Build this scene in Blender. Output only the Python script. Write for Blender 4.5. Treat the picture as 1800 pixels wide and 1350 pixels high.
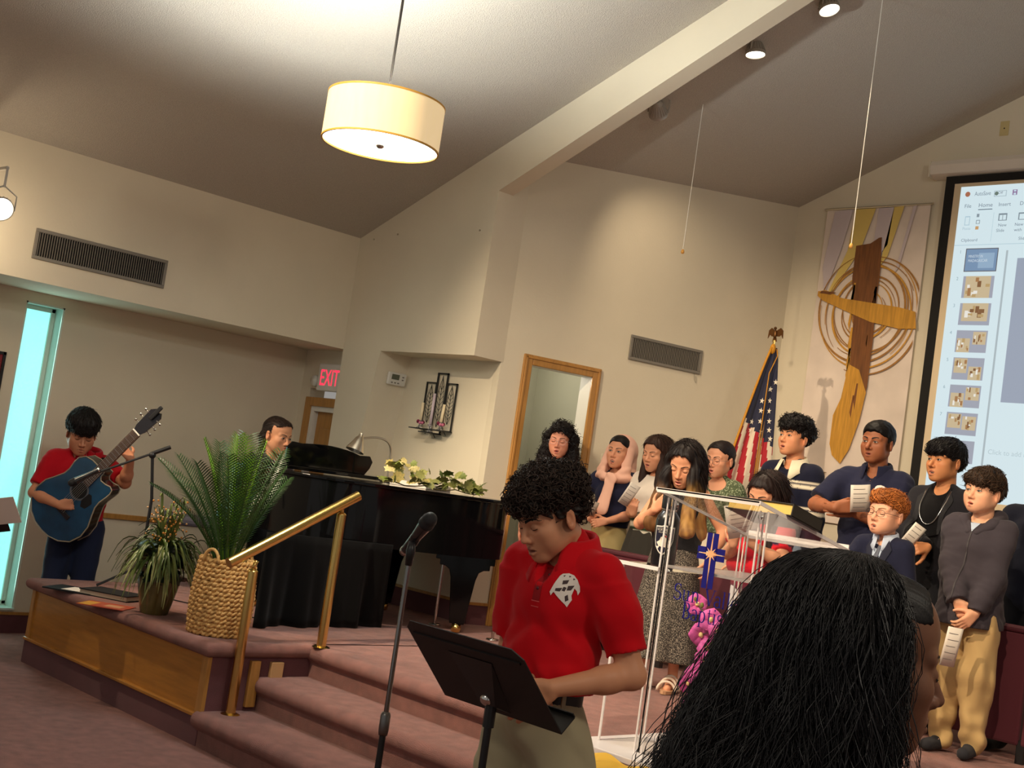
import bpy, bmesh, math, random
import numpy as np
from mathutils import Vector, Matrix, Euler
from mathutils.bvhtree import BVHTree
random.seed(7); rng = np.random.default_rng(7)
SC = bpy.context.scene
COL = SC.collection
for o in list(bpy.data.objects): bpy.data.objects.remove(o)

# ------------------------------------------------------------------ camera
EYE = 1.6
FOC, YAW, PIT, ROL = 2239.58, math.radians(45.977), math.radians(4.283), math.radians(8.388)
_f = Vector((-math.sin(YAW)*math.cos(PIT), math.cos(YAW)*math.cos(PIT), math.sin(PIT)))
_r0 = Vector((math.cos(YAW), math.sin(YAW), 0)); _u0 = _r0.cross(_f)
_rt = _r0*math.cos(ROL) + _u0*math.sin(ROL); _up = _u0*math.cos(ROL) - _r0*math.sin(ROL)
cam_d = bpy.data.cameras.new('camera'); cam = bpy.data.objects.new('camera', cam_d); COL.objects.link(cam)
cam_d.sensor_fit = 'HORIZONTAL'; cam_d.sensor_width = 36; cam_d.lens = FOC/1800*36
cam_d.clip_start = .05; cam_d.clip_end = 60
cam.matrix_world = Matrix(((_rt.x, _up.x, -_f.x, 0), (_rt.y, _up.y, -_f.y, 0), (_rt.z, _up.z, -_f.z, EYE), (0, 0, 0, 1)))
SC.camera = cam
ORG = Vector((0, 0, EYE))
def ray(px, py): return _rt*((px-900)/FOC) + _up*(-(py-675)/FOC) + _f
def at_y(px, py, Y): d = ray(px, py); return ORG + d*(Y/d.y)
def at_x(px, py, X): d = ray(px, py); return ORG + d*(X/d.x)
def at_z(px, py, z): d = ray(px, py); return ORG + d*((z-EYE)/d.z)
def at_pl(px, py, p, n): d = ray(px, py); return ORG + d*((Vector(p)-ORG).dot(n)/d.dot(n))
def at_d(px, py, d): return ORG + ray(px, py).normalized()*d
def cam_angle(p): return math.degrees(math.atan2(-p[0], p[1]))     # yaw that would face the camera

# ------------------------------------------------------------------ light and exposure
SC.view_settings.view_transform = 'Standard'; SC.view_settings.look = 'None'
SC.view_settings.exposure = -.16; SC.view_settings.gamma = 1.0; SC.view_settings.use_curve_mapping = False
w = bpy.data.worlds.new('world'); SC.world = w; w.use_nodes = True
w.node_tree.nodes['Background'].inputs[0].default_value = (1.0, .95, .89, 1)
w.node_tree.nodes['Background'].inputs[1].default_value = .32
def light(name, kind, loc, energy, color, size=.1, target=None, angle=60, blend=.6):
    d = bpy.data.lights.new(name, kind); d.energy = energy; d.color = color
    if kind == 'AREA': d.shape = 'DISK'; d.size = size
    else: d.shadow_soft_size = size
    if kind == 'SPOT': d.spot_size = math.radians(angle); d.spot_blend = blend
    o = bpy.data.objects.new(name, d); COL.objects.link(o); o.location = loc
    if target is not None: o.rotation_euler = (Vector(target)-Vector(loc)).to_track_quat('-Z', 'Y').to_euler()
    return o
WARM = (1, .80, .56); WARM2 = (1, .90, .74)
light('stage_spot', 'SPOT', (-6.9, .6, 3.95), 850, WARM, .06, (-6.2, 4.9, .9), 62, .5)
light('stage_spot.001', 'SPOT', (-4.6, 1.0, 4.7), 1080, WARM, .06, (-4.6, 6.6, 1.2), 58, .6)
light('stage_spot.002', 'SPOT', (-1.5, 1.6, 4.9), 720, WARM, .06, (-3.2, 6.8, 1.3), 58, .6)
light('nave_lamp', 'POINT', (-2.2, -.6, 3.6), 60, WARM2, .25)
light('nave_lamp.001', 'POINT', (.8, 2.6, 3.9), 165, WARM2, .25)

# ------------------------------------------------------------------ materials
def lin(c): return tuple(((x/255)/12.92 if x/255 <= .04045 else ((x/255+.055)/1.055)**2.4) for x in c)
MATS = {}
def mat(name, col=(.5, .5, .5), rough=.6, metal=0, spec=.5, bump=None, vary=None, attr=None, emit=None, trans=0, ior=1.45, coat=0, sheen=0, sss=0, stretch=None, alpha=1):
    if name in MATS: return MATS[name]
    m = bpy.data.materials.new(name); m.use_nodes = True; nt = m.node_tree; N = nt.nodes; L = nt.links
    b = N['Principled BSDF']; I = b.inputs
    I['Base Color'].default_value = (*col, 1); I['Roughness'].default_value = rough; I['Metallic'].default_value = metal
    I['Specular IOR Level'].default_value = spec; I['IOR'].default_value = ior
    I['Transmission Weight'].default_value = trans; I['Coat Weight'].default_value = coat; I['Coat Roughness'].default_value = .05
    I['Sheen Weight'].default_value = sheen; I['Subsurface Weight'].default_value = sss; I['Subsurface Radius'].default_value = (.012, .005, .003); I['Subsurface Scale'].default_value = 1
    I['Alpha'].default_value = alpha
    if emit: I['Emission Color'].default_value = (*emit[0], 1); I['Emission Strength'].default_value = emit[1]
    csrc = None
    if attr:
        a = N.new('ShaderNodeAttribute'); a.attribute_name = attr; csrc = a.outputs['Color']
    tc = N.new('ShaderNodeTexCoord'); vec = tc.outputs['Object']
    if stretch:
        mp = N.new('ShaderNodeMapping'); mp.inputs['Scale'].default_value = stretch; L.new(vec, mp.inputs[0]); vec = mp.outputs[0]
    if vary:                                       # (scale, amount, detail): brightness mottling
        n = N.new('ShaderNodeTexNoise'); n.inputs['Scale'].default_value = vary[0]; n.inputs['Detail'].default_value = vary[2] if len(vary) > 2 else 4
        L.new(vec, n.inputs['Vector'])
        r = N.new('ShaderNodeMapRange'); r.inputs['From Min'].default_value = .3; r.inputs['From Max'].default_value = .7
        r.inputs['To Min'].default_value = 1-vary[1]; r.inputs['To Max'].default_value = 1+vary[1]; L.new(n.outputs['Fac'], r.inputs['Value'])
        mx = N.new('ShaderNodeVectorMath'); mx.operation = 'SCALE'
        if csrc: L.new(csrc, mx.inputs[0])
        else: mx.inputs[0].default_value = col
        L.new(r.outputs[0], mx.inputs['Scale']); csrc = mx.outputs[0]
    if csrc is not None: L.new(csrc, I['Base Color'])
    if bump:                                       # (scale, strength, distance)
        n = N.new('ShaderNodeTexNoise'); n.inputs['Scale'].default_value = bump[0]; n.inputs['Detail'].default_value = 3; L.new(vec, n.inputs['Vector'])
        bp = N.new('ShaderNodeBump'); bp.inputs['Strength'].default_value = bump[1]; bp.inputs['Distance'].default_value = bump[2]
        L.new(n.outputs['Fac'], bp.inputs['Height']); L.new(bp.outputs[0], I['Normal'])
    MATS[name] = m; return m
M_wall = mat('wall_paint', lin((222, 211, 187)), .85, bump=(60, .15, .004), vary=(2, .03))
M_ceil = mat('popcorn_ceiling', lin((188, 181, 169)), .95, bump=(130, .8, .008), vary=(150, .10))
M_carpet = mat('rose_carpet', lin((152, 99, 88)), .98, spec=.1, bump=(330, 1, .010), vary=(14, .22, 12), sheen=.25)
M_carpet_d = mat('plum_shade_carpet', lin((112, 66, 70)), .98, spec=.1, bump=(420, .9, .006), vary=(9, .12, 8), sheen=.2)  # shaded tone of the rose carpet put into the colour; also the purple baseboards
M_oak = mat('oak', lin((176, 120, 46)), .38, bump=(18, .15, .002), vary=(7, .16, 6), stretch=(.6, 6, 6), coat=.25)
M_oakv = mat('oak_trim', lin((178, 128, 64)), .35, bump=(18, .15, .002), vary=(7, .16, 6), stretch=(6, 6, .6), coat=.3)
M_greenwall = mat('corridor_paint', lin((178, 176, 158)), .9)
M_white = mat('white_paint', lin((225, 222, 212)), .5)
M_black = mat('black_metal', (.012, .012, .013), .38)
M_blackm = mat('black_matte', (.012, .011, .012), .75, spec=.25)
M_brass = mat('polished_brass', lin((226, 194, 116)), .2, metal=1)
M_chrome = mat('chrome', (.62, .6, .57), .16, metal=1)
M_steel = mat('brushed_nickel', (.62, .57, .47), .3, metal=1)
M_grill = mat('vent_grey', lin((128, 122, 112)), .5)
M_dark = mat('dark_void', (.012, .011, .010), .9)
M_paper = mat('paper', lin((238, 228, 214)), .8)
M_ink = mat('grey_ink', lin((120, 112, 108)), .9)

# ------------------------------------------------------------------ mesh helpers
def tag(o, label=None, cat=None, group=None, kind=None):
    if label: o['label'] = label
    if cat: o['category'] = cat
    if group: o['group'] = group
    if kind: o['kind'] = kind
    return o
def empty(name, loc=(0, 0, 0), rz=0, label=None, cat=None, group=None):
    o = bpy.data.objects.new(name, None); COL.objects.link(o); o.location = loc; o.rotation_euler = (0, 0, rz); o.empty_display_size = .1
    return tag(o, label, cat, group)
def link(name, me, parent=None):
    o = bpy.data.objects.new(name, me); COL.objects.link(o); o.parent = parent; return o
class MB:
    def __init__(s): s.v = []; s.f = []; s.mi = []; s.cur = 0
    def add(s, vs, fs):
        b = len(s.v); s.v += [tuple(v) for v in vs]; s.f += [tuple(i+b for i in f) for f in fs]; s.mi += [s.cur]*len(fs); return s
    def box(s, lo, hi, m=None):
        x0, y0, z0 = lo; x1, y1, z1 = hi
        vs = [(x0,y0,z0),(x1,y0,z0),(x1,y1,z0),(x0,y1,z0),(x0,y0,z1),(x1,y0,z1),(x1,y1,z1),(x0,y1,z1)]
        if m is not None: vs = [m @ Vector(v) for v in vs]
        return s.add(vs, [(0,3,2,1),(4,5,6,7),(0,1,5,4),(1,2,6,5),(2,3,7,6),(3,0,4,7)])
    def quad(s, a, b, c, d): return s.add([a, b, c, d], [(0, 1, 2, 3)])
    def poly(s, pts): return s.add(pts, [tuple(range(len(pts)))])
    def prism(s, pts, ex):                          # planar polygon pushed along ex, closed
        n = len(pts); ex = Vector(ex); P = [Vector(p) for p in pts]
        return s.add(P+[p+ex for p in P], [tuple(range(n))[::-1], tuple(range(n, 2*n))]+[(i, (i+1) % n, n+(i+1) % n, n+i) for i in range(n)])
    def tube(s, pts, r, n=8, cap=True, closed=False):
        P = [Vector(p) for p in pts]; k = len(P); R = r if hasattr(r, '__len__') else [r]*k
        t0 = (P[1]-P[0]).normalized(); u = t0.orthogonal().normalized(); vs = []
        for i in range(k):
            if closed: t = (P[(i+1) % k]-P[i-1])
            else: t = P[min(i+1, k-1)]-P[max(i-1, 0)]
            t = t.normalized() if t.length > 1e-9 else t0
            u = (u-t*u.dot(t)); u = u.normalized() if u.length > 1e-6 else t.orthogonal().normalized(); w_ = t.cross(u)
            vs += [P[i]+(u*math.cos(a)+w_*math.sin(a))*R[i] for a in (2*math.pi*j/n for j in range(n))]
        m = k if closed else k-1
        fs = [(i*n+j, i*n+(j+1) % n, ((i+1) % k)*n+(j+1) % n, ((i+1) % k)*n+j) for i in range(m) for j in range(n)]
        if cap and not closed: fs += [tuple(range(n))[::-1], tuple(range((k-1)*n, k*n))]
        return s.add(vs, fs)
    def lathe(s, prof, n=24, m=None, a0=0, a1=2*math.pi):      # (r,z) profile around z
        full = abs(a1-a0-2*math.pi) < 1e-6; k = n if full else n+1
        vs = [Vector((r*math.cos(a), r*math.sin(a), z)) for r, z in prof for a in (a0+(a1-a0)*j/n for j in range(k))]
        if m is not None: vs = [m @ v for v in vs]
        fs = [(i*k+j, i*k+(j+1) % k, (i+1)*k+(j+1) % k, (i+1)*k+j) for i in range(len(prof)-1) for j in range(n)]
        return s.add(vs, fs)
    def ball(s, c, r, n=10, m=8):
        r = r if hasattr(r, '__len__') else (r, r, r)
        return s.lathe([(math.sin(math.pi*i/m), -math.cos(math.pi*i/m)) for i in range(m+1)], n, Matrix.Translation(c) @ Matrix.Diagonal((*r, 1)))
    def grid(s, fn, nu, nv):
        vs = [fn(i/nu, j/nv) for i in range(nu+1) for j in range(nv+1)]
        return s.add(vs, [(i*(nv+1)+j, (i+1)*(nv+1)+j, (i+1)*(nv+1)+j+1, i*(nv+1)+j+1) for i in range(nu) for j in range(nv)])
    def mesh(s, name, mats, smooth=False):
        me = bpy.data.meshes.new(name); me.from_pydata(s.v, [], s.f)
        for m in (mats if isinstance(mats, (list, tuple)) else [mats]): me.materials.append(m)
        if s.cur or any(s.mi): me.polygons.foreach_set('material_index', s.mi)
        if smooth: me.polygons.foreach_set('use_smooth', [True]*len(me.polygons))
        me.update(); return me
    def build(s, name, mats, parent=None, smooth=False, bevel=0, auto=None, seg=2):
        o = link(name, s.mesh(name, mats, smooth or auto is not None), parent)
        if auto is not None: sharp(o.data, auto)
        if bevel:
            md = o.modifiers.new('bevel', 'BEVEL'); md.width = bevel; md.segments = seg; md.limit_method = 'ANGLE'; md.angle_limit = math.radians(40)
        return o
def sharp(me, deg):
    bm = bmesh.new(); bm.from_mesh(me); bmesh.ops.recalc_face_normals(bm, faces=bm.faces)
    for e in bm.edges:
        e.smooth = not (len(e.link_faces) == 2 and e.calc_face_angle(0) > math.radians(deg))
    bm.to_mesh(me); bm.free()
def struct(name, mb, m, parent=None, **k):
    o = mb.build(name, m, parent, **k)
    if parent is None: o['kind'] = 'structure'
    return o
def text_mesh(txt, size, width=None, extrude=0, align='LEFT', spacing=1):
    c = bpy.data.curves.new('t', 'FONT'); c.body = txt; c.size = size; c.extrude = extrude; c.align_x = align; c.resolution_u = 3; c.space_character = spacing
    o = bpy.data.objects.new('t', c); COL.objects.link(o)
    dg = bpy.context.evaluated_depsgraph_get(); me = bpy.data.meshes.new_from_object(o.evaluated_get(dg))
    bpy.data.objects.remove(o); bpy.data.curves.remove(c)
    if width:
        xs = [v.co.x for v in me.vertices]
        if xs:
            k = width/(max(xs)-min(xs))
            for v in me.vertices: v.co.x *= k
    return me
def frame_m(o, ex, ey):                               # matrix: x along ex, y along ey, z normal
    ex = Vector(ex).normalized(); ey = Vector(ey).normalized(); ez = ex.cross(ey)
    return Matrix(((ex.x, ey.x, ez.x, o[0]), (ex.y, ey.y, ez.y, o[1]), (ex.z, ey.z, ez.z, o[2]), (0, 0, 0, 1)))
# ================================================================== the setting
PLAT = .536; R1, R2 = PLAT/3, 2*PLAT/3
XL, XA = -8.256, -8.964                 # upper left wall, wall of the side aisle under the soffit
YP, YN, YE, YB = 6.066, 6.36, 6.22, 8.94  # proscenium, niche back, aisle end wall, back wall
ZS = 2.44                               # soffit
def ceil_z(x): return 3.345+.412*(x+8.256)
RX = -.4                                # ridge
struct('floor', MB().box((-9.2, -2.2, -.1), (5.5, 3.74, 0)).box((-9.2, 3.74, -.1), (-7.9, 6.4, 0)), M_carpet)
c = MB(); t_ = .12
c.add([(XL-.05, -2.2, ceil_z(XL-.05)), (RX, -2.2, ceil_z(RX)), (RX, 9.2, ceil_z(RX)), (XL-.05, 9.2, ceil_z(XL-.05)),
       (XL-.05, -2.2, ceil_z(XL-.05)+t_), (RX, -2.2, ceil_z(RX)+t_), (RX, 9.2, ceil_z(RX)+t_), (XL-.05, 9.2, ceil_z(XL-.05)+t_)],
      [(0,3,2,1),(4,5,6,7),(0,1,5,4),(1,2,6,5),(2,3,7,6),(3,0,4,7)])
zr = ceil_z(RX); xr = RX+6.2; zl = zr-.412*6.2
c.add([(RX, -2.2, zr), (xr, -2.2, zl), (xr, 9.2, zl), (RX, 9.2, zr), (RX, -2.2, zr+t_), (xr, -2.2, zl+t_), (xr, 9.2, zl+t_), (RX, 9.2, zr+t_)],
      [(0,3,2,1),(4,5,6,7),(0,1,5,4),(1,2,6,5),(2,3,7,6),(3,0,4,7)])
struct('ceiling', c, M_ceil)
# left: upper wall hanging over the aisle, soffit, aisle wall with a window slot, end wall with a door
struct('wall_left', MB().box((XL-.25, -2.2, ZS), (XL, YP+.25, ceil_z(XL)+.02)), M_wall)
struct('trim_1', MB().box((XA-.2, -2.2, ZS), (XL-.25, YE+.2, ZS+.1)), M_wall)
wt = at_x(50, 528, XA); wb = at_x(22, 1072, XA); W0, W1, WZ0, WZ1 = wt.y-.01, at_x(115.5, 541.5, XA).y, .163, 2.365
struct('wall_aisle', MB().box((XA-.25, -2.2, 0), (XA, W0, ZS)).box((XA-.25, W1, 0), (XA, YE+.2, ZS)).box((XA-.25, W0, 0), (XA, W1, WZ0)).box((XA-.25, W0, WZ1), (XA, W1, ZS)), M_wall)
M_reveal = mat('window_reveal', lin((214, 226, 214)), .6)
M_frost = mat('frosted_glass', lin((190, 236, 228)), .3, emit=(lin((140, 232, 226)), 1.25), bump=(38, .8, .01))
wn = empty('window_1', (XA, (W0+W1)/2, WZ0)); wn['kind'] = 'structure'
q = MB(); a, b2 = W0-wn.location.y, W1-wn.location.y; H_ = WZ1-WZ0
q.box((-.24, a, 0), (-.003, a+.012, H_)).box((-.24, b2-.012, 0), (-.003, b2, H_)).box((-.24, a, H_-.012), (-.003, b2, H_)).box((-.24, a, 0), (.02, b2, .015)); q.build('reveal', M_reveal, wn)
q = MB(); q.box((-.15, b2-.045, .02), (-.12, b2-.012, H_-.012)).box((-.15, a+.012, .02), (-.12, a+.045, H_-.012)).box((-.15, a+.012, H_-.045), (-.12, b2-.012, H_-.012)).box((-.15, a+.012, .015), (-.12, b2-.012, .05)); q.build('window_frame', M_reveal, wn, bevel=.004)
MB().box((-.148, a+.03, .03), (-.138, b2-.03, H_-.03)).build('pane', M_frost, wn)
light('window_daylight', 'AREA', (XA-.02, (W0+W1)/2, 1.3), 5, (.62, 1, .96), .28, (XA+2, (W0+W1)/2, 1.3)).data.shape = 'RECTANGLE'
bpy.data.lights['window_daylight'].size = .25; bpy.data.lights['window_daylight'].size_y = 2.0
struct('wall_end', MB().box((XA-.25, YE, ZS-.32), (XL, YE+.15, ZS)).box((XA-.25, YE, 0), (at_y(543, 700, YE).x-.0, YE+.15, ZS-.32)).box((XL-.10, YE, 0), (XL, YE+.15, ZS-.32)), M_wall)
dx0 = at_y(541, 697, YE).x; dz = at_y(541, 697, YE).z
dr = empty('door_1', (dx0, YE, 0)); dr['kind'] = 'structure'
MB().box((0, -.02, 0), (.075, .14, dz)).box((.075, -.02, dz-.075), (.62, .14, dz)).build('casing', M_oakv, dr, bevel=.006)
MB().box((.075, .0, 0), (.115, .14, dz-.075)).box((.115, .0, dz-.115), (.62, .14, dz-.075)).build('jamb', M_white, dr)
MB().box((.115, .05, .01), (.6, .09, dz-.115)).build('door_leaf', M_oakv, dr)
for z0, z1 in ((.15, .85), (1.0, dz-.25)):
    MB().box((.19, .035, z0), (.34, .055, z1)).box((.39, .035, z0), (.54, .055, z1)).build('panel', M_oakv, dr, bevel=.01)
# proscenium: left strip, block above the niche, sloped niche cheek, niche back
def px_y(p, Y): return at_y(*p, Y)
A = px_y((669, 617), YP); Ab = px_y((633, 765), YP); kx = (Ab.x-A.x)/(A.z-Ab.z)
Rr = px_y((723, 632), YN); Rb = px_y((684, 802), YN); kr = (Rb.x-Rr.x)/(Rr.z-Rb.z)
xA, xR = A.x, Rr.x; XC = -6.703
zb = PLAT
xAb, xRb = xA+kx*(ZS-zb), xR+kr*(ZS-zb)
XW = XL                                   # proscenium starts at the upper left wall
p = MB()
p.add([(XW, YP, 0), (xAb, YP, 0), (xAb, YP, zb), (xA, YP, ZS), (XC, YP, ZS), (XC, YP, ceil_z(XC)), (XW, YP, ceil_z(XW))], [tuple(range(7))])
p.quad((xAb, YP, zb), (xRb, YN, zb), (xR, YN, ZS), (xA, YP, ZS))                      # niche cheek
p.quad((xA, YP, ZS), (xR, YN, ZS), (XC, YN, ZS), (XC, YP, ZS))                         # niche soffit
p.quad((xRb, YN, zb), (XC, YN, zb), (XC, YN, ZS), (xR, YN, ZS))                        # niche back
p.quad((XC, YP, ZS), (XC, YN, ZS), (XC, YN, ceil_z(XC)), (XC, YP, ceil_z(XC)))         # return above the niche
p.quad((XW, YP, 0), (XW, YP+.4, 0), (XW, YP+.4, ZS), (XW, YP, ZS))
struct('wall_proscenium', p, M_wall)
bm0, bm1 = 3.65, .448
def beam_z(x): return bm0+bm1*(x+6.687)
TB = .145
bb = MB(); x0, x1 = XC, RX
bb.add([(x0, YP, beam_z(x0)), (x1, YP, beam_z(x1)), (x1, YP, ceil_z(x1)+.05), (x0, YP, ceil_z(x0)+.05)] + [(x0, YP+TB, beam_z(x0)), (x1, YP+TB, beam_z(x1)), (x1, YP+TB, ceil_z(x1)+.05), (x0, YP+TB, ceil_z(x0)+.05)],
       [(0,1,2,3),(7,6,5,4),(4,5,1,0),(3,2,6,7),(1,5,6,2),(0,3,7,4)])
struct('trim_2', bb, M_wall)
# stage side wall (splayed) with a doorway
SP = math.radians(13); SD = Vector((math.sin(SP), math.cos(SP), 0)); SN = Vector((math.cos(SP), -math.sin(SP), 0)); SO = Vector((XC, YN, 0))
def sw(px, py): q_ = at_pl(px, py, SO, SN); return (q_-SO).dot(SD), q_.z
def swp(s_, z, off=0): return SO+SD*s_+SN*off+Vector((0, 0, z))
sL, zD = sw(921.1, 621.1); sR, _ = sw(1056, 648.9); zD = 2.535; CW = .075
sEnd = (YB-YN)/SD.y
xBk = (SO+SD*sEnd).x
wq = MB(); o1, o2 = sL+CW*.7, sR-CW*.7; zo = zD-CW*.7
def wallq(s0, s1, z0, z1a, z1b): wq.add([swp(s0, z0), swp(s1, z0), swp(s1, z1b), swp(s0, z1a), swp(s0, z0, -.12), swp(s1, z0, -.12), swp(s1, z1b, -.12), swp(s0, z1a, -.12)], [(0,1,2,3),(7,6,5,4),(0,3,7,4),(1,5,6,2),(0,4,5,1),(3,2,6,7)])
wallq(-.02, o1, 0, 4.4, 4.4); wallq(o2, sEnd+.1, 0, 4.4, 4.4); wallq(o1, o2, zo, 4.4, 4.4)
struct('wall_stage', wq, M_wall)
d2 = empty('door_2', swp(sL, PLAT)); d2['kind'] = 'structure'; d2.rotation_euler = (0, 0, math.pi/2-SP)
Wd, Hd = sR-sL, zD-PLAT                                   # local x along wall, y = -normal
cs = MB(); cs.box((0, -.022, 0), (CW, .0, Hd)).box((Wd-CW, -.022, 0), (Wd, .0, Hd)).box((CW, -.022, Hd-CW), (Wd-CW, .0, Hd)); cs.build('casing', M_oakv, d2, bevel=.006)
cs = MB(); cs.box((.012, -.03, 0), (.03, -.02, Hd-.012)).box((Wd-.03, -.03, 0), (Wd-.012, -.02, Hd-.012)).box((.012, -.03, Hd-.03), (Wd-.012, -.02, Hd-.012)); cs.build('casing_moulding', M_oakv, d2, bevel=.004)
cs = MB(); cs.box((CW*.7, 0, 0), (CW*.7+.02, .14, Hd-CW*.7)).box((Wd-CW*.7-.02, 0, 0), (Wd-CW*.7, .14, Hd-CW*.7)).box((CW*.7, 0, Hd-CW*.7-.02), (Wd-CW*.7, .14, Hd-CW*.7)); cs.build('jamb', M_white, d2)
cr = MB()                                                 # corridor seen through the doorway
c0, c1, dp = o1-.01, o2+.25, -1.2
cr.quad(swp(c0, 0, dp), swp(c1, 0, dp), swp(c1, 3, dp), swp(c0, 3, dp)); cr.quad(swp(c1, 0, -.12), swp(c1, 0, dp), swp(c1, 3, dp), swp(c1, 3, -.12)); cr.quad(swp(c0, 0, -.12), swp(c0, 0, dp), swp(c0, 3, dp), swp(c0, 3, -.12))
cr.quad(swp(c0, 2.75, -.12), swp(c1, 2.75, -.12), swp(c1, 2.75, dp), swp(c0, 2.75, dp)); cr.quad(swp(c0, PLAT-.001, -.12), swp(c1, PLAT-.001, -.12), swp(c1, PLAT-.001, dp), swp(c0, PLAT-.001, dp))
struct('wall_corridor', cr, M_greenwall)
light('corridor_lamp', 'POINT', swp(o1+.25, 2.5, -.6), 9, (1, .93, .8), .1)
struct('wall_back', MB().box((xBk-.2, YB, 0), (5.5, YB+.15, 6.7)), M_wall)
# baseboards
bd = MB()
def board(a_, b_, n_, z0, z1, th):
    a_, b_, n_ = Vector(a_), Vector(b_), Vector(n_)*th; u = Vector((0, 0, 1))
    return [a_+u*z0, b_+u*z0, b_+u*z1, a_+u*z1, a_+u*z0+n_, b_+u*z0+n_, b_+u*z1+n_, a_+u*z1+n_], [(0,1,2,3),(7,6,5,4),(0,4,5,1),(3,2,6,7),(0,3,7,4),(1,5,6,2)]
bd.add(*board((xRb, YN, 0), (XC, YN, 0), (0, -1, 0), PLAT, PLAT+.14, .012)).add(*board(SO, swp(sL, 0), SN, PLAT, PLAT+.14, .012)).add(*board(swp(sR, 0), swp(sEnd, 0), SN, PLAT, PLAT+.14, .012))
struct('baseboard_stage', bd, M_carpet_d)
bd = MB(); bd.add(*board((xRb, YN, 0), (XC, YN, 0), (0, -1, 0), PLAT+.14, PLAT+.16, .018)).add(*board(SO, swp(sL, 0), SN, PLAT+.14, PLAT+.16, .018)).add(*board(swp(sR, 0), swp(sEnd, 0), SN, PLAT+.14, PLAT+.16, .018))
struct('trim_3', bd, M_oakv)
struct('baseboard_left', MB().add(*board((XA, -2.2, 0), (XA, YE, 0), (1, 0, 0), 0, .13, .012)), M_carpet_d)
struct('trim_4', MB().add(*board((XA, -2.2, 0), (XA, W0-.03, 0), (1, 0, 0), .13, .15, .018)).add(*board((XA, W0-.03, 0), (XA, YE, 0), (1, 0, 0), .13, .15, .018)), M_oakv)
struct('trim_5', MB().add(*board((XA, W1+.06, 0), (XA, YE, 0), (1, 0, 0), .875, .915, .02)), M_oakv, bevel=.005)
# ---- stage platform with carpeted, round-nosed steps
def nose_profile(y0, z0, z1, y1, r=.044, over=.040):       # riser at y0 from z0 up, rolled nose, tread back to y1
    pts = [(y0, z0), (y0, z1-2*r-.012)]
    cy, cz = y0-over+r, z1-r
    pts += [(cy+r*math.cos(a_), cz+r*math.sin(a_)) for a_ in (math.radians(d_) for d_ in range(250, 89, -20))]
    return pts+[(y1, z1)]
def step_obj(name, x0, x1, y0, z0, z1, y1, m, parent=None, nx=1, waves=0):
    pr = nose_profile(y0, z0, z1, y1); s_ = MB(); n = len(pr); vs = []
    xs = [x0+(x1-x0)*i/nx for i in range(nx+1)]
    for x in xs: vs += [(x, y, z) for y, z in pr]
    s_.add(vs, [(i*n+j, (i+1)*n+j, (i+1)*n+j+1, i*n+j+1) for i in range(nx) for j in range(n-1)])
    s_.add([(x, y, z) for x in (x0, x1) for y, z in pr]+[(x0, y1, z0), (x1, y1, z0)], [tuple(range(n))+(2*n,), tuple(range(2*n-1, n-1, -1))+(2*n+1,)])
    o = s_.build(name, m, parent, auto=35); return o
Y1s, Y2s, Y3s = 3.72, 4.05, 4.37
XSL, XSR = -5.80, -3.52                                   # the flight of steps lies between the left wing and the centre thrust
st = empty('stage_platform', (0, 0, 0)); st['kind'] = 'structure'; tag(st, 'rose carpeted stage platform with three rounded steps and an oak front panel')
step_obj('step', XSL-.02, XSR+.05, Y1s, 0, R1, Y2s+.03, M_carpet, st); step_obj('step', XSL-.02, XSR+.05, Y2s, 0, R2, Y3s+.03, M_carpet, st)
step_obj('platform_floor', XSL-.02, XSR+.05, Y3s, 0, PLAT, 9.0, M_carpet, st)
step_obj('platform_floor', XSR, 5.4, Y1s-.02, 0, PLAT, 9.0, M_carpet, st)
XW0 = -7.95
wing = MB(); rr = .03                                     # rounded slab of the left wing
def slab(x0, x1, y0, y1, z0, z1):
    r = (z1-z0)/2; prof = [(0, z0)]+[(r*math.sin(a_), z0+r-r*math.cos(a_)) for a_ in (math.radians(d_) for d_ in range(0, 181, 20))]+[(0, z1)]
    vs = []
    for d_, z in prof: vs += [(x0-d_, y0-d_, z), (x1+d_, y0-d_, z), (x1+d_, y1, z), (x0-d_, y1, z)]
    k = len(prof); wing.add(vs, [(i*4+j, i*4+(j+1) % 4, (i+1)*4+(j+1) % 4, (i+1)*4+j) for i in range(k-1) for j in range(4)]+[(3, 2, 1, 0), (k*4-4, k*4-3, k*4-2, k*4-1)])
slab(XW0, XSL+.005, Y1s-.005, 9.0, PLAT-.075, PLAT)
wing.build('wing_floor', M_carpet, st, auto=50)
MB().box((XL, 4.7, 0), (XW0, 9, PLAT)).build('platform_floor', M_carpet, st)
MB().box((XW0+.01, Y1s+.02, 0), (XSL-.01, 9, PLAT-.075)).build('platform_core', M_carpet_d, st)
MB().box((XW0, Y1s-.004, 0), (XSL+.005, Y1s+.02, .145)).build('carpet_skirt', M_carpet_d, st)
MB().box((XSL-.012, Y1s+.02, 0), (XSL+.004, 4.6, PLAT-.075)).build('carpet_skirt', M_carpet_d, st)
MB().box((XW0+.04, Y1s+.006, .145), (XSL-.06, Y1s+.02, PLAT-.07)).build('oak_panel', M_oak, st)
MB().box((XW0, Y1s-.018, .143), (XSL+.005, Y1s+.02, .163)).build('moulding', M_oak, st, bevel=.005)
MB().box((XW0, Y1s-.006, .16), (XW0+.045, Y1s+.02, PLAT-.075)).build('stile', M_oakv, st, bevel=.003)
MB().box((XSL-.05, Y1s-.006, .16), (XSL+.005, Y1s+.02, PLAT-.075)).build('stile', M_oakv, st, bevel=.003)
MB().box((XSL+.004, 3.97, .20), (XSL+.03, 4.03, PLAT-.09)).build('oak_cleat', M_oakv, st, bevel=.004)
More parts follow.
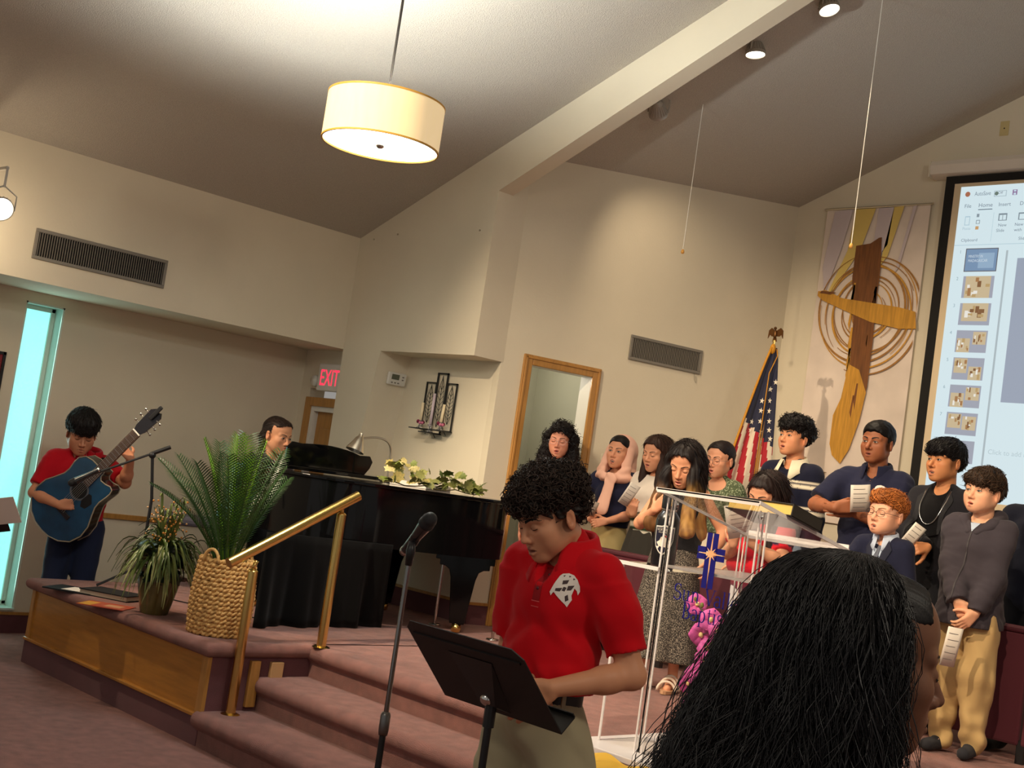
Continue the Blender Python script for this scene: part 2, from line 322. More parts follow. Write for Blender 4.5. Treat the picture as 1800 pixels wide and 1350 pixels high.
MB().box((XSL+.004, 4.10, .30), (XSL+.03, 4.18, .44)).build('oak_cleat', mat('pale_oak', lin((190, 150, 104)), .5), st, bevel=.004)

# ================================================================== fixtures on the walls
def vent(label, origin, ex, nrm, wd, ht, n, parent_group='wall vents'):
    ex = Vector(ex).normalized(); nrm = Vector(nrm).normalized()
    e = empty('wall_vent', origin, 0, label, 'vent', 'air return grilles'); m = frame_m((0, 0, 0), ex, Vector((0, 0, 1)))
    if (ex.cross(Vector((0, 0, 1)))).dot(nrm) < 0: m = m @ Matrix.Diagonal((1, 1, -1, 1))
    b = .022
    MB().box((b*.5, b*.5, .001), (wd-b*.5, ht-b*.5, .003), m).build('backing', M_dark, e)
    f = MB(); f.box((0, 0, 0), (wd, b, .014), m).box((0, ht-b, 0), (wd, ht, .014), m).box((0, b, 0), (b, ht-b, .014), m).box((wd-b, b, 0), (wd, ht-b, .014), m); f.build('frame', M_grill, e, bevel=.003)
    sm = MB().box((-.0017, b, .003), (.0017, ht-b, .010), m).mesh('slat', M_grill)
    for i in range(n):
        o = link('slat', sm, e); o.location = ex*(b+(wd-2*b)*(i+.5)/n)
    for px in (b*.5, wd-b*.5):
        k = MB(); k.lathe([(0, .0165), (.004, .016), (.005, .014)], 8, m @ Matrix.Translation((px, ht*.5, 0))); k.build('screw', M_grill, e)
    return e
a = at_x(63.4, 400.5, XL); b3 = at_x(54.5, 453.4, XL); c3 = at_x(294.4, 456.9, XL)
vent('long grey vent grille high on the left wall beside the bright spotlight', (XL+.001, b3.y, b3.z), (0, 1, 0), (1, 0, 0), c3.y-a.y, a.z-b3.z, 54)
s0, z0 = sw(1103, 631); s1, z1 = sw(1235, 617.3); _, z2 = sw(1110, 588)
vent('short grey vent grille on the wall above the singers', swp(s0, z0, .001), SD, SN, s1-s0-.005, z2-z0, 44)
e = empty('vent_tag', swp(s1-.02, z0), 0, 'tiny loop of wire hanging below the short vent grille', 'wire')
MB().tube([swp(s1-.06, z0, .006)-e.location, swp(s1-.055, z0-.05, .012)-e.location, swp(s1-.035, z0-.075, .012)-e.location, swp(s1-.04, z0-.02, .008)-e.location], .0015, 5).build('wire', M_grill, e)
# exit sign
ex = at_y(567, 688, YE)
e = empty('exit_sign', (ex.x, YE, ex.z), 0, 'white exit sign with red letters high on the aisle end wall', 'exit sign')
MB().box((0, -.07, 0), (.31, -.012, .225)).build('housing', M_white, e, bevel=.008)
MB().box((.08, -.012, .05), (.22, 0, .2)).build('mounting_plate', M_white, e)
M_red = mat('exit_red', (.6, .01, .02), .5, emit=((1, .03, .08), 1.6))
me = text_mesh('EXIT', .19, .25); me.materials.append(M_red)
o = link('lettering', me, e); o.matrix_local = Matrix.Translation((.03, -.0715, .045)) @ Matrix.Rotation(math.pi/2, 4, 'X')
e = empty('emergency_lamp', (ex.x-.07, YE-.001, ex.z+.08), 0, 'small round white lamp head beside the exit sign', 'lamp')
MB().lathe([(0, .0), (.045, .0), (.05, -.03), (.04, -.06), (0, -.065)][::-1], 16, Matrix.Rotation(-math.pi/2, 4, 'X')).build('lamp_head', M_white, e, smooth=True)
# thermostat on the niche cheek
ck = Vector((xR-xA, YN-YP, 0)).normalized(); cn = (Vector((xRb-xR, 0, zb-ZS)).cross(Vector((xA-xR, YP-YN, 0)))).normalized()
if cn.dot(Vector((1, -1, 0))) < 0: cn = -cn
tp = at_pl(695, 666, Vector((xA, YP, ZS)), cn)
e = empty('thermostat', tp+cn*.001, 0, 'white thermostat with grey display on the niche side wall', 'thermostat')
ey = cn.cross(ck); ey = ey if ey.z > 0 else -ey; m = frame_m((0, 0, 0), ck, ey)
if (ck.cross(ey)).dot(cn) < 0: m = m @ Matrix.Diagonal((1, 1, -1, 1))
MB().box((-.085, -.05, 0), (.085, .05, .028), m).build('case', M_white, e, bevel=.012, seg=3)
MB().box((-.055, -.005, .028), (.015, .036, .0295), m).build('display', mat('lcd', lin((96, 100, 84)), .3), e)
for x, y in ((-.045, -.03), (-.015, -.03), (.015, -.03), (.05, .022), (.05, 0)): MB().box((x-.008, y-.005, .028), (x+.008, y+.005, .0305), m).build('button', M_grill, e)
# wall plates, picture
o = at_y(1766, 226, YB)
e = empty('wall_plate', (o.x, YB, o.z), 0, 'cream blank cable plate high above the projection screen', 'wall plate')
MB().box((-.035, -.006, -.057), (.035, 0, .057)).build('plate', mat('ivory', lin((206, 186, 132)), .5), e, bevel=.003)
MB().lathe([(0, .0), (.006, 0)], 10, Matrix.Translation((0, -.0065, 0)) @ Matrix.Rotation(math.pi/2, 4, 'X')).build('cable_hole', M_dark, e)
s_, z_ = sw(1063, 812)
e = empty('light_switch', swp(s_, z_), math.pi/2-SP, 'pale light switch plate on the wall beside the pink headscarf', 'switch')
MB().box((-.04, -.006, -.06), (.04, 0, .06)).build('plate', M_wall, e, bevel=.003); MB().box((-.012, -.012, -.025), (.012, -.005, .025)).build('rocker', M_white, e)
pr = at_x(10, 619, XA); pb = at_x(0, 684, XA)
e = empty('framed_picture', (XA+.001, pr.y, pr.z-.62), 0, 'red and white picture in a black frame at the left edge', 'picture')
MB().box((0, -.5, 0), (.02, 0, .02)).box((0, -.5, .6), (.02, 0, .62)).box((0, -.5, 0), (.02, -.48, .62)).box((0, -.02, 0), (.02, 0, .62)).build('frame', M_black, e)
MB().box((0, -.48, .02), (.008, -.02, .6)).build('print', mat('picture_red', lin((140, 42, 48)), .6), e); MB().box((.008, -.48, .30), (.010, -.02, .44)).build('print_band', M_white, e)
for i, (px, py) in enumerate(((658, 421), (700, 412), (844, 405))):
    o = at_y(px, py, YP); e = MB().lathe([(0, -.012), (.006, -.010), (.007, 0)], 8, Matrix.Rotation(-math.pi/2, 4, 'X')).build('wall_hook', M_steel); e.location = (o.x, YP-.001, o.z)
    tag(e, ('tiny wall hook nearest the left ceiling corner', 'tiny wall hook, the middle one under the sloping ceiling', 'tiny wall hook nearest the proscenium edge')[i], 'hook', 'wall hooks')
# ---- pendant drum lamp
lb = at_d(668, 257, 6.6); M_shade = mat('drum_fabric', lin((238, 214, 168)), .8, emit=(lin((255, 226, 176)), .5), vary=(30, .07, 6), stretch=(1, 1, .25)); M_shin = mat('drum_diffuser', (1, 1, 1), .5, emit=((.96, 1, .98), 5))
e = empty('pendant_lamp', lb, 0, 'round drum pendant lamp with cream fabric shade and glowing white diffuser', 'lamp')
RD, HD = .298, .232
MB().lathe([(RD-.004, .004), (RD, .004), (RD, HD), (RD-.004, HD), (RD-.004, .004)], 64).build('shade', M_shade, e, auto=40)
for z in (.0, HD): MB().lathe([(RD-.006, z-.004), (RD+.002, z-.004), (RD+.002, z+.005), (RD-.006, z+.005), (RD-.006, z-.004)], 64).build('shade_rim', mat('shade_trim', lin((206, 160, 70)), .6), e, auto=40)
MB().lathe([(0, .006), (RD-.005, .006), (RD-.005, .012), (0, .012)], 64).build('diffuser', M_shin, e)
MB().lathe([(0, -.012), (.012, -.011), (.022, -.002), (.022, .006)], 16).build('finial', M_steel, e, smooth=True)
MB().tube([(0, 0, .02), (0, 0, ceil_z(lb.x)-lb.z)], .007, 8).build('rod', M_blackm, e)
MB().lathe([(0, 0), (.06, 0), (.06, .03), (0, .05)], 16, Matrix.Translation((0, 0, ceil_z(lb.x)-lb.z-.06))).build('canopy', M_black, e, smooth=True)
light('pendant_bulb', 'POINT', (lb.x, lb.y, lb.z+HD*.62), 260, (.95, 1, .98), .05); light('pendant_down', 'AREA', (lb.x, lb.y, lb.z-.02), 30, (.97, 1, .97), .5, (lb.x, lb.y, 0))
# ---- track spots
M_can = mat('spot_can', lin((182, 176, 166)), .4, metal=.3); M_lens = mat('spot_lens', (1, 1, .95), .3, emit=((1, .9, .68), 9)); M_lens_off = mat('spot_lens_dim', (.5, .48, .42), .3, emit=((1, .85, .6), .25))
def spot(label, loc, aim, lens, top, R=.068, group='ceiling spotlights'):
    e = empty('spotlight', loc, 0, label, 'spotlight', group); d = (Vector(aim)-Vector(loc)).normalized()
    m = d.to_track_quat('-Z', 'Y').to_matrix().to_4x4()
    MB().lathe([(0, .10), (.02, .10), (.03, .085), (R*.55, .07), (R*.95, 0), (R, -.005), (R, -.02), (R*.93, -.02), (R*.9, -.012)], 28, m).build('can', M_can, e, auto=40)
    for i in range(20):
        a_ = 2*math.pi*i/20; cb = Vector((math.cos(a_), math.sin(a_), 0))
        if i == 0: fin = MB().tube([(R*.56, 0, .072), (R*.98, 0, .004)], .0035, 5).mesh('fin', M_can)
        o = link('fin', fin, e); o.matrix_local = m @ Matrix.Rotation(a_, 4, 'Z')
    MB().lathe([(0, -.014), (R*.9, -.014)], 24, m).build('lens', lens, e)
    up = Vector((0, 0, 1)); side = d.cross(up).normalized()
    hgt = top-loc[2]
    MB().tube([side*R*1.08, side*R*1.08+up*.09, side*R*.2+up*(.13), up*.14], .005, 6).tube([-side*R*1.08, -side*R*1.08+up*.09, -side*R*.2+up*(.13), up*.14], .005, 6).build('yoke', M_can, e)
    MB().tube([up*.13, up*max(.15, hgt)], .008, 6).build('stem', M_can, e)
    return e
lens_l = []
for i, (px, py, lab, aim, on) in enumerate(((1157, 198, 'ribbed spotlight turned away, lowest one behind the beam', (-5.9, 8.4, 2.2), 0), (1328, 92, 'lit spotlight in the middle of the row behind the beam', (-4.6, 6.7, 1.2), 1), (1457, 14, 'lit spotlight cut by the top edge of the picture', (-3.0, 6.6, 1.2), 1))):
    o = at_y(px, py, 6.62); spot(lab, o, aim if on else (o.x-.9, o.y+1.6, o.z-1.2), M_lens if on else M_lens_off, ceil_z(o.x)-.01)
    if on: light('spot_bulb', 'SPOT', o+(Vector(aim)-o).normalized()*.04, 150, WARM, .04, aim, 70, .7)
    else: light('spot_bulb', 'SPOT', o+Vector((-.3, .5, -.4)).normalized()*.06, 48, WARM, .04, (-6.3, 8.1, 2.7), 80, .9)
o = at_x(1, 366, XL+.55); spot('glowing spotlight at the left edge by the long vent', o, (-4.2, 2.6, 1.2), M_lens, o.z+.25, .075)
MB().tube([(XL, o.y, o.z+.25), (o.x, o.y, o.z+.25)], .012, 6).build('arm', M_can, [c_ for c_ in bpy.data.objects if c_.get('label', '').startswith('glowing')][0]).location = -o
light('left_spot_bulb', 'SPOT', o+Vector((.05, .08, -.04)), 240, WARM, .045, (-6.7, 4.9, 1.0), 75, .7)
light('left_spot_spill', 'POINT', o+Vector((-.12, .03, -.12)), 9, WARM, .05)
# ---- pull cords with wooden ends
for lab, (a0, a1, b0, b1_), Y_ in (('thin white pull cord with wooden end, hanging left above the singers', (1245, 130, 1200, 442), 6.9), ('thin white pull cord with wooden end, hanging before the cross banner', (1551, 0, 1496, 432), 6.9)):
    bt = at_y(b0, b1_, Y_); zt = ceil_z(bt.x); e = empty('pull_cord', bt, 0, lab, 'cord', 'pull cords')
    MB().tube([(0, 0, .01), (0, 0, zt-bt.z)], .003, 5).build('cord', M_white, e); MB().lathe([(0, -.018), (.010, -.014), (.013, -.004), (.010, .008), (.004, .016), (0, .017)], 12).build('wooden_end', mat('cord_wood', lin((206, 150, 70)), .5), e, smooth=True)
# ================================================================== projection screen and banner on the back wall
Ys = YB-.09
tl = at_y(1664, 311, Ys); il = at_y(1690, 329, Ys)
e = empty('projection_screen', (tl.x, Ys, tl.z), 0, 'wide white projection screen with black border showing slide software', 'screen')
hl = at_y(1641, 288, Ys)-e.location
SWD, SHT = 2.9, 2.59
MB().prism([(hl.x, .08, .0), (hl.x, .08, .12), (hl.x, -.03, .12), (hl.x, -.045, .085), (hl.x, -.03, .02), (hl.x, .03, .0)], (SWD+.35, 0, 0)).build('case', mat('screen_case', lin((226, 216, 202)), .5), e, auto=30)
MB().box((hl.x-.015, -.046, -.004), (hl.x, .085, .125)).build('case_end', M_wall, e, bevel=.006)
BW = .075
q = MB(); q.box((0, 0, -SHT), (BW, .006, 0)).box((SWD-BW, 0, -SHT), (SWD, .006, 0)).box((BW, 0, -.06), (SWD-BW, .006, 0)).box((BW, 0, -SHT), (SWD-BW, .006, -SHT+.07)); q.build('black_border', M_dark, e)
M_cloth = mat('screen_cloth', lin((226, 206, 172)), .9)
MB().box((BW, .001, -SHT+.07), (SWD-BW, .005, -.06)).build('screen_fabric', M_cloth, e)
MB().box((0, -.012, -SHT-.03), (SWD, .014, -SHT)).build('weight_bar', M_black, e)
I0 = il-e.location; IX, IZ = I0.x, I0.z; IW = 2.35; IH = 2.35
pn = 0
def scr(name, x0, z0, x1, z1, col, lvl, k=.0006, st=1.0):
    global pn
    m_ = mat('lit_%02x%02x%02x' % col, (.02, .02, .02), .9, emit=(lin(col), st)); pn += .00003
    return MB().quad((IX+x0, -k-pn, IZ+z0), (IX+x1, -k-pn, IZ+z0), (IX+x1, -k-pn, IZ+z1), (IX+x0, -k-pn, IZ+z1)).build(name, m_, e)
scr('lit_window', 0, 0, IW, -IH, (219, 238, 244), 1)
def stext(t, x, z, size, col=(120, 135, 150), wd=None):
    me_ = text_mesh(t, size, wd); me_.materials.append(mat('lit_%02x%02x%02x' % col, (.02, .02, .02), .9, emit=(lin(col), 1.0)))
    o_ = link('lettering', me_, e); o_.matrix_local = Matrix.Translation((IX+x, -.0035, IZ+z)) @ Matrix.Rotation(math.pi/2, 4, 'X'); return o_
stext('AutoSave', .115, -.075, .045, wd=.125); stext('File', .045, -.165, .04); stext('Home', .155, -.165, .044); stext('Insert', .31, -.165, .04); stext('Draw', .47, -.165, .04)
stext('Paste', .05, -.335, .03, (176, 200, 212)); stext('Clipboard', .05, -.425, .032); stext('New', .325, -.32, .033); stext('Slide', .315, -.36, .033); stext('New Slide', .45, -.32, .033); stext('with', .45, -.36, .033); stext('Slides', .49, -.425, .032); stext('Off', .295, -.072, .028)
scr('underline', .155, -.18, .265, -.186, (90, 110, 125), 1)
scr('toggle', .265, -.045, .36, -.09, (170, 190, 200), 1); scr('toggle', .27, -.049, .355, -.086, (219, 238, 244), 1); MB().lathe([(0, 0), (.015, 0)], 14, Matrix.Translation((IX+.285, -.0036, IZ-.067)) @ Matrix.Rotation(math.pi/2, 4, 'X')).build('toggle_dot', mat('lit_88', (.02,)*3, .9, emit=(lin((120, 140, 130)), .8)), e)
MB().lathe([(0, 0), (.02, 0)], 14, Matrix.Translation((IX+.06, -.0036, IZ-.06)) @ Matrix.Rotation(math.pi/2, 4, 'X')).build('program_dot', mat('lit_or', (.02,)*3, .9, emit=(lin((190, 120, 90)), .8)), e)
scr('save_icon', .405, -.045, .44, -.085, (140, 105, 150), 1); scr('save_icon', .413, -.048, .432, -.06, (206, 226, 240), 1); scr('save_icon', .413, -.068, .432, -.083, (206, 226, 240), 1)
for x0, z0, x1, z1, cc in ((.06, -.23, .10, -.30, (176, 205, 218)), (.065, -.237, .095, -.295, (219, 238, 244)), (.15, -.215, .17, -.24, (140, 155, 165)), (.15, -.262, .18, -.292, (140, 155, 165)), (.155, -.267, .175, -.288, (219, 238, 244)), (.15, -.31, .175, -.335, (205, 160, 110)),
                           (.32, -.22, .385, -.275, (130, 145, 155)), (.328, -.232, .378, -.27, (219, 238, 244)), (.35, -.232, .354, -.27, (130, 145, 155)), (.47, -.22, .53, -.275, (130, 145, 155)), (.478, -.23, .522, -.27, (219, 238, 244)),
                           (.28, -.21, .283, -.43, (185, 212, 222)), (0, -.45, IW, -.454, (180, 208, 220)), (.41, -.5, .425, -IH, (176, 190, 196)), (.50, -.56, IW-.05, -1.62, (158, 168, 186))): scr('toolbar_icon', x0, z0, x1, z1, cc, 1)
stext('Click to add notes',   .45, -2.0, .05, (188, 208, 214))
tx0, tx1 = .105, .345
for i in range(8):
    zt = -.485-i*.205; zb_ = zt-.165
    scr('slide_thumbnail', tx0-.006 if i == 0 else tx0, zt+(.006 if i == 0 else 0), tx1+(.006 if i == 0 else 0), zb_-(.006 if i == 0 else 0), (96, 90, 92) if i == 0 else (164, 168, 182), 1)
    stext(str(i+1), tx0-.055, zt-.03, .035, (150, 175, 185))
    if i == 0:
        scr('slide_thumbnail', tx0, zt, tx1, zb_, (122, 150, 182), 1); scr('slide_glow', tx0+.10, zt-.03, tx1-.02, zb_+.02, (150, 178, 204), 1)
        stext('MINISTRY IN', tx0+.02, zt-.065, .03, (214, 226, 236), .11); stext('MADAGASCAR', tx0+.02, zt-.098, .03, (214, 226, 236), .15)
        continue
    pics = {1: ((.025, .145, .0, .165),), 2: ((.02, .22, .03, .165),), 3: ((.01, .11, 0, .105), (.13, .23, .06, .155)), 4: ((.01, .11, .05, .16), (.125, .225, 0, .10)), 5: ((.012, .115, .0, .105), (.125, .23, .055, .15)), 6: ((.012, .115, .05, .155), (.125, .23, .04, .14)), 7: ((.012, .115, .02, .16),)}[i]
    if i == 1: pics = ((.02, .215, .0, .165),)
    for x0, x1, z0, z1 in pics:
        scr('slide_photo', tx0+x0, zb_+z1, tx0+x1, zb_+z0, (206, 186, 150), 1)
        wq_, hq = x1-x0, z1-z0
        for k in range(9):
            bx, bz, bw, bh = random.random()*.86, random.random()*.8, .08+.14*random.random(), .12+.3*random.random()
            bw = min(bw, 1-bx); bh = min(bh, 1-bz); scr('photo_patch', tx0+x0+bx*wq_, zb_+z0+(bz+bh)*hq, tx0+x0+(bx+bw)*wq_, zb_+z0+bz*hq, random.choice(((240, 236, 226), (168, 122, 78), (132, 92, 58), (190, 160, 110))), 1)
# ---- banner
Ybn = YB-.03
bl = at_y(1455, 369, Ybn); br = at_y(1637, 356, Ybn); BWd = br.x-bl.x; BH = 2.55
e = empty('cross_banner', (bl.x, Ybn, bl.z), 0, 'tall pale fabric banner with golden brush-stroke cross and swirling rings', 'banner')
M_ban = mat('banner_fabric', lin((226, 210, 196)), .85, vary=(3.2, .10, 8), bump=(200, .1, .001))
MB().grid(lambda u, v: (u*BWd, -.006*math.sin(u*7)*v, -v*BH), 12, 16).build('fabric', M_ban, e, smooth=True)
MB().tube([(-.02, -.004, .0), (BWd+.02, -.004, .0)], .009, 8).build('rod', M_steel, e)
M_g1 = mat('banner_gold', lin((196, 142, 50)), .7, vary=(60, .22, 5), stretch=(1, 1, .08)); M_g2 = mat('banner_bronze', lin((118, 72, 34)), .7, vary=(60, .3, 5), stretch=(1, 1, .08)); M_g3 = mat('banner_brown', lin((160, 112, 52)), .7, vary=(40, .2)); M_veil = mat('banner_mauve', lin((204, 190, 192)), .85); M_yel = mat('banner_yellow', lin((222, 194, 110)), .85)
def bpt(px, py, k): q_ = at_y(px, py, Ybn-.012-k)-e.location; return (q_.x, -.012-k, q_.z)
def bstroke(name, pix, m_, k): return MB().poly([bpt(x, y, k) for x, y in pix]).build(name, m_, e)
for pix, m_ in ((((1468, 372), (1500, 368), (1478, 440), (1448, 520), (1446, 470)), M_veil), (((1505, 368), (1540, 366), (1512, 440), (1468, 505), (1450, 525), (1490, 440)), M_yel), (((1545, 366), (1572, 364), (1560, 430), (1528, 470), (1535, 430)), M_veil), (((1572, 364), (1590, 362), (1560, 450), (1545, 470)), M_yel), (((1606, 362), (1612, 361), (1580, 470), (1572, 480)), M_veil)): bstroke('print_sweep', pix, m_, .0)
cx, cy = 1524, 548; ce = Vector(bpt(cx, cy, 0))
for i, r in enumerate((.13, .16, .20, .215, .25, .28, .315, .33, .36, .385, .40, .42, .435, .455)):
    ox, oz = .03*math.sin(i*2.1), .03*math.cos(i*1.7); a0 = i*1.3; sp = 2*math.pi*(.55+.4*((i*37) % 10)/10); pts = []
    n = 60; ri = MB(); wd_ = .004+.004*((i*13) % 5)/5; vs = []
    def clampx(v): return (min(max(v[0], .004), BWd-.004), v[1], v[2])
    for j in range(n+1):
        a_ = a0+sp*j/n; w_ = wd_*math.sin(math.pi*min(1, max(.05, j/n)))+.0015
        for rr_ in (r-w_, r+w_): vs.append(clampx((ce.x+ox+rr_*math.cos(a_)*.98, -.013-.0002*i, ce.z+oz+rr_*math.sin(a_)*1.04)))
    ri.add(vs, [(2*j, 2*j+1, 2*j+3, 2*j+2) for j in range(n)]); ri.build('print_ring', M_g3 if i % 3 else M_g1, e)
bstroke('print_cross_post', ((1505, 432), (1530, 428), (1545, 418), (1550, 417), (1548, 470), (1540, 530), (1534, 600), (1524, 680), (1512, 720), (1503, 705), (1494, 640), (1500, 560), (1498, 490)), M_g2, .006)
bstroke('print_cross_post', ((1478, 700), (1492, 640), (1510, 650), (1522, 690), (1510, 740), (1492, 790), (1476, 815), (1462, 800), (1458, 780), (1464, 730)), M_g1, .0065)
for k in range(14):
    y = 470+random.random()*230; x = 1548-(y-470)*.16-random.random()*14 if k % 2 else 1496-(y-470)*.06+random.random()*8; bstroke('print_bristle', ((x, y), (x+3, y), (x-4, y+40+30*random.random()), (x-6, y+30)), M_g2 if k % 2 else M_g1, .0068)
bstroke('print_cross_arm', ((1438, 512), (1452, 510), (1480, 524), (1530, 532), (1580, 540), (1609, 548), (1610, 578), (1580, 578), (1530, 566), (1480, 544), (1446, 528), (1437, 520)), M_g1, .009)
bstroke('print_cross_arm', ((1445, 511), (1470, 514), (1460, 518), (1440, 515)), M_g2, .0095)
M_ser = mat('banner_lettering', lin((120, 92, 58)), .8)
def glyph(strokes, m_, sc, o_, ex_, ez_, parent, name='lettering'):
    """serif letters from thick/thin strokes: each stroke is a list of (x,z,w)"""
    g = MB(); o_, ex_, ez_ = Vector(o_), Vector(ex_), Vector(ez_)
    for s_ in strokes:
        vs = []
        for i, (x, z, w_) in enumerate(s_):
            a_ = s_[max(i-1, 0)]; b_ = s_[min(i+1, len(s_)-1)]; t = Vector((b_[0]-a_[0], b_[1]-a_[1])); t = t.normalized() if t.length else Vector((1, 0)); nn = Vector((-t.y, t.x))*w_/2
            for sg in (-1, 1): vs.append(o_+ex_*sc*(x+sg*nn.x)+ez_*sc*(z+sg*nn.y))
        g.add(vs, [(2*i, 2*i+1, 2*i+3, 2*i+2) for i in range(len(s_)-1)])
    return g.build(name, m_, parent)
def arc(cx_, cz_, rx, rz, d0, d1, w0=.05, w1=.12, n=12):
    return [(cx_+rx*math.cos(math.radians(d0+(d1-d0)*i/n)), cz_+rz*math.sin(math.radians(d0+(d1-d0)*i/n)), w0+(w1-w0)*abs(math.cos(math.radians(d0+(d1-d0)*i/n)))) for i in range(n+1)]
def serif(x, z, w_=.26): return [(x-w_/2, z, .035), (x+w_/2, z, .035)]
GL = {'I': ([[(.2, 0, .12), (.2, 1, .12)], serif(.2, .02, .34), serif(.2, .98, .34)], .42), 'L': ([[(.2, 0, .12), (.2, 1, .12)], serif(.2, .98, .34), [(.1, .02, .04), (.62, .02, .04)], [(.6, 0, .05), (.64, .26, .03)]], .72),
 'S': ([arc(.3, .74, .24, .24, 40, 270, .05, .11)+arc(.3, .26, .25, .25, 90, -150, .05, .12), [(.5, .98, .03), (.5, .72, .03)], [(.04, .02, .03), (.04, .3, .03)]], .62),
 'u': ([[(.14, .64, .1), (.14, .2, .1)]+arc(.3, .2, .16, .2, 180, 330, .05, .1), [(.48, .66, .1), (.48, 0, .1)], serif(.1, .64, .2), serif(.45, .64, .18), serif(.54, .02, .16)], .66),
 'n': ([[(.14, .66, .1), (.14, 0, .1)], arc(.32, .44, .18, .22, 160, 0, .05, .1)+[(.5, 0, .1)], serif(.14, .02), serif(.5, .02), serif(.08, .64, .14)], .68),
 'V': ([[(.06, 1, .13), (.36, 0, .1)], [(.36, 0, .05), (.66, 1, .05)], serif(.08, .98, .32), serif(.66, .98, .26)], .66),
 'a': ([arc(.24, .46, .18, .2, 150, 0, .05, .1)+[(.42, .1, .1), (.5, .01, .06)], arc(.24, .18, .2, .18, 60, 330, .05, .1)], .52),
 'l': ([[(.14, 1.02, .1), (.14, 0, .1)], serif(.14, .02), serif(.08, 1.0, .14)], .3),
 'e': ([arc(.28, .32, .24, .33, 10, 320, .05, .11), [(.06, .36, .04), (.52, .36, .04)]], .58),
 'y': ([[(.06, .64, .1), (.3, .02, .08)], [(.54, .64, .045), (.26, -.14, .045), (.1, -.28, .07)], serif(.07, .64, .24), serif(.54, .64, .2)], .58),
 'B': ([[(.16, 0, .12), (.16, 1, .12)], [(.04, .98, .04), (.3, .98, .04)], [(.04, .02, .04), (.32, .02, .04)], [(.16, .52, .04), (.32, .52, .04)], arc(.3, .75, .22, .23, 90, -90, .04, .12), arc(.32, .27, .26, .25, 90, -90, .04, .12)], .66),
 'p': ([[(.14, .66, .1), (.14, -.3, .1)], arc(.3, .32, .2, .33, 130, -140, .05, .11), serif(.14, -.29), serif(.08, .64, .14)], .6),
 't': ([[(.18, .86, .07), (.18, .15, .1)]+arc(.3, .15, .12, .14, 180, 320, .05, .09), [(.04, .63, .04), (.36, .63, .04)]], .4),
 'i': ([[(.14, .66, .1), (.14, 0, .1)], serif(.14, .02), serif(.08, .64, .14), [(.14, .82, .1), (.14, .93, .1)]], .3),
 's': ([arc(.22, .48, .15, .17, 40, 270, .05, .09)+arc(.22, .16, .16, .16, 90, -150, .05, .1)], .42), 'h': ([[(.14, 1.02, .1), (.14, 0, .1)], arc(.32, .44, .18, .22, 160, 0, .05, .1)+[(.5, 0, .1)], serif(.14, .02), serif(.5, .02)], .68), ' ': ([], .3)}
def write(txt, m_, sc, o_, ex_, ez_, parent):
    x = 0; o_ = Vector(o_); ex_ = Vector(ex_)
    for ch in txt:
        st_, wd_ = GL[ch]
        if st_: glyph(st_, m_, sc, o_+ex_*sc*x, ex_, ez_, parent)
        x += wd_+.04
    return x*sc
lp = bpt(1444, 859, 0); write('LI', M_ser, .135, (lp[0]-.02, -.02, lp[2]), (1, 0, 0), (0, 0, 1), e)
# ---- flag on a pole
fp = at_y(1361, 600, 7.95); FX, FY = fp.x, 7.95
e = empty('flagpole', (FX, FY, PLAT), 0, 'brass topped flagpole with eagle finial in the stage corner', 'flagpole'); ft = at_y(1360, 612, FY).z-PLAT; FE = at_y(1362, 576, FY).z-PLAT
MB().lathe([(0, .06), (.02, .06), (.14, .03), (.15, 0), (0, 0)], 20).build('base', M_brass, e, smooth=True)
MB().tube([(0, 0, .05), (0, 0, ft-.25)], .013, 10).build('pole', M_oakv, e); MB().tube([(0, 0, ft-.25), (0, 0, ft+.06)], .012, 10).build('ferrule', M_brass, e)
M_eag = mat('eagle_bronze', lin((110, 74, 40)), .35, metal=.8)
g = MB(); zt = ft+.06; g.ball((0, 0, zt+.045), (.016, .014, .035)); g.ball((0, -.006, zt+.09), (.011, .013, .012)); g.tube([(0, -.014, zt+.09), (0, -.028, zt+.083)], [.005, .001], 6)
for s_ in (-1, 1): g.prism([(s_*.008, .004, zt+.075), (s_*.04, .004, zt+.095), (s_*.062, .004, zt+.075), (s_*.066, .004, zt+.015), (s_*.05, .004, zt+.045), (s_*.034, .004, zt+.03), (s_*.014, .004, zt+.03)], (0, .008, 0))
g.prism([(-.012, .0, zt+.02), (.012, .0, zt+.02), (.02, .0, zt-.01), (-.02, .0, zt-.01)], (0, .006, 0)); g.build('eagle_finial', M_eag, e, auto=40)
M_fr = mat('flag_red', lin((176, 24, 40)), .75, sheen=.3); M_fw = mat('flag_white', lin((226, 208, 184)), .75, sheen=.3); M_fb = mat('flag_blue', lin((34, 36, 62)), .75, sheen=.3); M_gold = mat('gold_fringe', lin((206, 140, 30)), .6)
FZ = PLAT+ft
fl = empty('national_flag', (FX, FY, PLAT+.4), 0, 'draped flag with red and white stripes and white stars on blue', 'flag')
P_top = Vector((0, -.012, FZ-PLAT-.4)); rcam = Vector((math.cos(YAW), math.sin(YAW), 0)); tcam = Vector((math.sin(YAW), -math.cos(YAW), 0))
hL = (at_y(1296, 860, FY-.05)-Vector((FX, FY, 0))).x/rcam.x; zLo = at_y(1296, 860, FY).z-(PLAT+.4)
def flagpt(u, v):   # u 0..1 around the folds from hoist side (left in view) to right, v 0..1 down
    zz = P_top.z*(1-v)+.10*v; wl = -.02-.40*v**.9; wr = .022+.11*v**.6
    x = wl+(wr-wl)*u; fold = .028*(.25+v)*math.sin(u*15+1.2*v)+.012*math.sin(u*31+2)*v
    return rcam*x+tcam*(.03+fold)+Vector((0, 0, zz-.03*abs(math.sin(u*7))*v))
NU, NV = 44, 60
def flagcol(u, v):
    t = v*1.0+.28*(u-.5)                        # stripes run obliquely down the hanging cloth
    if v < .30+.10*u : return 2
    return int(((u*1.0-v*.55)*8+20)) % 2
g = MB()
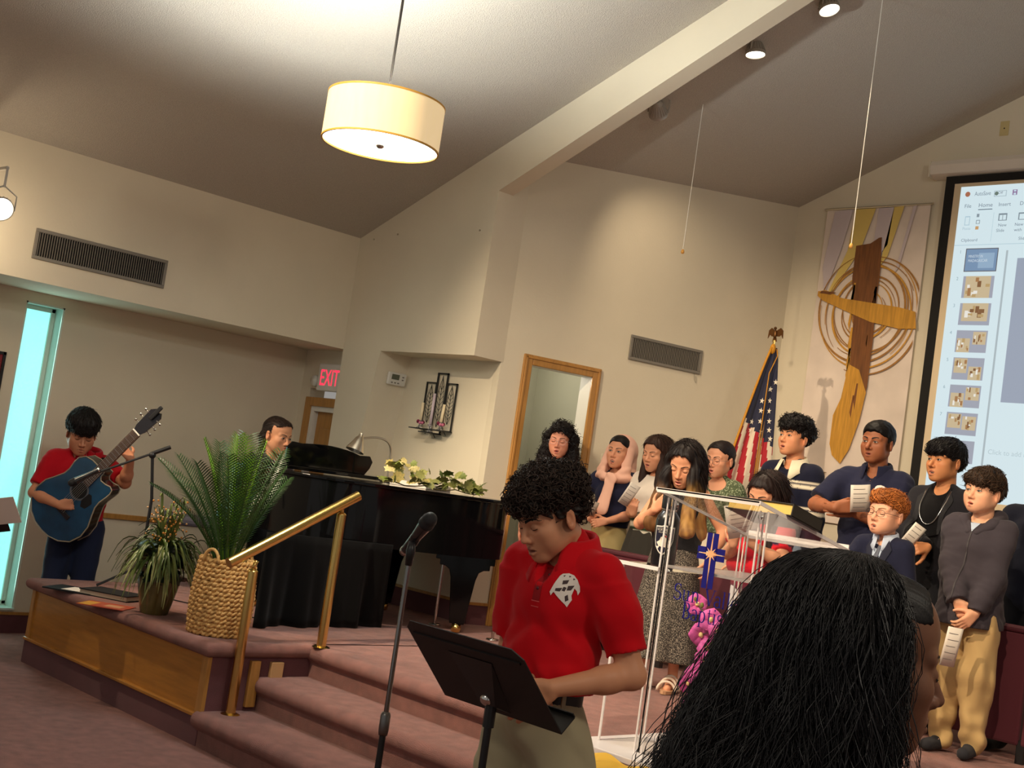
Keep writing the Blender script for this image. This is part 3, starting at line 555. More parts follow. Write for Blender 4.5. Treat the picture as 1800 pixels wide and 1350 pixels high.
for i in range(NU):
    for j in range(NV):
        g.cur = flagcol((i+.5)/NU, (j+.5)/NV); g.add([flagpt(i/NU, j/NV), flagpt((i+1)/NU, j/NV), flagpt((i+1)/NU, (j+1)/NV), flagpt(i/NU, (j+1)/NV)], [(0, 1, 2, 3)])
me = g.mesh('cloth', [M_fr, M_fw, M_fb], True); bmx = bmesh.new(); bmx.from_mesh(me); bmesh.ops.remove_doubles(bmx, verts=bmx.verts, dist=1e-5); bmx.to_mesh(me); bmx.free(); link('cloth', me, fl)
star = []
for k in range(10): a_ = math.pi/2+k*math.pi/5; r_ = .024 if k % 2 == 0 else .0095; star.append((r_*math.cos(a_), r_*math.sin(a_)))
for u, v in ((.72, .30), (.45, .40), (.78, .385), (.48, .47), (.80, .46), (.28, .55), (.52, .545), (.83, .535), (.34, .615), (.58, .615), (.85, .60), (.64, .685), (.9, .665), (.92, .25)):
    v *= .56; c_ = flagpt(u, v); du = (flagpt(u+.04, v)-flagpt(u-.04, v)); dvv = -(flagpt(u, v+.02)-flagpt(u, v-.02)).normalized(); du = (du-dvv*du.dot(dvv)).normalized(); nn = du.cross(dvv); nn = nn if nn.dot(tcam) > 0 else -nn
    MB().poly([c_+nn*.009+du*x*.8+dvv*y for x, y in star]).build('star', mat('star_white', lin((240, 228, 206)), .7), fl)
MB().tube([flagpt(0, v/20)+tcam*.012 for v in range(21)], .009, 6).build('fringe', M_gold, fl, smooth=True)
MB().tube([rcam*.02+tcam*.03+Vector((0, 0, P_top.z)), rcam*.03+tcam*.045+Vector((0, 0, P_top.z-.06)), rcam*-.02+tcam*.07+Vector((0, 0, P_top.z-.2)), rcam*-.04+tcam*.075+Vector((0, 0, .35))], .004, 6).build('cord', M_gold, fl, smooth=True)
MB().ball(P_top+tcam*.02+Vector((0, 0, -.01)), (.022, .022, .04)).build('tassel_knot', M_gold, fl, smooth=True)
# ---- choir rail: a low upholstered modesty rail between the two rows of singers
M_pew = mat('maroon_upholstery', lin((84, 30, 41)), .9, sheen=.1, bump=(500, .3, .002)); M_pew2 = mat('maroon_cap', lin((76, 27, 38)), .6)
YPW = 6.70; zpt = 1.235
e = empty('choir_rail', (-4.2, YPW, PLAT), 0, 'long maroon upholstered rail between the two rows of singers', 'rail')
for i in range(4):
    x0 = -2.2+i*1.2; MB().box((x0, -.02, .09), (x0+1.19, .04, zpt-PLAT-.03)).build('back_panel', M_pew, e, bevel=.015)
MB().box((-2.22, -.03, zpt-PLAT-.035), (2.62, .05, zpt-PLAT)).build('top_rail', M_pew2, e, bevel=.012)
for x in (-2.17, -1.0, .2, 1.4, 2.55): MB().box((x-.02, -.01, 0), (x+.02, .03, .12)).build('foot', M_black, e)
# ---- candle sconce in the niche
sc0 = at_y(778, 690, YN); sc_top = at_y(789, 658, YN); sc_bot = at_y(776, 764, YN)
e = empty('candle_sconce', (sc0.x, YN-.004, 0), 0, 'black iron three-panel wall sconce with leaf tracery and candles', 'sconce')
def bar_rect(g_, x0, x1, z0, z1, t=.009):
    for a_, b_ in (((x0, z0), (x0, z1)), ((x1, z0), (x1, z1)), ((x0, z0), (x1, z0)), ((x0, z1), (x1, z1))): g_.box((min(a_[0], b_[0])-t/2, -.018, min(a_[1], b_[1])-t/2), (max(a_[0], b_[0])+t/2, -.006, max(a_[1], b_[1])+t/2))
zt, zb2 = sc_top.z, sc_bot.z; HS = zt-zb2; pw = .118
for k, (x, dzt, dzb) in enumerate(((-pw, .16, .06), (0, 0, 0), (pw, .16, .06))):
    g = MB(); z0, z1 = zb2+HS*dzb, zt-HS*dzt; bar_rect(g, x-pw/2+.004, x+pw/2-.004, z0, z1, .011 if k == 1 else .009); g.build('iron_frame', M_black, e)
    g = MB(); zc = z0+.05; zl = z1-.015
    g.tube([(x, -.012, zc), (x, -.012, zl)], .0025, 5)
    for sgn in (-1, 1):
        g.tube([(x+sgn*.038*math.sin(math.pi*min(1, t_*1.05))**.8*(1 if t_ < .97 else 0), -.012, zc+(zl-zc)*t_) for t_ in [i/14 for i in range(15)]], .0022, 5)
        for t_ in [.12+.1*i for i in range(7)]: g.tube([(x, -.012, zc+(zl-zc)*t_), (x+sgn*.036*math.sin(math.pi*(t_+.08)), -.012, zc+(zl-zc)*(t_+.09))], .0018, 4)
    g.build('leaf_tracery', M_black, e)
    zs_ = z0-.004 if k != 1 else zb2
    MB().box((x-.06, -.13, zs_-.004), (x+.06, 0, zs_+.004)).build('shelf', M_black, e)
    MB().tube([(x, -.03, zs_), (x, -.005, zs_-.03)], .004, 5).build('bracket', M_black, e)
    MB().lathe([(0, .0), (.03, .0), (.012, .015), (.015, .04), (.02, .06), (.017, .06), (.0, .05)], 14, Matrix.Translation((x, -.07, zs_+.004))).build('glass_holder', mat('clear_glass', (.9, .9, .9), .05, trans=.9), e, smooth=True)
    c_ = MB(); c_.tube([(x, -.07, zs_+.05), (x+(.01 if k == 2 else 0), -.07, zs_+(.30 if k == 1 else .2))], .011, 10); c_.build('candle', mat('lilac_wax', lin((206, 190, 200)), .5) if k == 1 else mat('ivory_wax', lin((236, 220, 184)), .5), e, smooth=True)
    if k != 1:
        for j in range(7): MB().ball((x+.022*math.cos(j*.9), -.07+.022*math.sin(j*.9), zs_+.045+.006*(j % 3)), .012, 7, 5).build('blossom', mat('plum_petal', lin((120, 30, 62)), .7) if j % 3 else mat('pink_petal', lin((206, 120, 150)), .7), e, smooth=True)

# ================================================================== brass handrail
b1 = at_z(397, 1252, R1); b2_ = at_z(572, 1140, PLAT); RXm = (b1.x+b2_.x)/2
e = empty('handrail', (RXm, b1.y, R1), 0, 'polished brass handrail on two posts beside the steps', 'handrail')
L0 = Vector((RXm, b1.y, 0)); t1 = at_x(433, 1003, RXm); t2 = at_x(605, 905, RXm)
def loc(v): return Vector(v)-Vector((RXm, b1.y, R1))
pr_ = .027
for bx, tt in ((Vector((RXm, b1.y, R1)), t1), (Vector((RXm, b2_.y, PLAT)), t2)):
    tt = Vector((RXm, bx.y, tt.z)); po = MB().tube([loc(bx), loc(tt)], pr_, 18).build('post', M_brass, e, auto=40)
    MB().lathe([(0, .008), (pr_*1.3, .008), (pr_*1.9, .0)], 20, Matrix.Translation(loc(bx))).build('flange', M_brass, e, smooth=True)
    MB().tube([loc(tt), loc(tt)+Vector((0, .0, .03)), loc(tt)+Vector((0, .012, .055))], [.014, .009, .016], 10).build('bracket', M_brass, e, smooth=True)
    MB().lathe([(0, .012), (pr_*.7, .01), (pr_*1.05, 0)], 16, Matrix.Translation(loc(tt))).build('post_cap', M_brass, e, smooth=True)
ra = at_x(402, 990, RXm); rb = at_x(630, 872, RXm); MB().tube([loc(ra), loc(rb)], .0285, 20).build('rail', M_brass, e, auto=40)
# ================================================================== grand piano
M_pia = mat('black_lacquer', (.003, .003, .0033), .08, spec=.3)
PZ = PLAT; ZLID = 1.462; RIM0 = 1.06
e = empty('grand_piano', (-6.85, 5.45, PZ), 0, 'glossy black grand piano with folded lid', 'piano'); PO = Vector((-6.85, 5.45, 0))
def bez(p0, p1, p2, p3, n): return [tuple(p0[k]*(1-t)**3+3*p1[k]*t*(1-t)**2+3*p2[k]*t*t*(1-t)+p3[k]*t**3 for k in (0, 1)) for t in [i/n for i in range(n)]]
KX = -7.5
outl = [(KX, 4.72), (-7.25, 4.70)]+bez((-7.0, 4.70), (-6.6, 4.68), (-6.32, 4.72), (-6.27, 5.1), 14)+bez((-6.27, 5.1), (-6.22, 5.4), (-6.16, 5.55), (-6.13, 5.8), 10)+bez((-6.13, 5.8), (-6.1, 6.12), (-6.2, 6.2), (-6.5, 6.2), 10)+[(-6.5, 6.2), (KX, 6.2)]
def ring(off): 
    c_ = Vector((-6.85, 5.45)); return [((x-c_.x)*(1+off)+c_.x-PO.x, (y-c_.y)*(1+off)+c_.y-PO.y) for x, y in outl]
MB().prism([(x, y, RIM0-PZ) for x, y in ring(0)], (0, 0, ZLID-.03-RIM0)).build('case', M_pia, e, auto=35)
MB().prism([(x, y, ZLID-.028-PZ) for x, y in ring(.018)], (0, 0, .022)).build('lid', M_pia, e, bevel=.005)
MB().box((KX+.1-PO.x, 4.76-PO.y, ZLID-PZ), (KX+.42-PO.x, 6.16-PO.y, ZLID+.024-PZ)).build('lid_front_flap', M_pia, e, bevel=.005)
dk = at_y(505, 776, 5.1)
dx = KX+.22-PO.x; zd = ZLID+.02-PZ; dA = at_x(500, 800, KX+.22).y-PO.y; dB = at_x(652, 812, KX+.22).y-PO.y
prof = [(0, .0), (0, .06), (-.02, .10), (-.01, .145), (.04, .155), (.12, .15)]
dw = dB-dA; pts = [(dx, dA+.03, zd), (dx, dA, zd+.05), (dx, dA+.0, zd+.12), (dx, dA+.04, zd+.165), (dx, dA+.12, zd+.16)]+[(dx, dA+.12+(dw-.24)*i/8, zd+.16+.022*math.sin(math.pi*i/8)-.02*i/8) for i in range(1, 8)]+[(dx, dB-.12, zd+.135), (dx, dB-.03, zd+.14), (dx, dB, zd+.10), (dx, dB-.02, zd+.05), (dx, dB-.06, zd)]
MB().prism(pts, (.025, 0, 0)).build('music_desk', M_pia, e, bevel=.006)
MB().box((KX-.16-PO.x, 4.78-PO.y, RIM0-PZ), (KX+.02-PO.x, 6.14-PO.y, RIM0+.1-PZ)).build('keybed', M_pia, e, bevel=.006)
kw = MB().box((0, 0, 0), (.14, .0222, .02)).mesh('white_key', mat('ivory_key', (.8, .78, .72), .25))
for i in range(52): o = link('white_key', kw, e); o.location = (KX-.15-PO.x, 4.85-PO.y+i*.0235, RIM0+.1-PZ)
def pleg(x, y):
    g = MB(); zt = RIM0-PZ
    g.prism([(-.20, -.03, zt), (.20, -.03, zt), (.20, -.03, zt-.05), (.17, -.03, zt-.05), (.17, -.03, zt-.085), (.13, -.03, zt-.09), (.10, -.03, zt-.11), (.085, -.03, zt-.16), (.05, -.03, .06), (-.05, -.03, .06), (-.085, -.03, zt-.16), (-.10, -.03, zt-.11), (-.13, -.03, zt-.09), (-.17, -.03, zt-.085), (-.17, -.03, zt-.05), (-.20, -.03, zt-.05)], (0, .07, 0))
    m_ = Matrix.Translation((x-PO.x, y-PO.y, 0)) @ Matrix.Rotation(YAW, 4, 'Z'); g.v = [tuple(m_ @ Vector(v)) for v in g.v]
    o_ = g.build('leg', M_pia, e, bevel=.004); c_ = MB(); c_.lathe([(0, 0), (.03, .005), (.035, .03), (.03, .06), (0, .06)], 12, Matrix.Translation((x-PO.x, y-PO.y, 0))); c_.build('caster', M_brass, e, smooth=True)
pleg(-6.33, 5.93); pleg(-7.15, 4.85); pleg(-7.2, 6.0)
MB().box((-7.25-PO.x, 5.35-PO.y, .12), (-7.18-PO.x, 5.55-PO.y, RIM0-PZ)).build('pedal_lyre', M_pia, e)
M_drape = mat('black_drape', (.0032, .003, .003), .95, spec=.2, sheen=.05, bump=(60, .3, .004))
da, db = at_z(440, 1103, PZ), at_z(668, 1103, PZ)
dta, dtb = at_x(468, 940, -6.36), at_x(692, 950, -6.22)
def dpt(u, v):
    top = Vector((dta.x, dta.y, RIM0+.03)).lerp(Vector((dtb.x, dtb.y, RIM0+.03)), u) ; bot = Vector((da.x, da.y, PZ+.004)).lerp(Vector((db.x, db.y, PZ+.004)), u)
    q_ = top.lerp(bot, v); wv = .03*math.sin(u*19+.6)+.015*math.sin(u*43); return (q_.x+wv*(.3+v), q_.y, q_.z)
d_ = MB().grid(dpt, 60, 10).build('piano_drape', M_drape, None, smooth=True); tag(d_, 'black cloth drape hanging from the piano to the carpet', 'drape'); d_.modifiers.new('t', 'SOLIDIFY').thickness = .006
# things on the piano
lp = at_x(684, 826, KX+.45); zt = ZLID-.005
e = empty('piano_lamp', (lp.x, lp.y, zt), 0, 'brushed nickel gooseneck lamp standing on the piano', 'lamp')
def pl(px, py): q_ = at_x(px, py, KX+.45); return q_-Vector((lp.x, lp.y, zt))
MB().lathe([(0, .02), (.05, .016), (.055, 0), (0, 0)], 20).build('base', M_steel, e, smooth=True)
nk = [Vector((0, 0, .01)), pl(687, 800), pl(687, 785), pl(680, 774), pl(665, 769), pl(650, 769), pl(637, 771)]
for _ in range(2): nk = [nk[0]]+[p_ for a_, b_ in zip(nk, nk[1:]) for p_ in (a_.lerp(b_, .25), a_.lerp(b_, .75))]+[nk[-1]]
MB().tube(nk, .0075, 8).build('gooseneck', M_steel, e, smooth=True)
hd = pl(628, 782); ax = (pl(633, 766)-pl(620, 796)).normalized(); mm = Matrix.Translation(hd) @ ax.to_track_quat('Z', 'Y').to_matrix().to_4x4()
MB().lathe([(0, .085), (.018, .085), (.02, .06), (.03, .05), (.04, .02), (.062, -.03), (.066, -.045), (.062, -.045), (.05, -.02), (.03, .02), (0, .03)], 22, mm).build('lamp_head', M_steel, e, auto=50)
MB().ball(mm @ Vector((0, 0, -.01)), .022).build('bulb', M_white, e, smooth=True)
q_ = at_z(752, 824, ZLID+.02); wbx = at_x(752, 824, -6.75)
e = MB().box((-.17, -.2, 0), (.12, .16, .035)).build('music_binder', M_paper, None, bevel=.004); e.location = (wbx.x, wbx.y, ZLID-.006); e.rotation_euler = (0, 0, .35); tag(e, 'white music binder lying on the piano behind the ivy garland', 'binder')
sx = at_x(585, 776, KX+.16); e = MB().box((-.004, -.16, 0), (.0, .16, .16)).box((-.006, -.01, 0), (-.004, .15, .158)).build('sheet_music', M_paper); e.location = (KX+.185, sx.y, ZLID+.026); tag(e, 'white sheet music standing on the piano music desk', 'sheet music')
# ivy garland: every leaf a part
e = empty('ivy_garland', (-6.4, 5.3, ZLID), 0, 'pale green artificial ivy garland along the piano lid', 'garland'); GO = Vector((-6.4, 5.3, ZLID))
leafp = [(0, 0), (.012, .006), (.030, .002), (.026, .016), (.036, .034), (.022, .036), (.016, .050), (.006, .046), (0, .064), (-.006, .046), (-.016, .050), (-.022, .036), (-.036, .034), (-.026, .016), (-.030, .002), (-.012, .006)]
lms = []
for k, cc in enumerate(((120, 132, 60), (150, 150, 84), (206, 186, 110), (92, 112, 50), (222, 206, 140))):
    mb_ = MB(); mb_.add([(x, y, .006*math.sin(y*60)-abs(x)*.25) for x, y in leafp]+[(0, .024, .004)], [(i, (i+1) % 16, 16) for i in range(16)]); lms.append(mb_.mesh('leaf', mat('ivy_leaf_%d' % k, lin(cc), .5, vary=(80, .2), sss=0), True))
pa, pb_ = at_x(672, 838, -6.38), at_x(862, 864, -6.30)
MB().tube([Vector((-6.36, pa.y+(pb_.y-pa.y)*i/10, ZLID+.012+.01*math.sin(i*2)))-GO for i in range(11)], .004, 5).build('vine', mat('ivy_stem', lin((86, 74, 40)), .7), e)
for i in range(96):
    t_ = random.random(); y = pa.y+(pb_.y-pa.y)*t_; hmax = (.14 if t_ < .3 else .11 if t_ < .75 else .06)
    o = link('leaf', lms[(random.choice((0, 2, 4, 1)) if t_ < .45 else random.choice((0, 1, 3, 1)))], e); s_ = random.uniform(.75, 1.35)
    o.location = (-6.38+random.uniform(-.07, .06)-GO.x, y-GO.y, .008+hmax*random.random()**1.3); o.rotation_euler = (random.uniform(.2, 1.5), random.uniform(-.5, .5), random.uniform(0, 6.28)); o.scale = (s_, s_, s_)
# pianist's bench
e = empty('piano_bench', (-7.86, 5.36, PZ), 0, 'black piano bench under the pianist', 'bench')
MB().box((-.17, -.27, .42), (.17, .27, .5)).build('seat', M_blackm, e, bevel=.02)
for x in (-.15, .15):
    for y in (-.24, .24): MB().tube([(x, y, 0), (x, y, .43)], .02, 8).build('leg', M_pia, e)
# ================================================================== palm in a woven basket
bp = at_z(374, 1122, PLAT); M_bask = mat('water_hyacinth', lin((206, 162, 98)), .7, vary=(45, .22, 4), bump=(120, .4, .003)); M_bask2 = mat('water_hyacinth_dark', lin((120, 82, 40)), .8)
k_ = 2239.58/math.dist((0, 0, 1.6), (bp.x, bp.y, .9)); rB = 50/k_; hB = 128/k_*1.02
bc = at_z(374, 1117, PLAT); bc = Vector((bc.x-.06, bc.y+.06, PLAT))
e = empty('woven_basket', bc, 0, 'tall woven tan basket with loop handles holding the palm', 'basket')
MB().lathe([(0, .004), (rB*.86, .004), (rB*.97, hB*.5), (rB*.93, hB-.01), (rB*.85, hB-.01), (rB*.8, .05), (0, .05)], 28).build('lining', M_bask2, e, smooth=True)
rows = 17
for i in range(rows):
    z = .014+(hB-.026)*i/(rows-1); rad = rB*(.90+.12*math.sin(math.pi*min(1, z/hB*.9+.12))); n = 240; g = MB(); ph = random.random()*6
    for s_ in (0, math.pi):                      # two twisted strands make one braid row
        nt = 17+(i % 3); pts = []
        for j in range(n):
            a_ = 2*math.pi*j/n; tw = a_*nt+s_+ph; pts.append(((rad+.007*math.cos(tw))*math.cos(a_), (rad+.007*math.cos(tw))*math.sin(a_), z+.0062*math.sin(tw)))
        g.tube(pts, [.0098+.0030*math.sin(a__*nt*2+ph+s_) for a__ in [2*math.pi*j/n for j in range(n)]], 6, closed=True)
    g.build('braid_row', M_bask, e, smooth=True)
for s_, an in ((0, math.radians(110)), (1, math.radians(-70))):
    c_ = Vector((rB*.95*math.cos(an), rB*.95*math.sin(an), hB-.02)); tg = Vector((-math.sin(an), math.cos(an), 0))
    MB().tube([c_+tg*(-.05*math.cos(t)) + Vector((0, 0, .07*math.sin(t))) for t in [math.pi*i/12 for i in range(13)]], .009, 8).build('handle', M_bask, e, smooth=True)
M_palm = mat('palm_leaf', lin((48, 82, 32)), .38, vary=(14, .25), spec=.6, sss=.0); M_palm_lit = mat('palm_leaf_lit', lin((112, 156, 34)), .4, vary=(14, .2), spec=.6); M_stem = mat('palm_stem', lin((70, 76, 34)), .6)  # lime copy of the leaf: spotlight on the top fronds put into the colour
e = empty('cycad_palm', bc+Vector((0, 0, .05)), 0, 'green cycad palm with stiff feathery fronds in the woven basket', 'plant'); PB = bc+Vector((0, 0, .05))
MB().lathe([(0, 0), (rB*.8, 0), (rB*.8, hB-.14), (0, hB-.12)], 20).build('soil', M_dark, e)
def frond(tip_px, tip_off, wid, m_, sag=.0, nleaf=36):
    tip = at_d(tip_px[0], tip_px[1], (PB-ORG).length+tip_off)-PB; base = Vector((tip.x*.06, tip.y*.06, hB-.16)); L = (tip-base).length
    mid = base.lerp(tip, .45)+Vector((0, 0, .10*L+sag))-Vector((tip.x, tip.y, 0))*.16
    sp = [base*(1-t)**2+mid*2*t*(1-t)+tip*t*t for t in [i/24 for i in range(25)]]
    g = MB(); g.tube(sp, [.008*(1-.8*i/24) for i in range(25)], 5)
    for i in range(nleaf):
        t = .22+.78*i/nleaf; P_ = base*(1-t)**2+mid*2*t*(1-t)+tip*t*t; T = ((mid-base)*(1-t)+(tip-mid)*t).normalized()
        out = Vector((P_.x, P_.y, 0)); out = out.normalized() if out.length > .01 else Vector((0, -1, 0))
        N_ = (out.cross(Vector((0, 0, 1)))).normalized(); N_ = (N_-T*N_.dot(T)).normalized(); U = T.cross(N_); U = U if U.z > 0 else -U
        ll = wid*(math.sin(math.pi*min(1, (t-.18)/.82*.9+.06))**.6)*random.uniform(.92, 1.05)
        for sg in (-1, 1):
            d_ = (N_*sg*.86+T*.62+U*.22).normalized(); w_ = T.cross(d_).normalized().cross(d_)*.0034; a_ = P_; b_ = P_+d_*ll*.55+U*.004; c_ = P_+d_*ll-Vector((0, 0, ll*.10))
            g.add([a_+w_*.7, a_-w_*.7, b_+w_, b_-w_, c_, (a_+b_)/2+U*.004], [(0, 5, 1), (0, 2, 5), (5, 3, 1), (2, 3, 5), (2, 4, 3)])
    return g.build('frond', m_, e)
for tp, off, wd_, m_, sg in (((278, 806), .15, .16, M_palm, .02), ((262, 850), -.15, .15, M_palm, .06), ((312, 800), .1, .17, M_palm, 0), ((358, 770), -.1, .17, M_palm_lit, 0), ((385, 776), .15, .15, M_palm, 0), ((418, 764), -.12, .20, M_palm_lit, 0), ((436, 764), .1, .20, M_palm, 0), ((470, 775), -.1, .17, M_palm_lit, 0), ((497, 792), .2, .17, M_palm, 0), ((505, 822), -.1, .17, M_palm, 0), ((508, 842), .1, .16, M_palm, .02), ((452, 800), -.3, .17, M_palm, 0), ((400, 800), -.35, .17, M_palm, 0), ((345, 812), -.3, .16, M_palm, 0), ((300, 830), .3, .15, M_palm, .02)): frond(tp, off, wd_, m_, sg)
# ================================================================== mixed plant in a fluted pot
pp = at_z(262, 1080, PLAT); pp = Vector((pp.x-.04, pp.y+.05, PLAT)); kp = 2239.58/math.dist((0, 0, 1.6), tuple(pp)); rP = 34/kp; hP = 66/kp
M_pot = mat('bronze_glaze', lin((98, 88, 50)), .3, vary=(5, .3), coat=.4)
e = empty('flower_pot', pp, 0, 'dark bronze fluted pot on the platform edge', 'pot')
g = MB(); n = 72; prof = [(.62, 0), (.68, .02), (.82, .3), (.95, .6), (1.04, .85), (1.0, .96), (.92, 1.0), (.86, .98), (.8, .9), (0, .9)]
vs = []
for r_, z in prof:
    for j in range(n): a_ = 2*math.pi*j/n; fl_ = 1-.13*(abs(math.sin(a_*4))**5)*(1 if 0 < z < .97 else .4); vs.append((r_*rP*fl_*math.cos(a_), r_*rP*fl_*math.sin(a_), z*hP))
g.add(vs, [(i*n+j, i*n+(j+1) % n, (i+1)*n+(j+1) % n, (i+1)*n+j) for i in range(len(prof)-1) for j in range(n)]); g.build('pot_wall', M_pot, e, smooth=True)
e = empty('mixed_plant', pp+Vector((0, 0, hP*.9)), 0, 'bushy mixed grass and ivy plant with tiny orange berries in the bronze pot', 'plant')
gm = [mat('grass_blade_%d' % i, lin(c_), .45, vary=(20, .2)) for i, c_ in enumerate(((78, 98, 40), (108, 122, 58), (50, 76, 30), (140, 142, 86)))]
def blade(L, rise, droop, w_, m_):
    g = MB(); n = 9; vs = []
    for i in range(n+1):
        t = i/n; x = L*t*(1-.15*t); z = rise*math.sin(min(1, t*1.1)*math.pi*.62)-droop*t**2.4; ww = w_*math.sin(math.pi*min(.98, t*.93+.07))**.7
        vs += [(x, -ww, z+.003), (x, 0, z-.002), (x, ww, z+.003)]
    g.add(vs, [(3*i+j, 3*i+j+1, 3*i+4+j, 3*i+3+j) for i in range(n) for j in (0, 1)]); return g.mesh('blade', m_, True)
bms = [blade(.25, .17, .16, .007, gm[0]), blade(.28, .15, .22, .007, gm[1]), blade(.22, .22, .08, .007, gm[2]), blade(.26, .12, .26, .008, gm[3]), blade(.10, .34, .0, .006, gm[1]), blade(.31, .18, .17, .006, gm[0])]
for i in range(250):
    k = random.choice((0, 1, 1, 2, 3, 5, 5)) if i > 26 else 4; o = link('blade', bms[k], e); o.rotation_euler = (random.uniform(-.2, .2), random.uniform(-.3, .25) if k != 4 else random.uniform(-.35, .1), random.uniform(0, 6.283)); s_ = random.uniform(.8, 1.15); o.scale = (s_, s_*1.25, s_); o.location = (random.uniform(-.03, .03), random.uniform(-.03, .03), random.uniform(0, .12))
iv = MB(); iv.add([(x*.9, y*.9, .006*math.sin(y*60)-abs(x)*.25) for x, y in leafp]+[(0, .024, .004)], [(i, (i+1) % 16, 16) for i in range(16)]); ivm = iv.mesh('ivy_leaf', mat('dark_ivy', lin((30, 44, 30)), .3, spec=.6), True)
for i in range(110):
    a_ = random.uniform(0, 6.283); o = link('ivy_leaf', ivm, e); r_ = random.uniform(.04, .17); o.location = (r_*math.cos(a_), r_*math.sin(a_), random.uniform(-.04, .17)); o.rotation_euler = (random.uniform(.3, 1.3), random.uniform(-.4, .4), a_+math.pi/2+random.uniform(-.5, .5)); s_ = random.uniform(1.0, 1.7); o.scale = (s_, s_, s_)
tw = [MB() for _ in range(8)]; bm_ = MB().ball((0, 0, 0), .0065, 6, 5).mesh('berry', mat('orange_berry', lin((214, 140, 52)), .35), True); bm2 = MB().ball((0, 0, 0), .006, 6, 5).mesh('berry', mat('pink_berry', lin((226, 176, 120)), .35), True)
for i, g in enumerate(tw):
    a_ = i*.8; pts = [Vector((.02*t*math.cos(a_)*4+.05*t*t*math.cos(a_), .08*t*math.sin(a_), .12+.28*t)) for t in [j/6 for j in range(7)]]; g.tube(pts, .002, 4); g.build('berry_twig', M_stem, e)
    for j in range(16): q_ = pts[random.randint(2, 6)]; o = link('berry', bm_ if j % 3 else bm2, e); o.location = q_+Vector((random.gauss(0, .03), random.gauss(0, .03), random.gauss(0, .03)))
# ---- things lying on the platform edge
bk = at_z(198, 1050, PLAT)
o = MB().box((-.17, -.11, 0), (.17, .11, .006)).box((-.17, -.11, .03), (.17, .11, .036)).box((-.168, .104, 0), (.168, .11, .036)).build('hymn_book', M_blackm, None); o.location = (bk.x, bk.y, PLAT); o.rotation_euler = (0, 0, .5); MB().box((-.165, -.106, .006), (.165, .103, .03)).build('pages', mat('page_edges', lin((196, 176, 150)), .8), o); tag(o, 'thick black hardback book lying flat beside the bronze pot', 'book')
fo = at_z(133, 1038, PLAT); o = MB().box((-.16, -.12, 0), (.16, .12, .008)).build('music_folder', M_blackm); o.location = (fo.x, fo.y, PLAT); o.rotation_euler = (0, 0, .62); MB().box((-.05, -.09, .008), (.12, .08, .0095)).build('paper_sheet', M_paper, o); tag(o, 'open black folder with white paper at the platform corner', 'folder')
mg = at_z(187, 1064, PLAT); o = MB().box((-.14, -.1, 0), (.14, .1, .004)).build('magazine', mat('magazine_red', lin((178, 70, 42)), .35)); o.location = (mg.x+.02, mg.y-.01, PLAT); o.rotation_euler = (0, 0, .7); MB().box((-.135, -.095, .004), (-.06, .06, .0045)).build('cover_print', mat('magazine_yellow', lin((214, 158, 60)), .35), o); MB().box((0, -.05, .004), (.1, .04, .0045)).build('cover_print', mat('magazine_tan', lin((206, 150, 110)), .35), o); tag(o, 'red and yellow magazine lying before the bronze pot', 'magazine')
cl = at_z(300, 1055, PLAT); o = MB().tube([(cl.x, cl.y, PLAT+.006), (cl.x+.3, cl.y+.1, PLAT+.006), (cl.x+.5, cl.y-.02, PLAT+.006), (cl.x+.62, cl.y+.25, PLAT+.006)], .004, 6).build('floor_cable', M_blackm); tag(o, 'thin black cable lying on the carpet behind the palm basket', 'cable')
# ---- black chair by the aisle wall
ch = at_x(345, 885, -8.05); e = empty('stacking_chair', (-8.06, 4.86, PLAT), math.radians(-28), 'black chair with grey seat pad behind the plants', 'chair')
MB().prism([(-.16, .2, .55), (.16, .2, .55), (.17, .22, .68), (.13, .23, .76), (-.13, .23, .76), (-.17, .22, .68)], (0, .025, 0)).build('backrest', M_blackm, e, bevel=.01)
MB().box((-.22, -.22, .42), (.22, .2, .48)).build('seat', mat('slate_fabric', lin((70, 68, 78)), .9), e, bevel=.02)
for x in (-.2, .2):
    for y in (-.2, .2): MB().tube([(x, y, 0), (x, y, .43 if y < 0 else .7)], .011, 8).build('leg', M_black, e)
# ================================================================== microphones
def mic_part(e, pos, d, s=1.0):
    m_ = Matrix.Translation(pos) @ Vector(d).normalized().to_track_quat('Z', 'Y').to_matrix().to_4x4() @ Matrix.Scale(s, 4)
    MB().lathe([(0, -.13), (.0155, -.13), (.0165, -.125), (.0165, -.09), (.019, -.02), (.0235, .03), (.025, .045)], 20, m_).build('microphone_body', mat('mic_black', (.015, .015, .016), .22, coat=.5), e, smooth=True)
    MB().lathe([(.025, .045), (.0275, .047), (.0275, .056), (.026, .058), (.026, .075), (.02, .092), (.008, .099), (0, .1)], 20, m_).build('microphone_grille', mat('mic_mesh', (.03, .03, .032), .5, metal=.6, bump=(900, .8, .002)), e, smooth=True)
    MB().lathe([(.0168, -.122), (.0175, -.12), (.0175, -.114), (.0168, -.112)], 20, m_).build('microphone_ring', M_chrome, e, smooth=True)
mp = at_d(722, 968, 4.3); base = Vector((mp.x, mp.y, 0))
e = empty('microphone_stand', base, 0, 'straight black and chrome microphone stand before the steps', 'microphone stand')
zj = at_d(667, 1275, 4.3).z
MB().lathe([(0, .02), (.03, .02), (.12, .01), (.125, 0), (0, 0)], 28).build('base', M_black, e, smooth=True)
MB().tube([(0, 0, .015), (0, 0, zj)], .011, 12).build('lower_tube', M_black, e, auto=40); MB().tube([(0, 0, zj), (0, 0, mp.z-.01)], .0085, 12).build('upper_tube', mat('dark_chrome', (.25, .24, .23), .15, metal=1), e, auto=40)
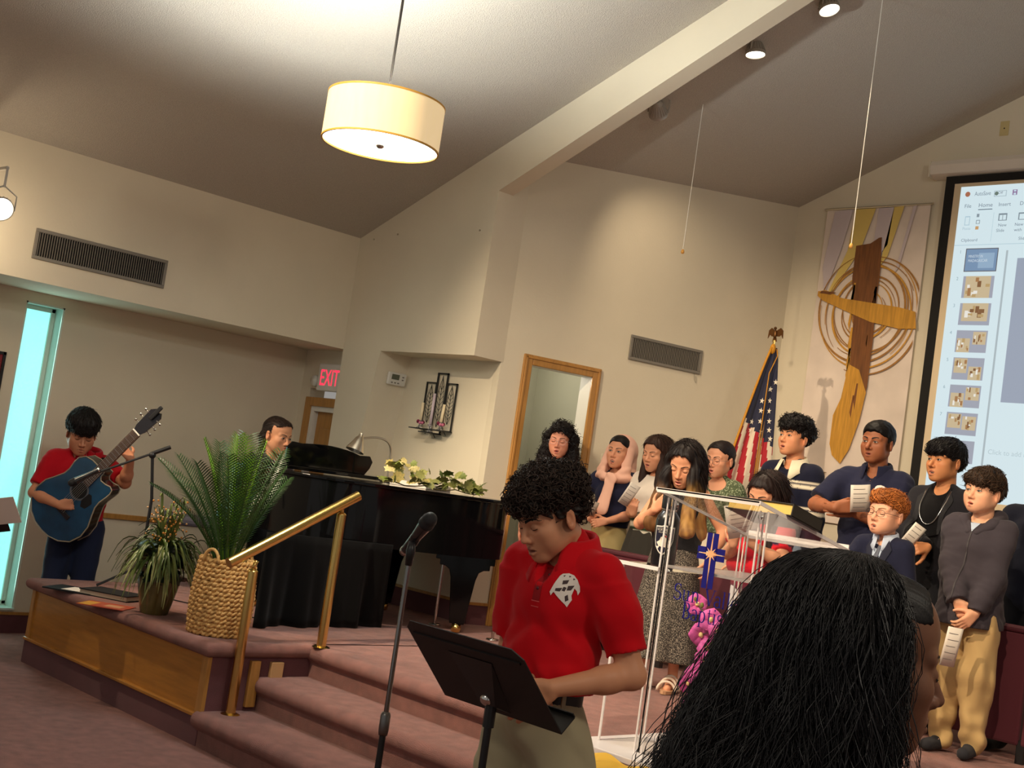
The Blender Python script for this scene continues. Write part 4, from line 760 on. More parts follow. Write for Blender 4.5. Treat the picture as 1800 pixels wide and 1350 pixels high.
MB().lathe([(0, -.045), (.015, -.045), (.017, -.03), (.017, .02), (.013, .03), (0, .035)], 16, Matrix.Translation((0, 0, zj))).build('clutch', mat('dark_steel', (.2, .19, .18), .3, metal=1), e, smooth=True)
MB().tube([(0, 0, mp.z-.05), (0, 0, mp.z+.0), (0, 0, mp.z+.03)], [.012, .016, .011], 10).build('clip', M_black, e, smooth=True)
dm = (at_d(757, 912, 4.22)-at_d(720, 958, 4.34)).normalized()
mp2 = at_d(738, 935, 4.28)-base
e2 = empty('microphone', base, 0, 'black handheld microphone in the clip of the straight stand', 'microphone'); mic_part(e2, mp2, dm, 1.0); MB().tube([mp2-dm*.045-Vector((0, 0, .02)), mp2-dm*.03], [.012, .02], 10).build('clip_cradle', M_black, e)
# guitarist's boom stand
bs = at_x(262, 905, -7.6); e = empty('boom_microphone_stand', (bs.x, bs.y, PLAT), 0, 'black boom microphone stand in front of the guitarist', 'microphone stand'); BO = Vector((bs.x, bs.y, PLAT)); jt = at_d(268, 800, (Vector((bs.x, bs.y, 1.6))-ORG).length)-BO
dd = (Vector((bs.x, bs.y, 1.6))-ORG).length
for k in range(3): a_ = k*2.094+.3; MB().tube([(0, 0, .16), (.26*math.cos(a_), .26*math.sin(a_), .012)], .008, 6).build('leg', M_black, e)
MB().tube([(0, 0, .1), (0, 0, .6), tuple(jt)], .0105, 10).build('pole', M_black, e); MB().ball(jt, .024).build('knuckle', M_black, e, smooth=True)
ra_, rb_ = at_d(150, 838, dd-.02)-BO, at_d(300, 786, dd-.0)-BO; MB().tube([ra_, rb_], .0075, 8).build('boom', M_black, e); dirb = (rb_-ra_).normalized(); MB().tube([rb_-dirb*.13, rb_], .014, 10).build('counterweight', M_black, e)
e2 = empty('microphone', BO, 0, 'black microphone on the boom pointing at the guitar', 'microphone'); mic_part(e2, ra_-dirb*.02, -dirb+Vector((0, 0, -.15)), .95)
for k_, (a_, b_, lab) in enumerate((((793, 982), (762, 1106), 'thin chrome pole standing left of the piano tail leg'), ((893, 975), (866, 1118), 'thin chrome pole standing right of the piano tail leg'))):
    pz = at_y(*b_, 5.99 if k_ == 0 else 6.02); e = empty('chrome_pole', (pz.x, pz.y, PLAT), 0, lab, 'pole', 'chrome poles under the piano')
    MB().tube([(0, 0, .01), (0, 0, RIM0-PLAT-.004)], .011, 12).build('tube', M_chrome, e, auto=40); MB().lathe([(0, .012), (.04, .01), (.045, 0), (0, 0)], 18).build('foot', M_chrome, e, smooth=True)
# ================================================================== music stand
ms = at_d(846, 1211, 3.5); e = empty('music_stand', (ms.x, ms.y, 0), 0, 'black orchestral music stand in front of the boy in red', 'music stand'); MO = Vector((ms.x, ms.y, 0))
ctr = at_d(843, 1186, 3.5); exv = Vector((1, 0, 0)); eyv = Vector((0, -.69, .73)).normalized(); wd_, ht_ = .46, .29
M_desk = mat('stand_enamel', (.010, .008, .008), .5)
m_ = frame_m(ctr-MO, exv, eyv)
MB().add([m_ @ Vector(v) for v in ((-wd_/2, -ht_/2+.0, 0), (wd_/2, -ht_/2, 0), (wd_/2, ht_/2-.03, 0), (wd_/2-.03, ht_/2, 0), (-wd_/2+.03, ht_/2, 0), (-wd_/2, ht_/2-.03, 0))]+[m_ @ Vector(v) for v in ((-wd_/2, -ht_/2+.0, -.003), (wd_/2, -ht_/2, -.003), (wd_/2, ht_/2-.03, -.003), (wd_/2-.03, ht_/2, -.003), (-wd_/2+.03, ht_/2, -.003), (-wd_/2, ht_/2-.03, -.003))], [(0,1,2,3,4,5),(11,10,9,8,7,6)]+[(i, (i+1) % 6, 6+(i+1) % 6, 6+i) for i in range(6)]).build('desk', M_desk, e)
MB().box((-wd_/2, -ht_/2-.002, -.06), (wd_/2, -ht_/2+.001, 0), m_).box((-wd_/2, -ht_/2, -.063), (wd_/2, -ht_/2+.014, -.06), m_).build('ledge', M_desk, e)
MB().box((-wd_/2+.02, ht_/2-.05, .0), (wd_/2-.02, ht_/2-.042, .004), m_).build('crease', M_desk, e)
MB().add([m_ @ Vector(v) for v in ((-.085, ht_/2-.08, .002), (.085, ht_/2-.08, .002), (.03, -.09, .022), (-.03, -.09, .022), (-.085, ht_/2-.08, 0), (.085, ht_/2-.08, 0), (.05, -.13, 0), (-.05, -.13, 0))], [(0,3,2,1),(0,4,7,3),(1,2,6,5),(3,7,6,2)]).build('bracket_plate', M_black, e)
MB().lathe([(0, .032), (.010, .031), (.017, .025), (.018, .018)], 16, m_ @ Matrix.Translation((0, -.075, 0))).build('pivot_knob', M_chrome, e, smooth=True)
pv = m_ @ Vector((0, -.1, .012)); MB().tube([(pv.x, pv.y, pv.z+.02), (pv.x, pv.y, pv.z-.06)], .016, 10).build('socket', M_black, e); MB().tube([(pv.x, pv.y, pv.z-.05), (pv.x, pv.y, .35)], .0105, 10).build('upper_tube', M_black, e, auto=40); MB().tube([(pv.x, pv.y, .5), (pv.x, pv.y, .03)], .014, 10).build('lower_tube', M_black, e, auto=40)
for k in range(3): a_ = k*2.094+.5; MB().tube([(pv.x, pv.y, .12), (pv.x+.24*math.cos(a_), pv.y+.24*math.sin(a_), .01)], .009, 6).build('leg', M_black, e)
DESK_M = Matrix.Translation(MO) @ m_
# ================================================================== acrylic lectern
M_acr = mat('clear_acrylic', (1, .99, .98), .01, trans=1, ior=1.18, spec=.5); M_acre = mat('acrylic_edge', (.90, .84, .82), .22, trans=.12, ior=1.2)
LX0, LX1, LY0, LY1 = -3.31, -2.92, 4.2, 4.88
e = empty('lectern', (-3.0, 4.4, PLAT), 0, 'clear acrylic lectern with blue cross emblem and lettering', 'lectern'); LO = Vector((-3.0, 4.4, PLAT))
def lb_(name, lo, hi, m_=M_acr, **k): return MB().box(tuple(Vector(lo)-LO), tuple(Vector(hi)-LO)).build(name, m_, e, **k)
zf, zk = 1.655, 1.515; sl = (zk-zf)/(LY1-LY0); th = .006
def ztop(y): return zf+sl*(y-LY0)
g = MB(); g.prism([Vector((LX0-.06, LY0-.02, ztop(LY0-.02)))-LO, Vector((LX0-.06, LY1, ztop(LY1)))-LO, Vector((LX0-.06, LY1, ztop(LY1)-th))-LO, Vector((LX0-.06, LY0-.02, ztop(LY0-.02)-th))-LO], (LX1-LX0+.12, 0, 0)); g.build('sloping_top', M_acr, e, auto=30)
for y_, n_ in ((LY0-.02, 'front_edge'), (LY1-.004, 'rear_lip')): MB().prism([Vector((LX0-.06, y_, ztop(y_)+.002+(.02 if n_ == 'rear_lip' else 0)))-LO, Vector((LX0-.06, y_+.006, ztop(y_)+.002+(.02 if n_ == 'rear_lip' else 0)))-LO, Vector((LX0-.06, y_+.006, ztop(y_)-.018))-LO, Vector((LX0-.06, y_, ztop(y_)-.018))-LO], (LX1-LX0+.12, 0, 0)).build(n_, M_acre, e, auto=30)
for x_ in (LX0-.066, LX1+.06): MB().prism([Vector((x_, LY0-.02, ztop(LY0-.02)+.003))-LO, Vector((x_, LY1, ztop(LY1)+.003))-LO, Vector((x_, LY1, ztop(LY1)-.012))-LO, Vector((x_, LY0-.02, ztop(LY0-.02)-.012))-LO], (.006, 0, 0)).build('side_edge', M_acre, e, auto=30)
FY0 = 4.26; PX0, PX1 = -3.35, -2.87
lb_('front_panel', (PX0, FY0, PLAT+.03), (PX1, FY0+.010, ztop(FY0)-.016)); 
for x_ in (PX0, PX1-.012): lb_('side_panel', (x_, FY0+.01, PLAT+.03), (x_+.003, 4.82, ztop(4.82)-.018))
for x_, y_ in ((PX0-.012, FY0-.012), (PX1-.03, FY0-.012), (PX0-.012, 4.80), (PX1-.03, 4.80)):
    for dx_, dy_ in ((0, 0), (.038, .0), (.0, .03)): lb_('post_edge', (x_+dx_, y_+dy_, PLAT+.028), (x_+dx_+.006, y_+dy_+.006, ztop(y_+dy_)-.02), M_acre)
lb_('inner_shelf', (PX0+.012, FY0+.012, 1.335), (PX1-.012, 4.80, 1.347), M_acre)
lb_('side_shelf', (-3.58, 4.24, 1.318), (PX0-.002, 4.54, 1.330)); lb_('side_shelf_edge', (-3.582, 4.235, 1.316), (PX0-.002, 4.24, 1.332), M_acre); lb_('side_support', (-3.565, 4.26, PLAT+.03), (-3.557, 4.52, 1.318)); lb_('side_support_edge', (-3.566, 4.254, PLAT+.03), (-3.556, 4.26, 1.318), M_acre)
lb_('base_plate', (-3.62, 4.12, PLAT+.001), (-2.7, 4.93, PLAT+.028), M_acre, bevel=.004)
for px_, pz_ in ((-3.32, 1.32), (-3.1, 1.32), (-2.9, 1.32), (-3.32, 1.60), (-2.9, 1.6)): MB().lathe([(0, -.004), (.010, -.003), (.012, 0)], 12, Matrix.Translation(Vector((px_, FY0-.001, pz_))-LO) @ Matrix.Rotation(-math.pi/2, 4, 'X')).build('bolt', M_chrome, e, smooth=True)
M_blue = mat('emblem_blue', lin((22, 20, 112)), .4); M_star = mat('emblem_gold', lin((232, 176, 130)), .4)
cc_ = at_y(1250, 974, FY0-.004)-LO
def cq(x0, z0, x1, z1, k=0): return MB().box((cc_.x+x0, cc_.y-.0015-k, cc_.z+z0), (cc_.x+x1, cc_.y-k, cc_.z+z1)).build('cross_emblem', M_blue, e)
a1, a2, v1, v2, hw = .009, .068, .085, .14, .028
cq(-hw, .009, -.003, v1); cq(.003, .009, hw, v1); cq(-hw, -v2, -.003, -.009); cq(.003, -v2, hw, -.009); cq(-a2, .002, -hw+.003, .026); cq(-a2, -.026, -hw+.003, -.002); cq(hw-.003, .002, a2, .026); cq(hw-.003, -.026, a2, -.002)
sp = []
for k in range(16): a_ = math.pi/2+k*math.pi/8; r_ = (.078 if k == 0 else .125 if k == 8 else .062 if k in (4, 12) else .034) if k % 2 == 0 else .012; sp.append((cc_.x+r_*math.cos(a_)*(.9), cc_.y-.003, cc_.z+r_*math.sin(a_)))
MB().poly(sp[::-1]).build('star_emblem', M_star, e)
t0 = at_y(1183, 1052, FY0-.003)-LO; write('Sun Valley', M_blue, .066, (t0.x, t0.y, t0.z), (1, 0, 0), (0, 0, 1), e); t0 = at_y(1197, 1086, FY0-.003)-LO; write('Baptist', M_blue, .066, (t0.x, t0.y, t0.z), (1, 0, 0), (0, 0, 1), e); t0 = at_y(1203, 1120, FY0-.003)-LO; write('Sun Valley'[:0], M_blue, .07, (t0.x, t0.y, t0.z), (1, 0, 0), (0, 0, 1), e)
# bottle on the side shelf
btp = Vector((-3.455, 4.39, 1.330)); e = empty('water_bottle', btp, 0, 'black metal water bottle with a white-edged shield crest on the lectern shelf', 'bottle'); M_bot = mat('bottle_black', (.012, .012, .014), .28, coat=.4)
rb0 = .053; hb0 = .225
MB().lathe([(0, 0), (rb0-.004, 0), (rb0, .005), (rb0, hb0*.86), (rb0*.92, hb0*.95), (rb0*.66, hb0*1.03), (rb0*.6, hb0*1.06), (0, hb0*1.06)], 32).build('bottle_wall', M_bot, e, smooth=True); MB().lathe([(rb0*.6, hb0*1.06), (rb0*.62, hb0*1.07), (rb0*.62, hb0*1.09), (rb0*.6, hb0*1.1)], 28).build('steel_ring', M_chrome, e, smooth=True)
MB().lathe([(0, hb0*1.1), (rb0*.68, hb0*1.1), (rb0*.7, hb0*1.12), (rb0*.7, hb0*1.38), (rb0*.62, hb0*1.41), (0, hb0*1.41)], 28).build('cap', M_bot, e, auto=40)
fa = math.radians(-62)                                     # the crest faces the camera side of the bottle
def bot_pt(x, z, k): a_ = fa+x/rb0; return ((rb0+k)*math.cos(a_), (rb0+k)*math.sin(a_), z)
def shield(s): return [(-.046*s, .06*s), (0, .064*s), (.046*s, .06*s), (.044*s, .0), (.034*s, -.03*s), (.018*s, -.052*s), (0, -.066*s), (-.018*s, -.052*s), (-.034*s, -.03*s), (-.044*s, .0)]
zc_ = hb0*.5
def wrap_poly(pts, k, name, m_):
    n = 9; zs_ = [p_[1] for p_ in pts]; lo, hi = min(zs_), max(zs_); g_ = MB(); rowsN = 22; prev = None
    for i in range(rowsN+1):
        z = lo+(hi-lo)*min(max(i/rowsN, .004), .996); xs = []
        for (xa, za), (xb_, zb_) in zip(pts, pts[1:]+pts[:1]):
            if (za-z)*(zb_-z) <= 0 and za != zb_: xs.append(xa+(xb_-xa)*(z-za)/(zb_-za))
        if not xs: continue
        row = [bot_pt(min(xs)+(max(xs)-min(xs))*j/n, zc_+z, k) for j in range(n+1)]
        if prev: g_.add(prev+row, [(j, j+1, n+2+j, n+1+j) for j in range(n)])
        prev = row
    return g_.build(name, m_, e, smooth=True)
wrap_poly(shield(1.0), .0006, 'crest_border', M_white); wrap_poly(shield(.9), .001, 'crest_field', mat('crest_navy', lin((26, 26, 52)), .5)); 
M_crw = mat('crest_white', lin((236, 226, 212)), .5)
for pts in ([(-.03, -.012), (-.018, -.004), (-.012, .012), (.004, .014), (.016, .004), (.03, .0), (.024, -.012), (.03, -.03), (.012, -.022), (-.006, -.03), (-.02, -.026)], [(-.008, .014), (.002, .028), (.01, .016)], [(-.028, -.03), (-.014, -.026), (-.02, -.04)]): wrap_poly(pts, .0014, 'crest_rider', M_crw)
wrap_poly([(-.002, .022), (.02, .016), (.03, .004), (.02, .008), (.006, .014)], .0017, 'crest_plume', mat('crest_red', lin((170, 40, 44)), .5))
def wrap_text(t_, z, size, wd_, k=.0017):
    me_ = text_mesh(t_, size, wd_, align='CENTER'); bmt = bmesh.new(); bmt.from_mesh(me_); 
    for v in bmt.verts: v.co = Vector(bot_pt(v.co.x, zc_+z+v.co.y, k))
    bmt.to_mesh(me_); bmt.free(); me_.materials.append(M_crw); link('lettering', me_, e)
wrap_text('NORTHEAST', .038, .017, .07); wrap_text('ACADEMY', .029, .009, .055)
# bible on the lectern
bpx = at_y(1352, 893, 4.36); th_ = math.atan(sl); e = empty('bible', (-3.0, 4.48, ztop(4.48)+.001), 0, 'thick black leather book with gilt page edges on the lectern', 'book'); e.rotation_euler = (th_, 0, 0)
MB().box((-.15, -.115, 0), (.17, .115, .005)).box((-.15, -.115, .046), (.17, .115, .051)).box((.164, -.115, 0), (.17, .115, .051)).build('cover', mat('black_leather', (.016, .013, .012), .4, bump=(300, .3, .001)), e, bevel=.002); MB().box((-.142, -.108, .005), (.164, .108, .046)).build('gilt_pages', mat('gilt_edge', lin((236, 200, 110)), .35, metal=.35), e)
# orchid behind the lectern
oc = Vector((-3.25, 5.06, PLAT)); e = empty('orchid', oc, 0, 'magenta orchid spray with many blooms behind the lectern', 'orchid')
M_pet = mat('orchid_petal', lin((204, 88, 164)), .6, vary=(60, .2)); M_pet2 = mat('orchid_lip', lin((240, 216, 150)), .6)
MB().lathe([(0, 0), (.06, 0), (.075, .1), (.07, .12), (0, .11)], 20).build('pot', M_white, e, smooth=True)
pet = MB(); pet.grid(lambda u, v: ((v-.5)*.075*math.sin(math.pi*min(.97, u*.9+.08)), u*.05, .012*math.sin(u*2.6)-.02*(v-.5)**2*4*.5), 5, 4); petm = pet.mesh('petal', M_pet, True); lipm = MB().ball((0, 0, .008), (.010, .012, .012), 8, 6).mesh('lip', M_pet2, True); budm = MB().ball((0, 0, 0), (.010, .010, .014), 8, 6).mesh('bud', mat('orchid_bud', lin((108, 112, 50)), .5), True)
for pxs, dpt_ in ((((1225, 1062), (1250, 1090), (1232, 1115), (1262, 1110), (1245, 1140), (1238, 1160), (1236, 1185)), 0), (((1222, 1185), (1208, 1200), (1216, 1235), (1232, 1195), (1240, 1215)), .05)):
    pts3 = [at_y(x, y, oc.y-.02-dpt_)-oc for x, y in pxs]; MB().tube([Vector((0, 0, .1)), Vector((pts3[-1].x, 0, pts3[-1].z*.6))]+pts3[::-1], .004, 6).build('stem', M_stem, e)
    for P_ in pts3:
        f_ = bpy.data.objects.new('flower', None); COL.objects.link(f_); f_.parent = e; f_.location = P_; f_.rotation_euler = (math.pi/2+random.uniform(-.4, .2), random.uniform(-.4, .4), math.radians(35)+random.uniform(-.5, .5)); s_ = random.uniform(.95, 1.2); f_.scale = (s_, s_, s_); f_.empty_display_size = .02
        for k in range(5): o = link('petal', petm, f_); o.rotation_euler = (0, 0, k*2*math.pi/5+.2); o.location = (0, 0, .002*(k % 2))
        link('lip', lipm, f_)
for x, y in ((1222, 1053), (1234, 1064), (1212, 1172), (1220, 1178), (1207, 1180)): o = link('bud', budm, e); o.location = at_y(x, y, oc.y-.03)-oc
yl = at_z(1078, 1346, PLAT); o = MB().grid(lambda u, v: ((u-.5)*.3, (v-.5)*.22, .012+.012*math.sin(u*9)*math.sin(v*7+1)), 14, 10).build('yellow_cloth', mat('yellow_cloth', lin((226, 178, 60)), .8), None, smooth=True); o.location = (yl.x+.02, yl.y-.06, PLAT+.004); tag(o, 'crumpled golden yellow cloth at the foot of the lectern', 'cloth')
mt = at_z(1137, 1324, PLAT); o = MB().box((-.2, -.12, 0), (.26, .12, .004)).build('floor_box_cover', M_blackm); o.location = (mt.x+.02, 5.10, PLAT); o.rotation_euler = (0, 0, -.1); tag(o, 'flat black floor box cover behind the lectern base', 'floor cover')
# ================================================================== people: implicit surfaces meshed with surface nets
def A3(*v): return np.array(v, np.float32)
def smin(a, b, k): h = np.clip(.5+.5*(b-a)/k, 0, 1); return b+(a-b)*h-k*h*(1-h)
def smax(a, b, k): return -smin(-a, -b, k)
class Sdf:
    def __init__(s): s.p = []
    def cap(s, p0, p1, r0, r1=None, k=.02, flat=None, op='u'):
        s.p.append(('c', A3(*p0), A3(*p1), r0, r0 if r1 is None else r1, flat, k, op)); return s
    def ell(s, c, R, k=.02, op='u', rot=None): s.p.append(('e', A3(*c), A3(*R), rot, None, None, k, op)); return s
    def cone(s, p0, p1, r0, r1, k=.01, op='u'): s.p.append(('n', A3(*p0), A3(*p1), r0, r1, None, k, op)); return s
    def half(s, p, n, k=.004): s.p.append(('h', A3(*p), A3(*n), None, None, None, k, 'i')); return s     # keep the side the normal points away from
    def fn(s, f, k=.004, op='u'): s.p.append(('f', f, None, None, None, None, k, op)); return s
    def one(s, q, P):
        t = q[0]
        if t == 'c':
            _, a, b, r0, r1, flat = q[:6]; ba = b-a; pa = P-a; h = np.clip(pa @ ba/(ba @ ba+1e-9), 0, 1)
            d = pa-h[:, None]*ba
            if flat is not None: u = A3(*flat[0]); d = d+((flat[1]-1)*(d @ u))[:, None]*u
            return np.sqrt((d*d).sum(1))-(r0+(r1-r0)*h)
        if t == 'e':
            d = P-q[1]
            if q[3] is not None: d = d @ q[3]
            d = d/q[2]; k0 = np.sqrt((d*d).sum(1)); d = d/q[2]; k1 = np.sqrt((d*d).sum(1))+1e-6; return k0*(k0-1)/k1
        if t == 'n':
            _, a, b, r0, r1 = q[:5]; ba = b-a; L = np.sqrt(ba @ ba); u = ba/L; pa = P-a; h = pa @ u; d = pa-h[:, None]*u
            rad = np.sqrt((d*d).sum(1))-(r0+(r1-r0)*np.clip(h/L, 0, 1)); return np.maximum(rad, np.maximum(-h, h-L))
        if t == 'h': return (P-q[1]) @ q[2]
        return q[1](P)
    def __call__(s, P):
        D = None
        for q in s.p:
            d = s.one(q, P); k, op = q[6], q[7]
            if D is None: D = d
            elif op == 'u': D = smin(D, d, k)
            elif op == 's': D = smax(D, -d, k)
            else: D = smax(D, d, k)
        return D
def nets(f, lo, hi, h, slack=1.7):
    lo = np.asarray(lo, np.float32)-2*h; hi = np.asarray(hi, np.float32)+2*h; B = 4
    nb = np.ceil((hi-lo)/(B*h)).astype(int); n = nb*B+1
    bc = [lo[i]+(np.arange(nb[i])+.5)*B*h for i in range(3)]
    G = np.stack(np.meshgrid(*bc, indexing='ij'), -1).reshape(-1, 3).astype(np.float32)
    db = f(G).reshape(nb); act = np.abs(db) < B*h*.87*slack
    V = np.ones(n, np.float32); sg = np.where(db < 0, -1, 1).astype(np.float32)
    V[:-1, :-1, :-1] = sg.repeat(B, 0).repeat(B, 1).repeat(B, 2); msk = np.zeros(n, bool)
    am = act.repeat(B, 0).repeat(B, 1).repeat(B, 2)
    for dx in (0, 1):
        for dy in (0, 1):
            for dz in (0, 1): msk[dx:n[0]-1+dx, dy:n[1]-1+dy, dz:n[2]-1+dz] |= am
    ix = np.nonzero(msk); P = np.stack([lo[i]+ix[i]*h for i in range(3)], -1).astype(np.float32)
    out = np.empty(len(P), np.float32)
    for i in range(0, len(P), 200000): out[i:i+200000] = f(P[i:i+200000])
    V[ix] = np.where(np.abs(out) < 1e-7, 1e-7, out)
    S = V < 0
    c = [S[a:n[0]-1+a, b:n[1]-1+b, d:n[2]-1+d] for a in (0, 1) for b in (0, 1) for d in (0, 1)]
    anyv = np.logical_or.reduce(c); allv = np.logical_and.reduce(c); ac = anyv & ~allv
    ci = np.nonzero(ac); idx = np.full(ac.shape, -1, np.int32); idx[ci] = np.arange(len(ci[0]))
    base = np.stack(ci, -1); acc = np.zeros((len(base), 3), np.float32); cnt = np.zeros(len(base), np.float32)
    cor = [(a, b, d) for a in (0, 1) for b in (0, 1) for d in (0, 1)]
    for p in cor:
        for ax in range(3):
            if p[ax]: continue
            q = list(p); q[ax] = 1
            v0 = V[base[:, 0]+p[0], base[:, 1]+p[1], base[:, 2]+p[2]]; v1 = V[base[:, 0]+q[0], base[:, 1]+q[1], base[:, 2]+q[2]]
            m = (v0 < 0) != (v1 < 0); t = np.where(m, v0/(v0-v1+1e-12), 0); pt = np.tile(np.array(p, np.float32), (len(base), 1)); pt[:, ax] += t
            acc += pt*m[:, None]; cnt += m
    verts = lo+(base+acc/np.maximum(cnt, 1)[:, None])*h
    faces = []
    for ax in range(3):
        u, v = (ax+1) % 3, (ax+2) % 3
        sl0 = [slice(None)]*3; sl1 = [slice(None)]*3; sl0[ax] = slice(0, n[ax]-1); sl1[ax] = slice(1, n[ax])
        e = S[tuple(sl0)] != S[tuple(sl1)]; ei = np.stack(np.nonzero(e), -1)
        ei = ei[(ei[:, u] > 0) & (ei[:, v] > 0) & (ei[:, u] < n[u]-1) & (ei[:, v] < n[v]-1)]
        if not len(ei): continue
        du = np.zeros(3, int); du[u] = 1; dv = np.zeros(3, int); dv[v] = 1
        qd = np.stack([idx[tuple((ei-du-dv).T)], idx[tuple((ei-dv).T)], idx[tuple(ei.T)], idx[tuple((ei-du).T)]], -1)
        ins = S[tuple(ei.T)]; qd[~ins] = qd[~ins][:, ::-1]; qd = qd[(qd >= 0).all(1)]; faces.append(qd)
    return verts.astype(np.float32), np.concatenate(faces) if faces else np.zeros((0, 4), int)
def relax(v, f, it=1, w=.5):
    for _ in range(it):
        acc = np.zeros_like(v); cnt = np.zeros(len(v), np.float32)
        for a, b in ((0, 1), (1, 2), (2, 3), (3, 0)):
            np.add.at(acc, f[:, a], v[f[:, b]]); np.add.at(cnt, f[:, a], 1)
        v = v*(1-w)+w*acc/np.maximum(cnt, 1)[:, None]
    return v
def np_obj(name, v, f, m, parent, col=None, smooth=True):
    me = bpy.data.meshes.new(name); nv, nf = len(v), len(f)
    me.vertices.add(nv); me.vertices.foreach_set('co', np.asarray(v, np.float32).ravel())
    k = f.shape[1]; me.loops.add(nf*k); me.loops.foreach_set('vertex_index', f.astype(np.int32).ravel())
    me.polygons.add(nf); me.polygons.foreach_set('loop_start', np.arange(0, nf*k, k, dtype=np.int32))
    me.update(calc_edges=True); me.polygons.foreach_set('use_smooth', np.full(nf, smooth))
    if col is not None:
        at = me.attributes.new('Col', 'FLOAT_COLOR', 'POINT'); at.data.foreach_set('color', np.concatenate([np.asarray(col, np.float32), np.ones((nv, 1), np.float32)], 1).ravel())
    me.materials.append(m); me.update(); return link(name, me, parent)
def wob(P, amp, fr, seed, stretch=(1, 1, 1)):              # cheap smooth noise
    r = np.random.default_rng(seed); out = 0; Q = P*np.array(stretch, np.float32)
    for i in range(4):
        k1 = r.normal(size=3).astype(np.float32)*fr*(.7+.4*i); k2 = r.normal(size=3).astype(np.float32)*fr*.6
        out = out+np.sin(Q @ k1+r.uniform(0, 6)+1.4*np.sin(Q @ k2+r.uniform(0, 6)))/(1+.5*i)
    return out*amp*.4
def rotm(yaw=0, pitch=0, roll=0):                           # degrees; pitch>0 looks down, facing -Y, yaw>0 turns to the person's left
    return np.array(Euler((math.radians(pitch), math.radians(roll), math.radians(yaw)), 'YXZ').to_matrix(), np.float32)
M_skin = mat('skin', attr='Col', rough=.5, spec=.35, sss=.08, bump=(900, .06, .0006))
M_clo = mat('cloth', attr='Col', rough=.9, spec=.15, bump=(700, .22, .0012), sheen=.08)
M_hair = mat('hair', attr='Col', rough=.52, spec=.25, bump=(500, .35, .0015), stretch=(1, 1, .15))
M_eye = mat('eye', attr='Col', rough=.15)
M_lash = mat('lash', (.012, .008, .007), .7)
M_mouth = mat('mouth_inside', (.05, .012, .012), .6)
M_teeth = mat('teeth', lin((226, 214, 196)), .35)
# ---- canonical head: faces -Y, origin between the eyes, crown +.118, chin -.112
def head_sdf(fem=0, kid=0, mo=.0, heavy=0, nose=1.0):
    s = Sdf(); j = 1-.10*fem+.06*heavy; s.key = (fem, kid, mo, heavy, nose)
    s.ell((0, .022, .036), (.0765, .098, .083), .01).ell((0, -.026, .045), (.065, .060, .062+.004*kid), .03)
    s.ell((0, -.022, -.03), (.061*j, .068, .070), .03)
    for sx in (-1, 1):
        s.cap((sx*.046*j, .012, -.05+.008*kid), (sx*.017, -.060, -.094+.008*kid), .024+.004*heavy, .017+.003*heavy, .03)
        s.ell((sx*.044, -.055, -.022), (.021, .023, .019), .028).ell((sx*.037*j, -.040, -.052), (.025, .030, .028), .03)
    s.ell((0, -.068, -.095+.008*kid), (.021*j, .018, .016), .02).ell((0, -.068, -.064), (.030, .023, .026), .02)
    for sx in (-1, 1):
        s.cap((sx*.047, -.068, .020), (sx*.012, -.083, .017), .0095-.0025*fem, None, .015)
        s.ell((sx*.032, -.0985, -.002), (.019, .0175, .0115), .012, 's')
    s.cap((0, -.083, .008), (0, -.1055*(.5+.5*nose)-.0+.0*kid, -.034), .0072, .0100*nose, .012)
    for sx in (-1, 1):
        s.ell((sx*.0115*nose, -.0935, -.039), (.0078, .010, .0075), .008)
        s.ell((sx*.032, -.0755, -.0015), (.0148, .0125, .0122), .004)
    lz = -.0635
    for sx in (-1, 1):
        s.cap((sx*.0250, -.0785, lz-.003-mo*.4), (sx*.005, -.0925, lz), .0032, .0058, .005)
        s.cap((sx*.0250, -.0785, lz-.003-mo*.4), (sx*.005, -.0915, lz-.0115-mo), .0032, .0070, .005)
    if mo > .002: s.ell((0, -.0945, lz-.005-mo*.5), (.0185, .014, mo*.5+.0025), .003, 's')
    else: s.ell((0, -.0985, lz-.0052), (.020, .008, .0012), .003, 's')
    for sx in (-1, 1):
        s.ell((sx*.0785, .014, -.008), (.0085, .0195, .0315), .008, rot=np.array(Euler((-.18, 0, sx*.35)).to_matrix(), np.float32))
        s.ell((sx*.088, .008, -.004), (.008, .0105, .019), .004, 's').ell((sx*.083, .002, -.012), (.004, .006, .007), .004)
    return s
def smooth01(x, a, b): t = np.clip((x-a)/(b-a), 0, 1); return t*t*(3-2*t)
FGX, FGZ = np.linspace(-.064, .064, 86).astype(np.float32), np.linspace(-.10, .045, 98).astype(np.float32)
FMAP = {}
def face_map(key):                                          # depth of the face seen from the front, once per head shape
    if key not in FMAP:
        f = head_sdf(*key); X_, Z_ = np.meshgrid(FGX, FGZ, indexing='ij'); P = np.stack([X_.ravel(), np.full(X_.size, -.125, np.float32), Z_.ravel()], -1)
        for _ in range(16): P[:, 1] += np.clip(f(P), -.01, .05)*.85
        FMAP[key] = P[:, 1].reshape(X_.shape)
    return FMAP[key]
def face_y(f, x, z, y0=0):
    M_ = face_map(f.key); i = np.clip((np.asarray(x)-FGX[0])/(FGX[1]-FGX[0]), 0, len(FGX)-1.001); j = np.clip((np.asarray(z)-FGZ[0])/(FGZ[1]-FGZ[0]), 0, len(FGZ)-1.001); a, b = i.astype(int), j.astype(int); u, v = i-a, j-b
    y = M_[a, b]*(1-u)*(1-v)+M_[a+1, b]*u*(1-v)+M_[a, b+1]*(1-u)*v+M_[a+1, b+1]*u*v
    return np.stack([np.asarray(x, np.float32), y.astype(np.float32), np.asarray(z, np.float32)], -1)
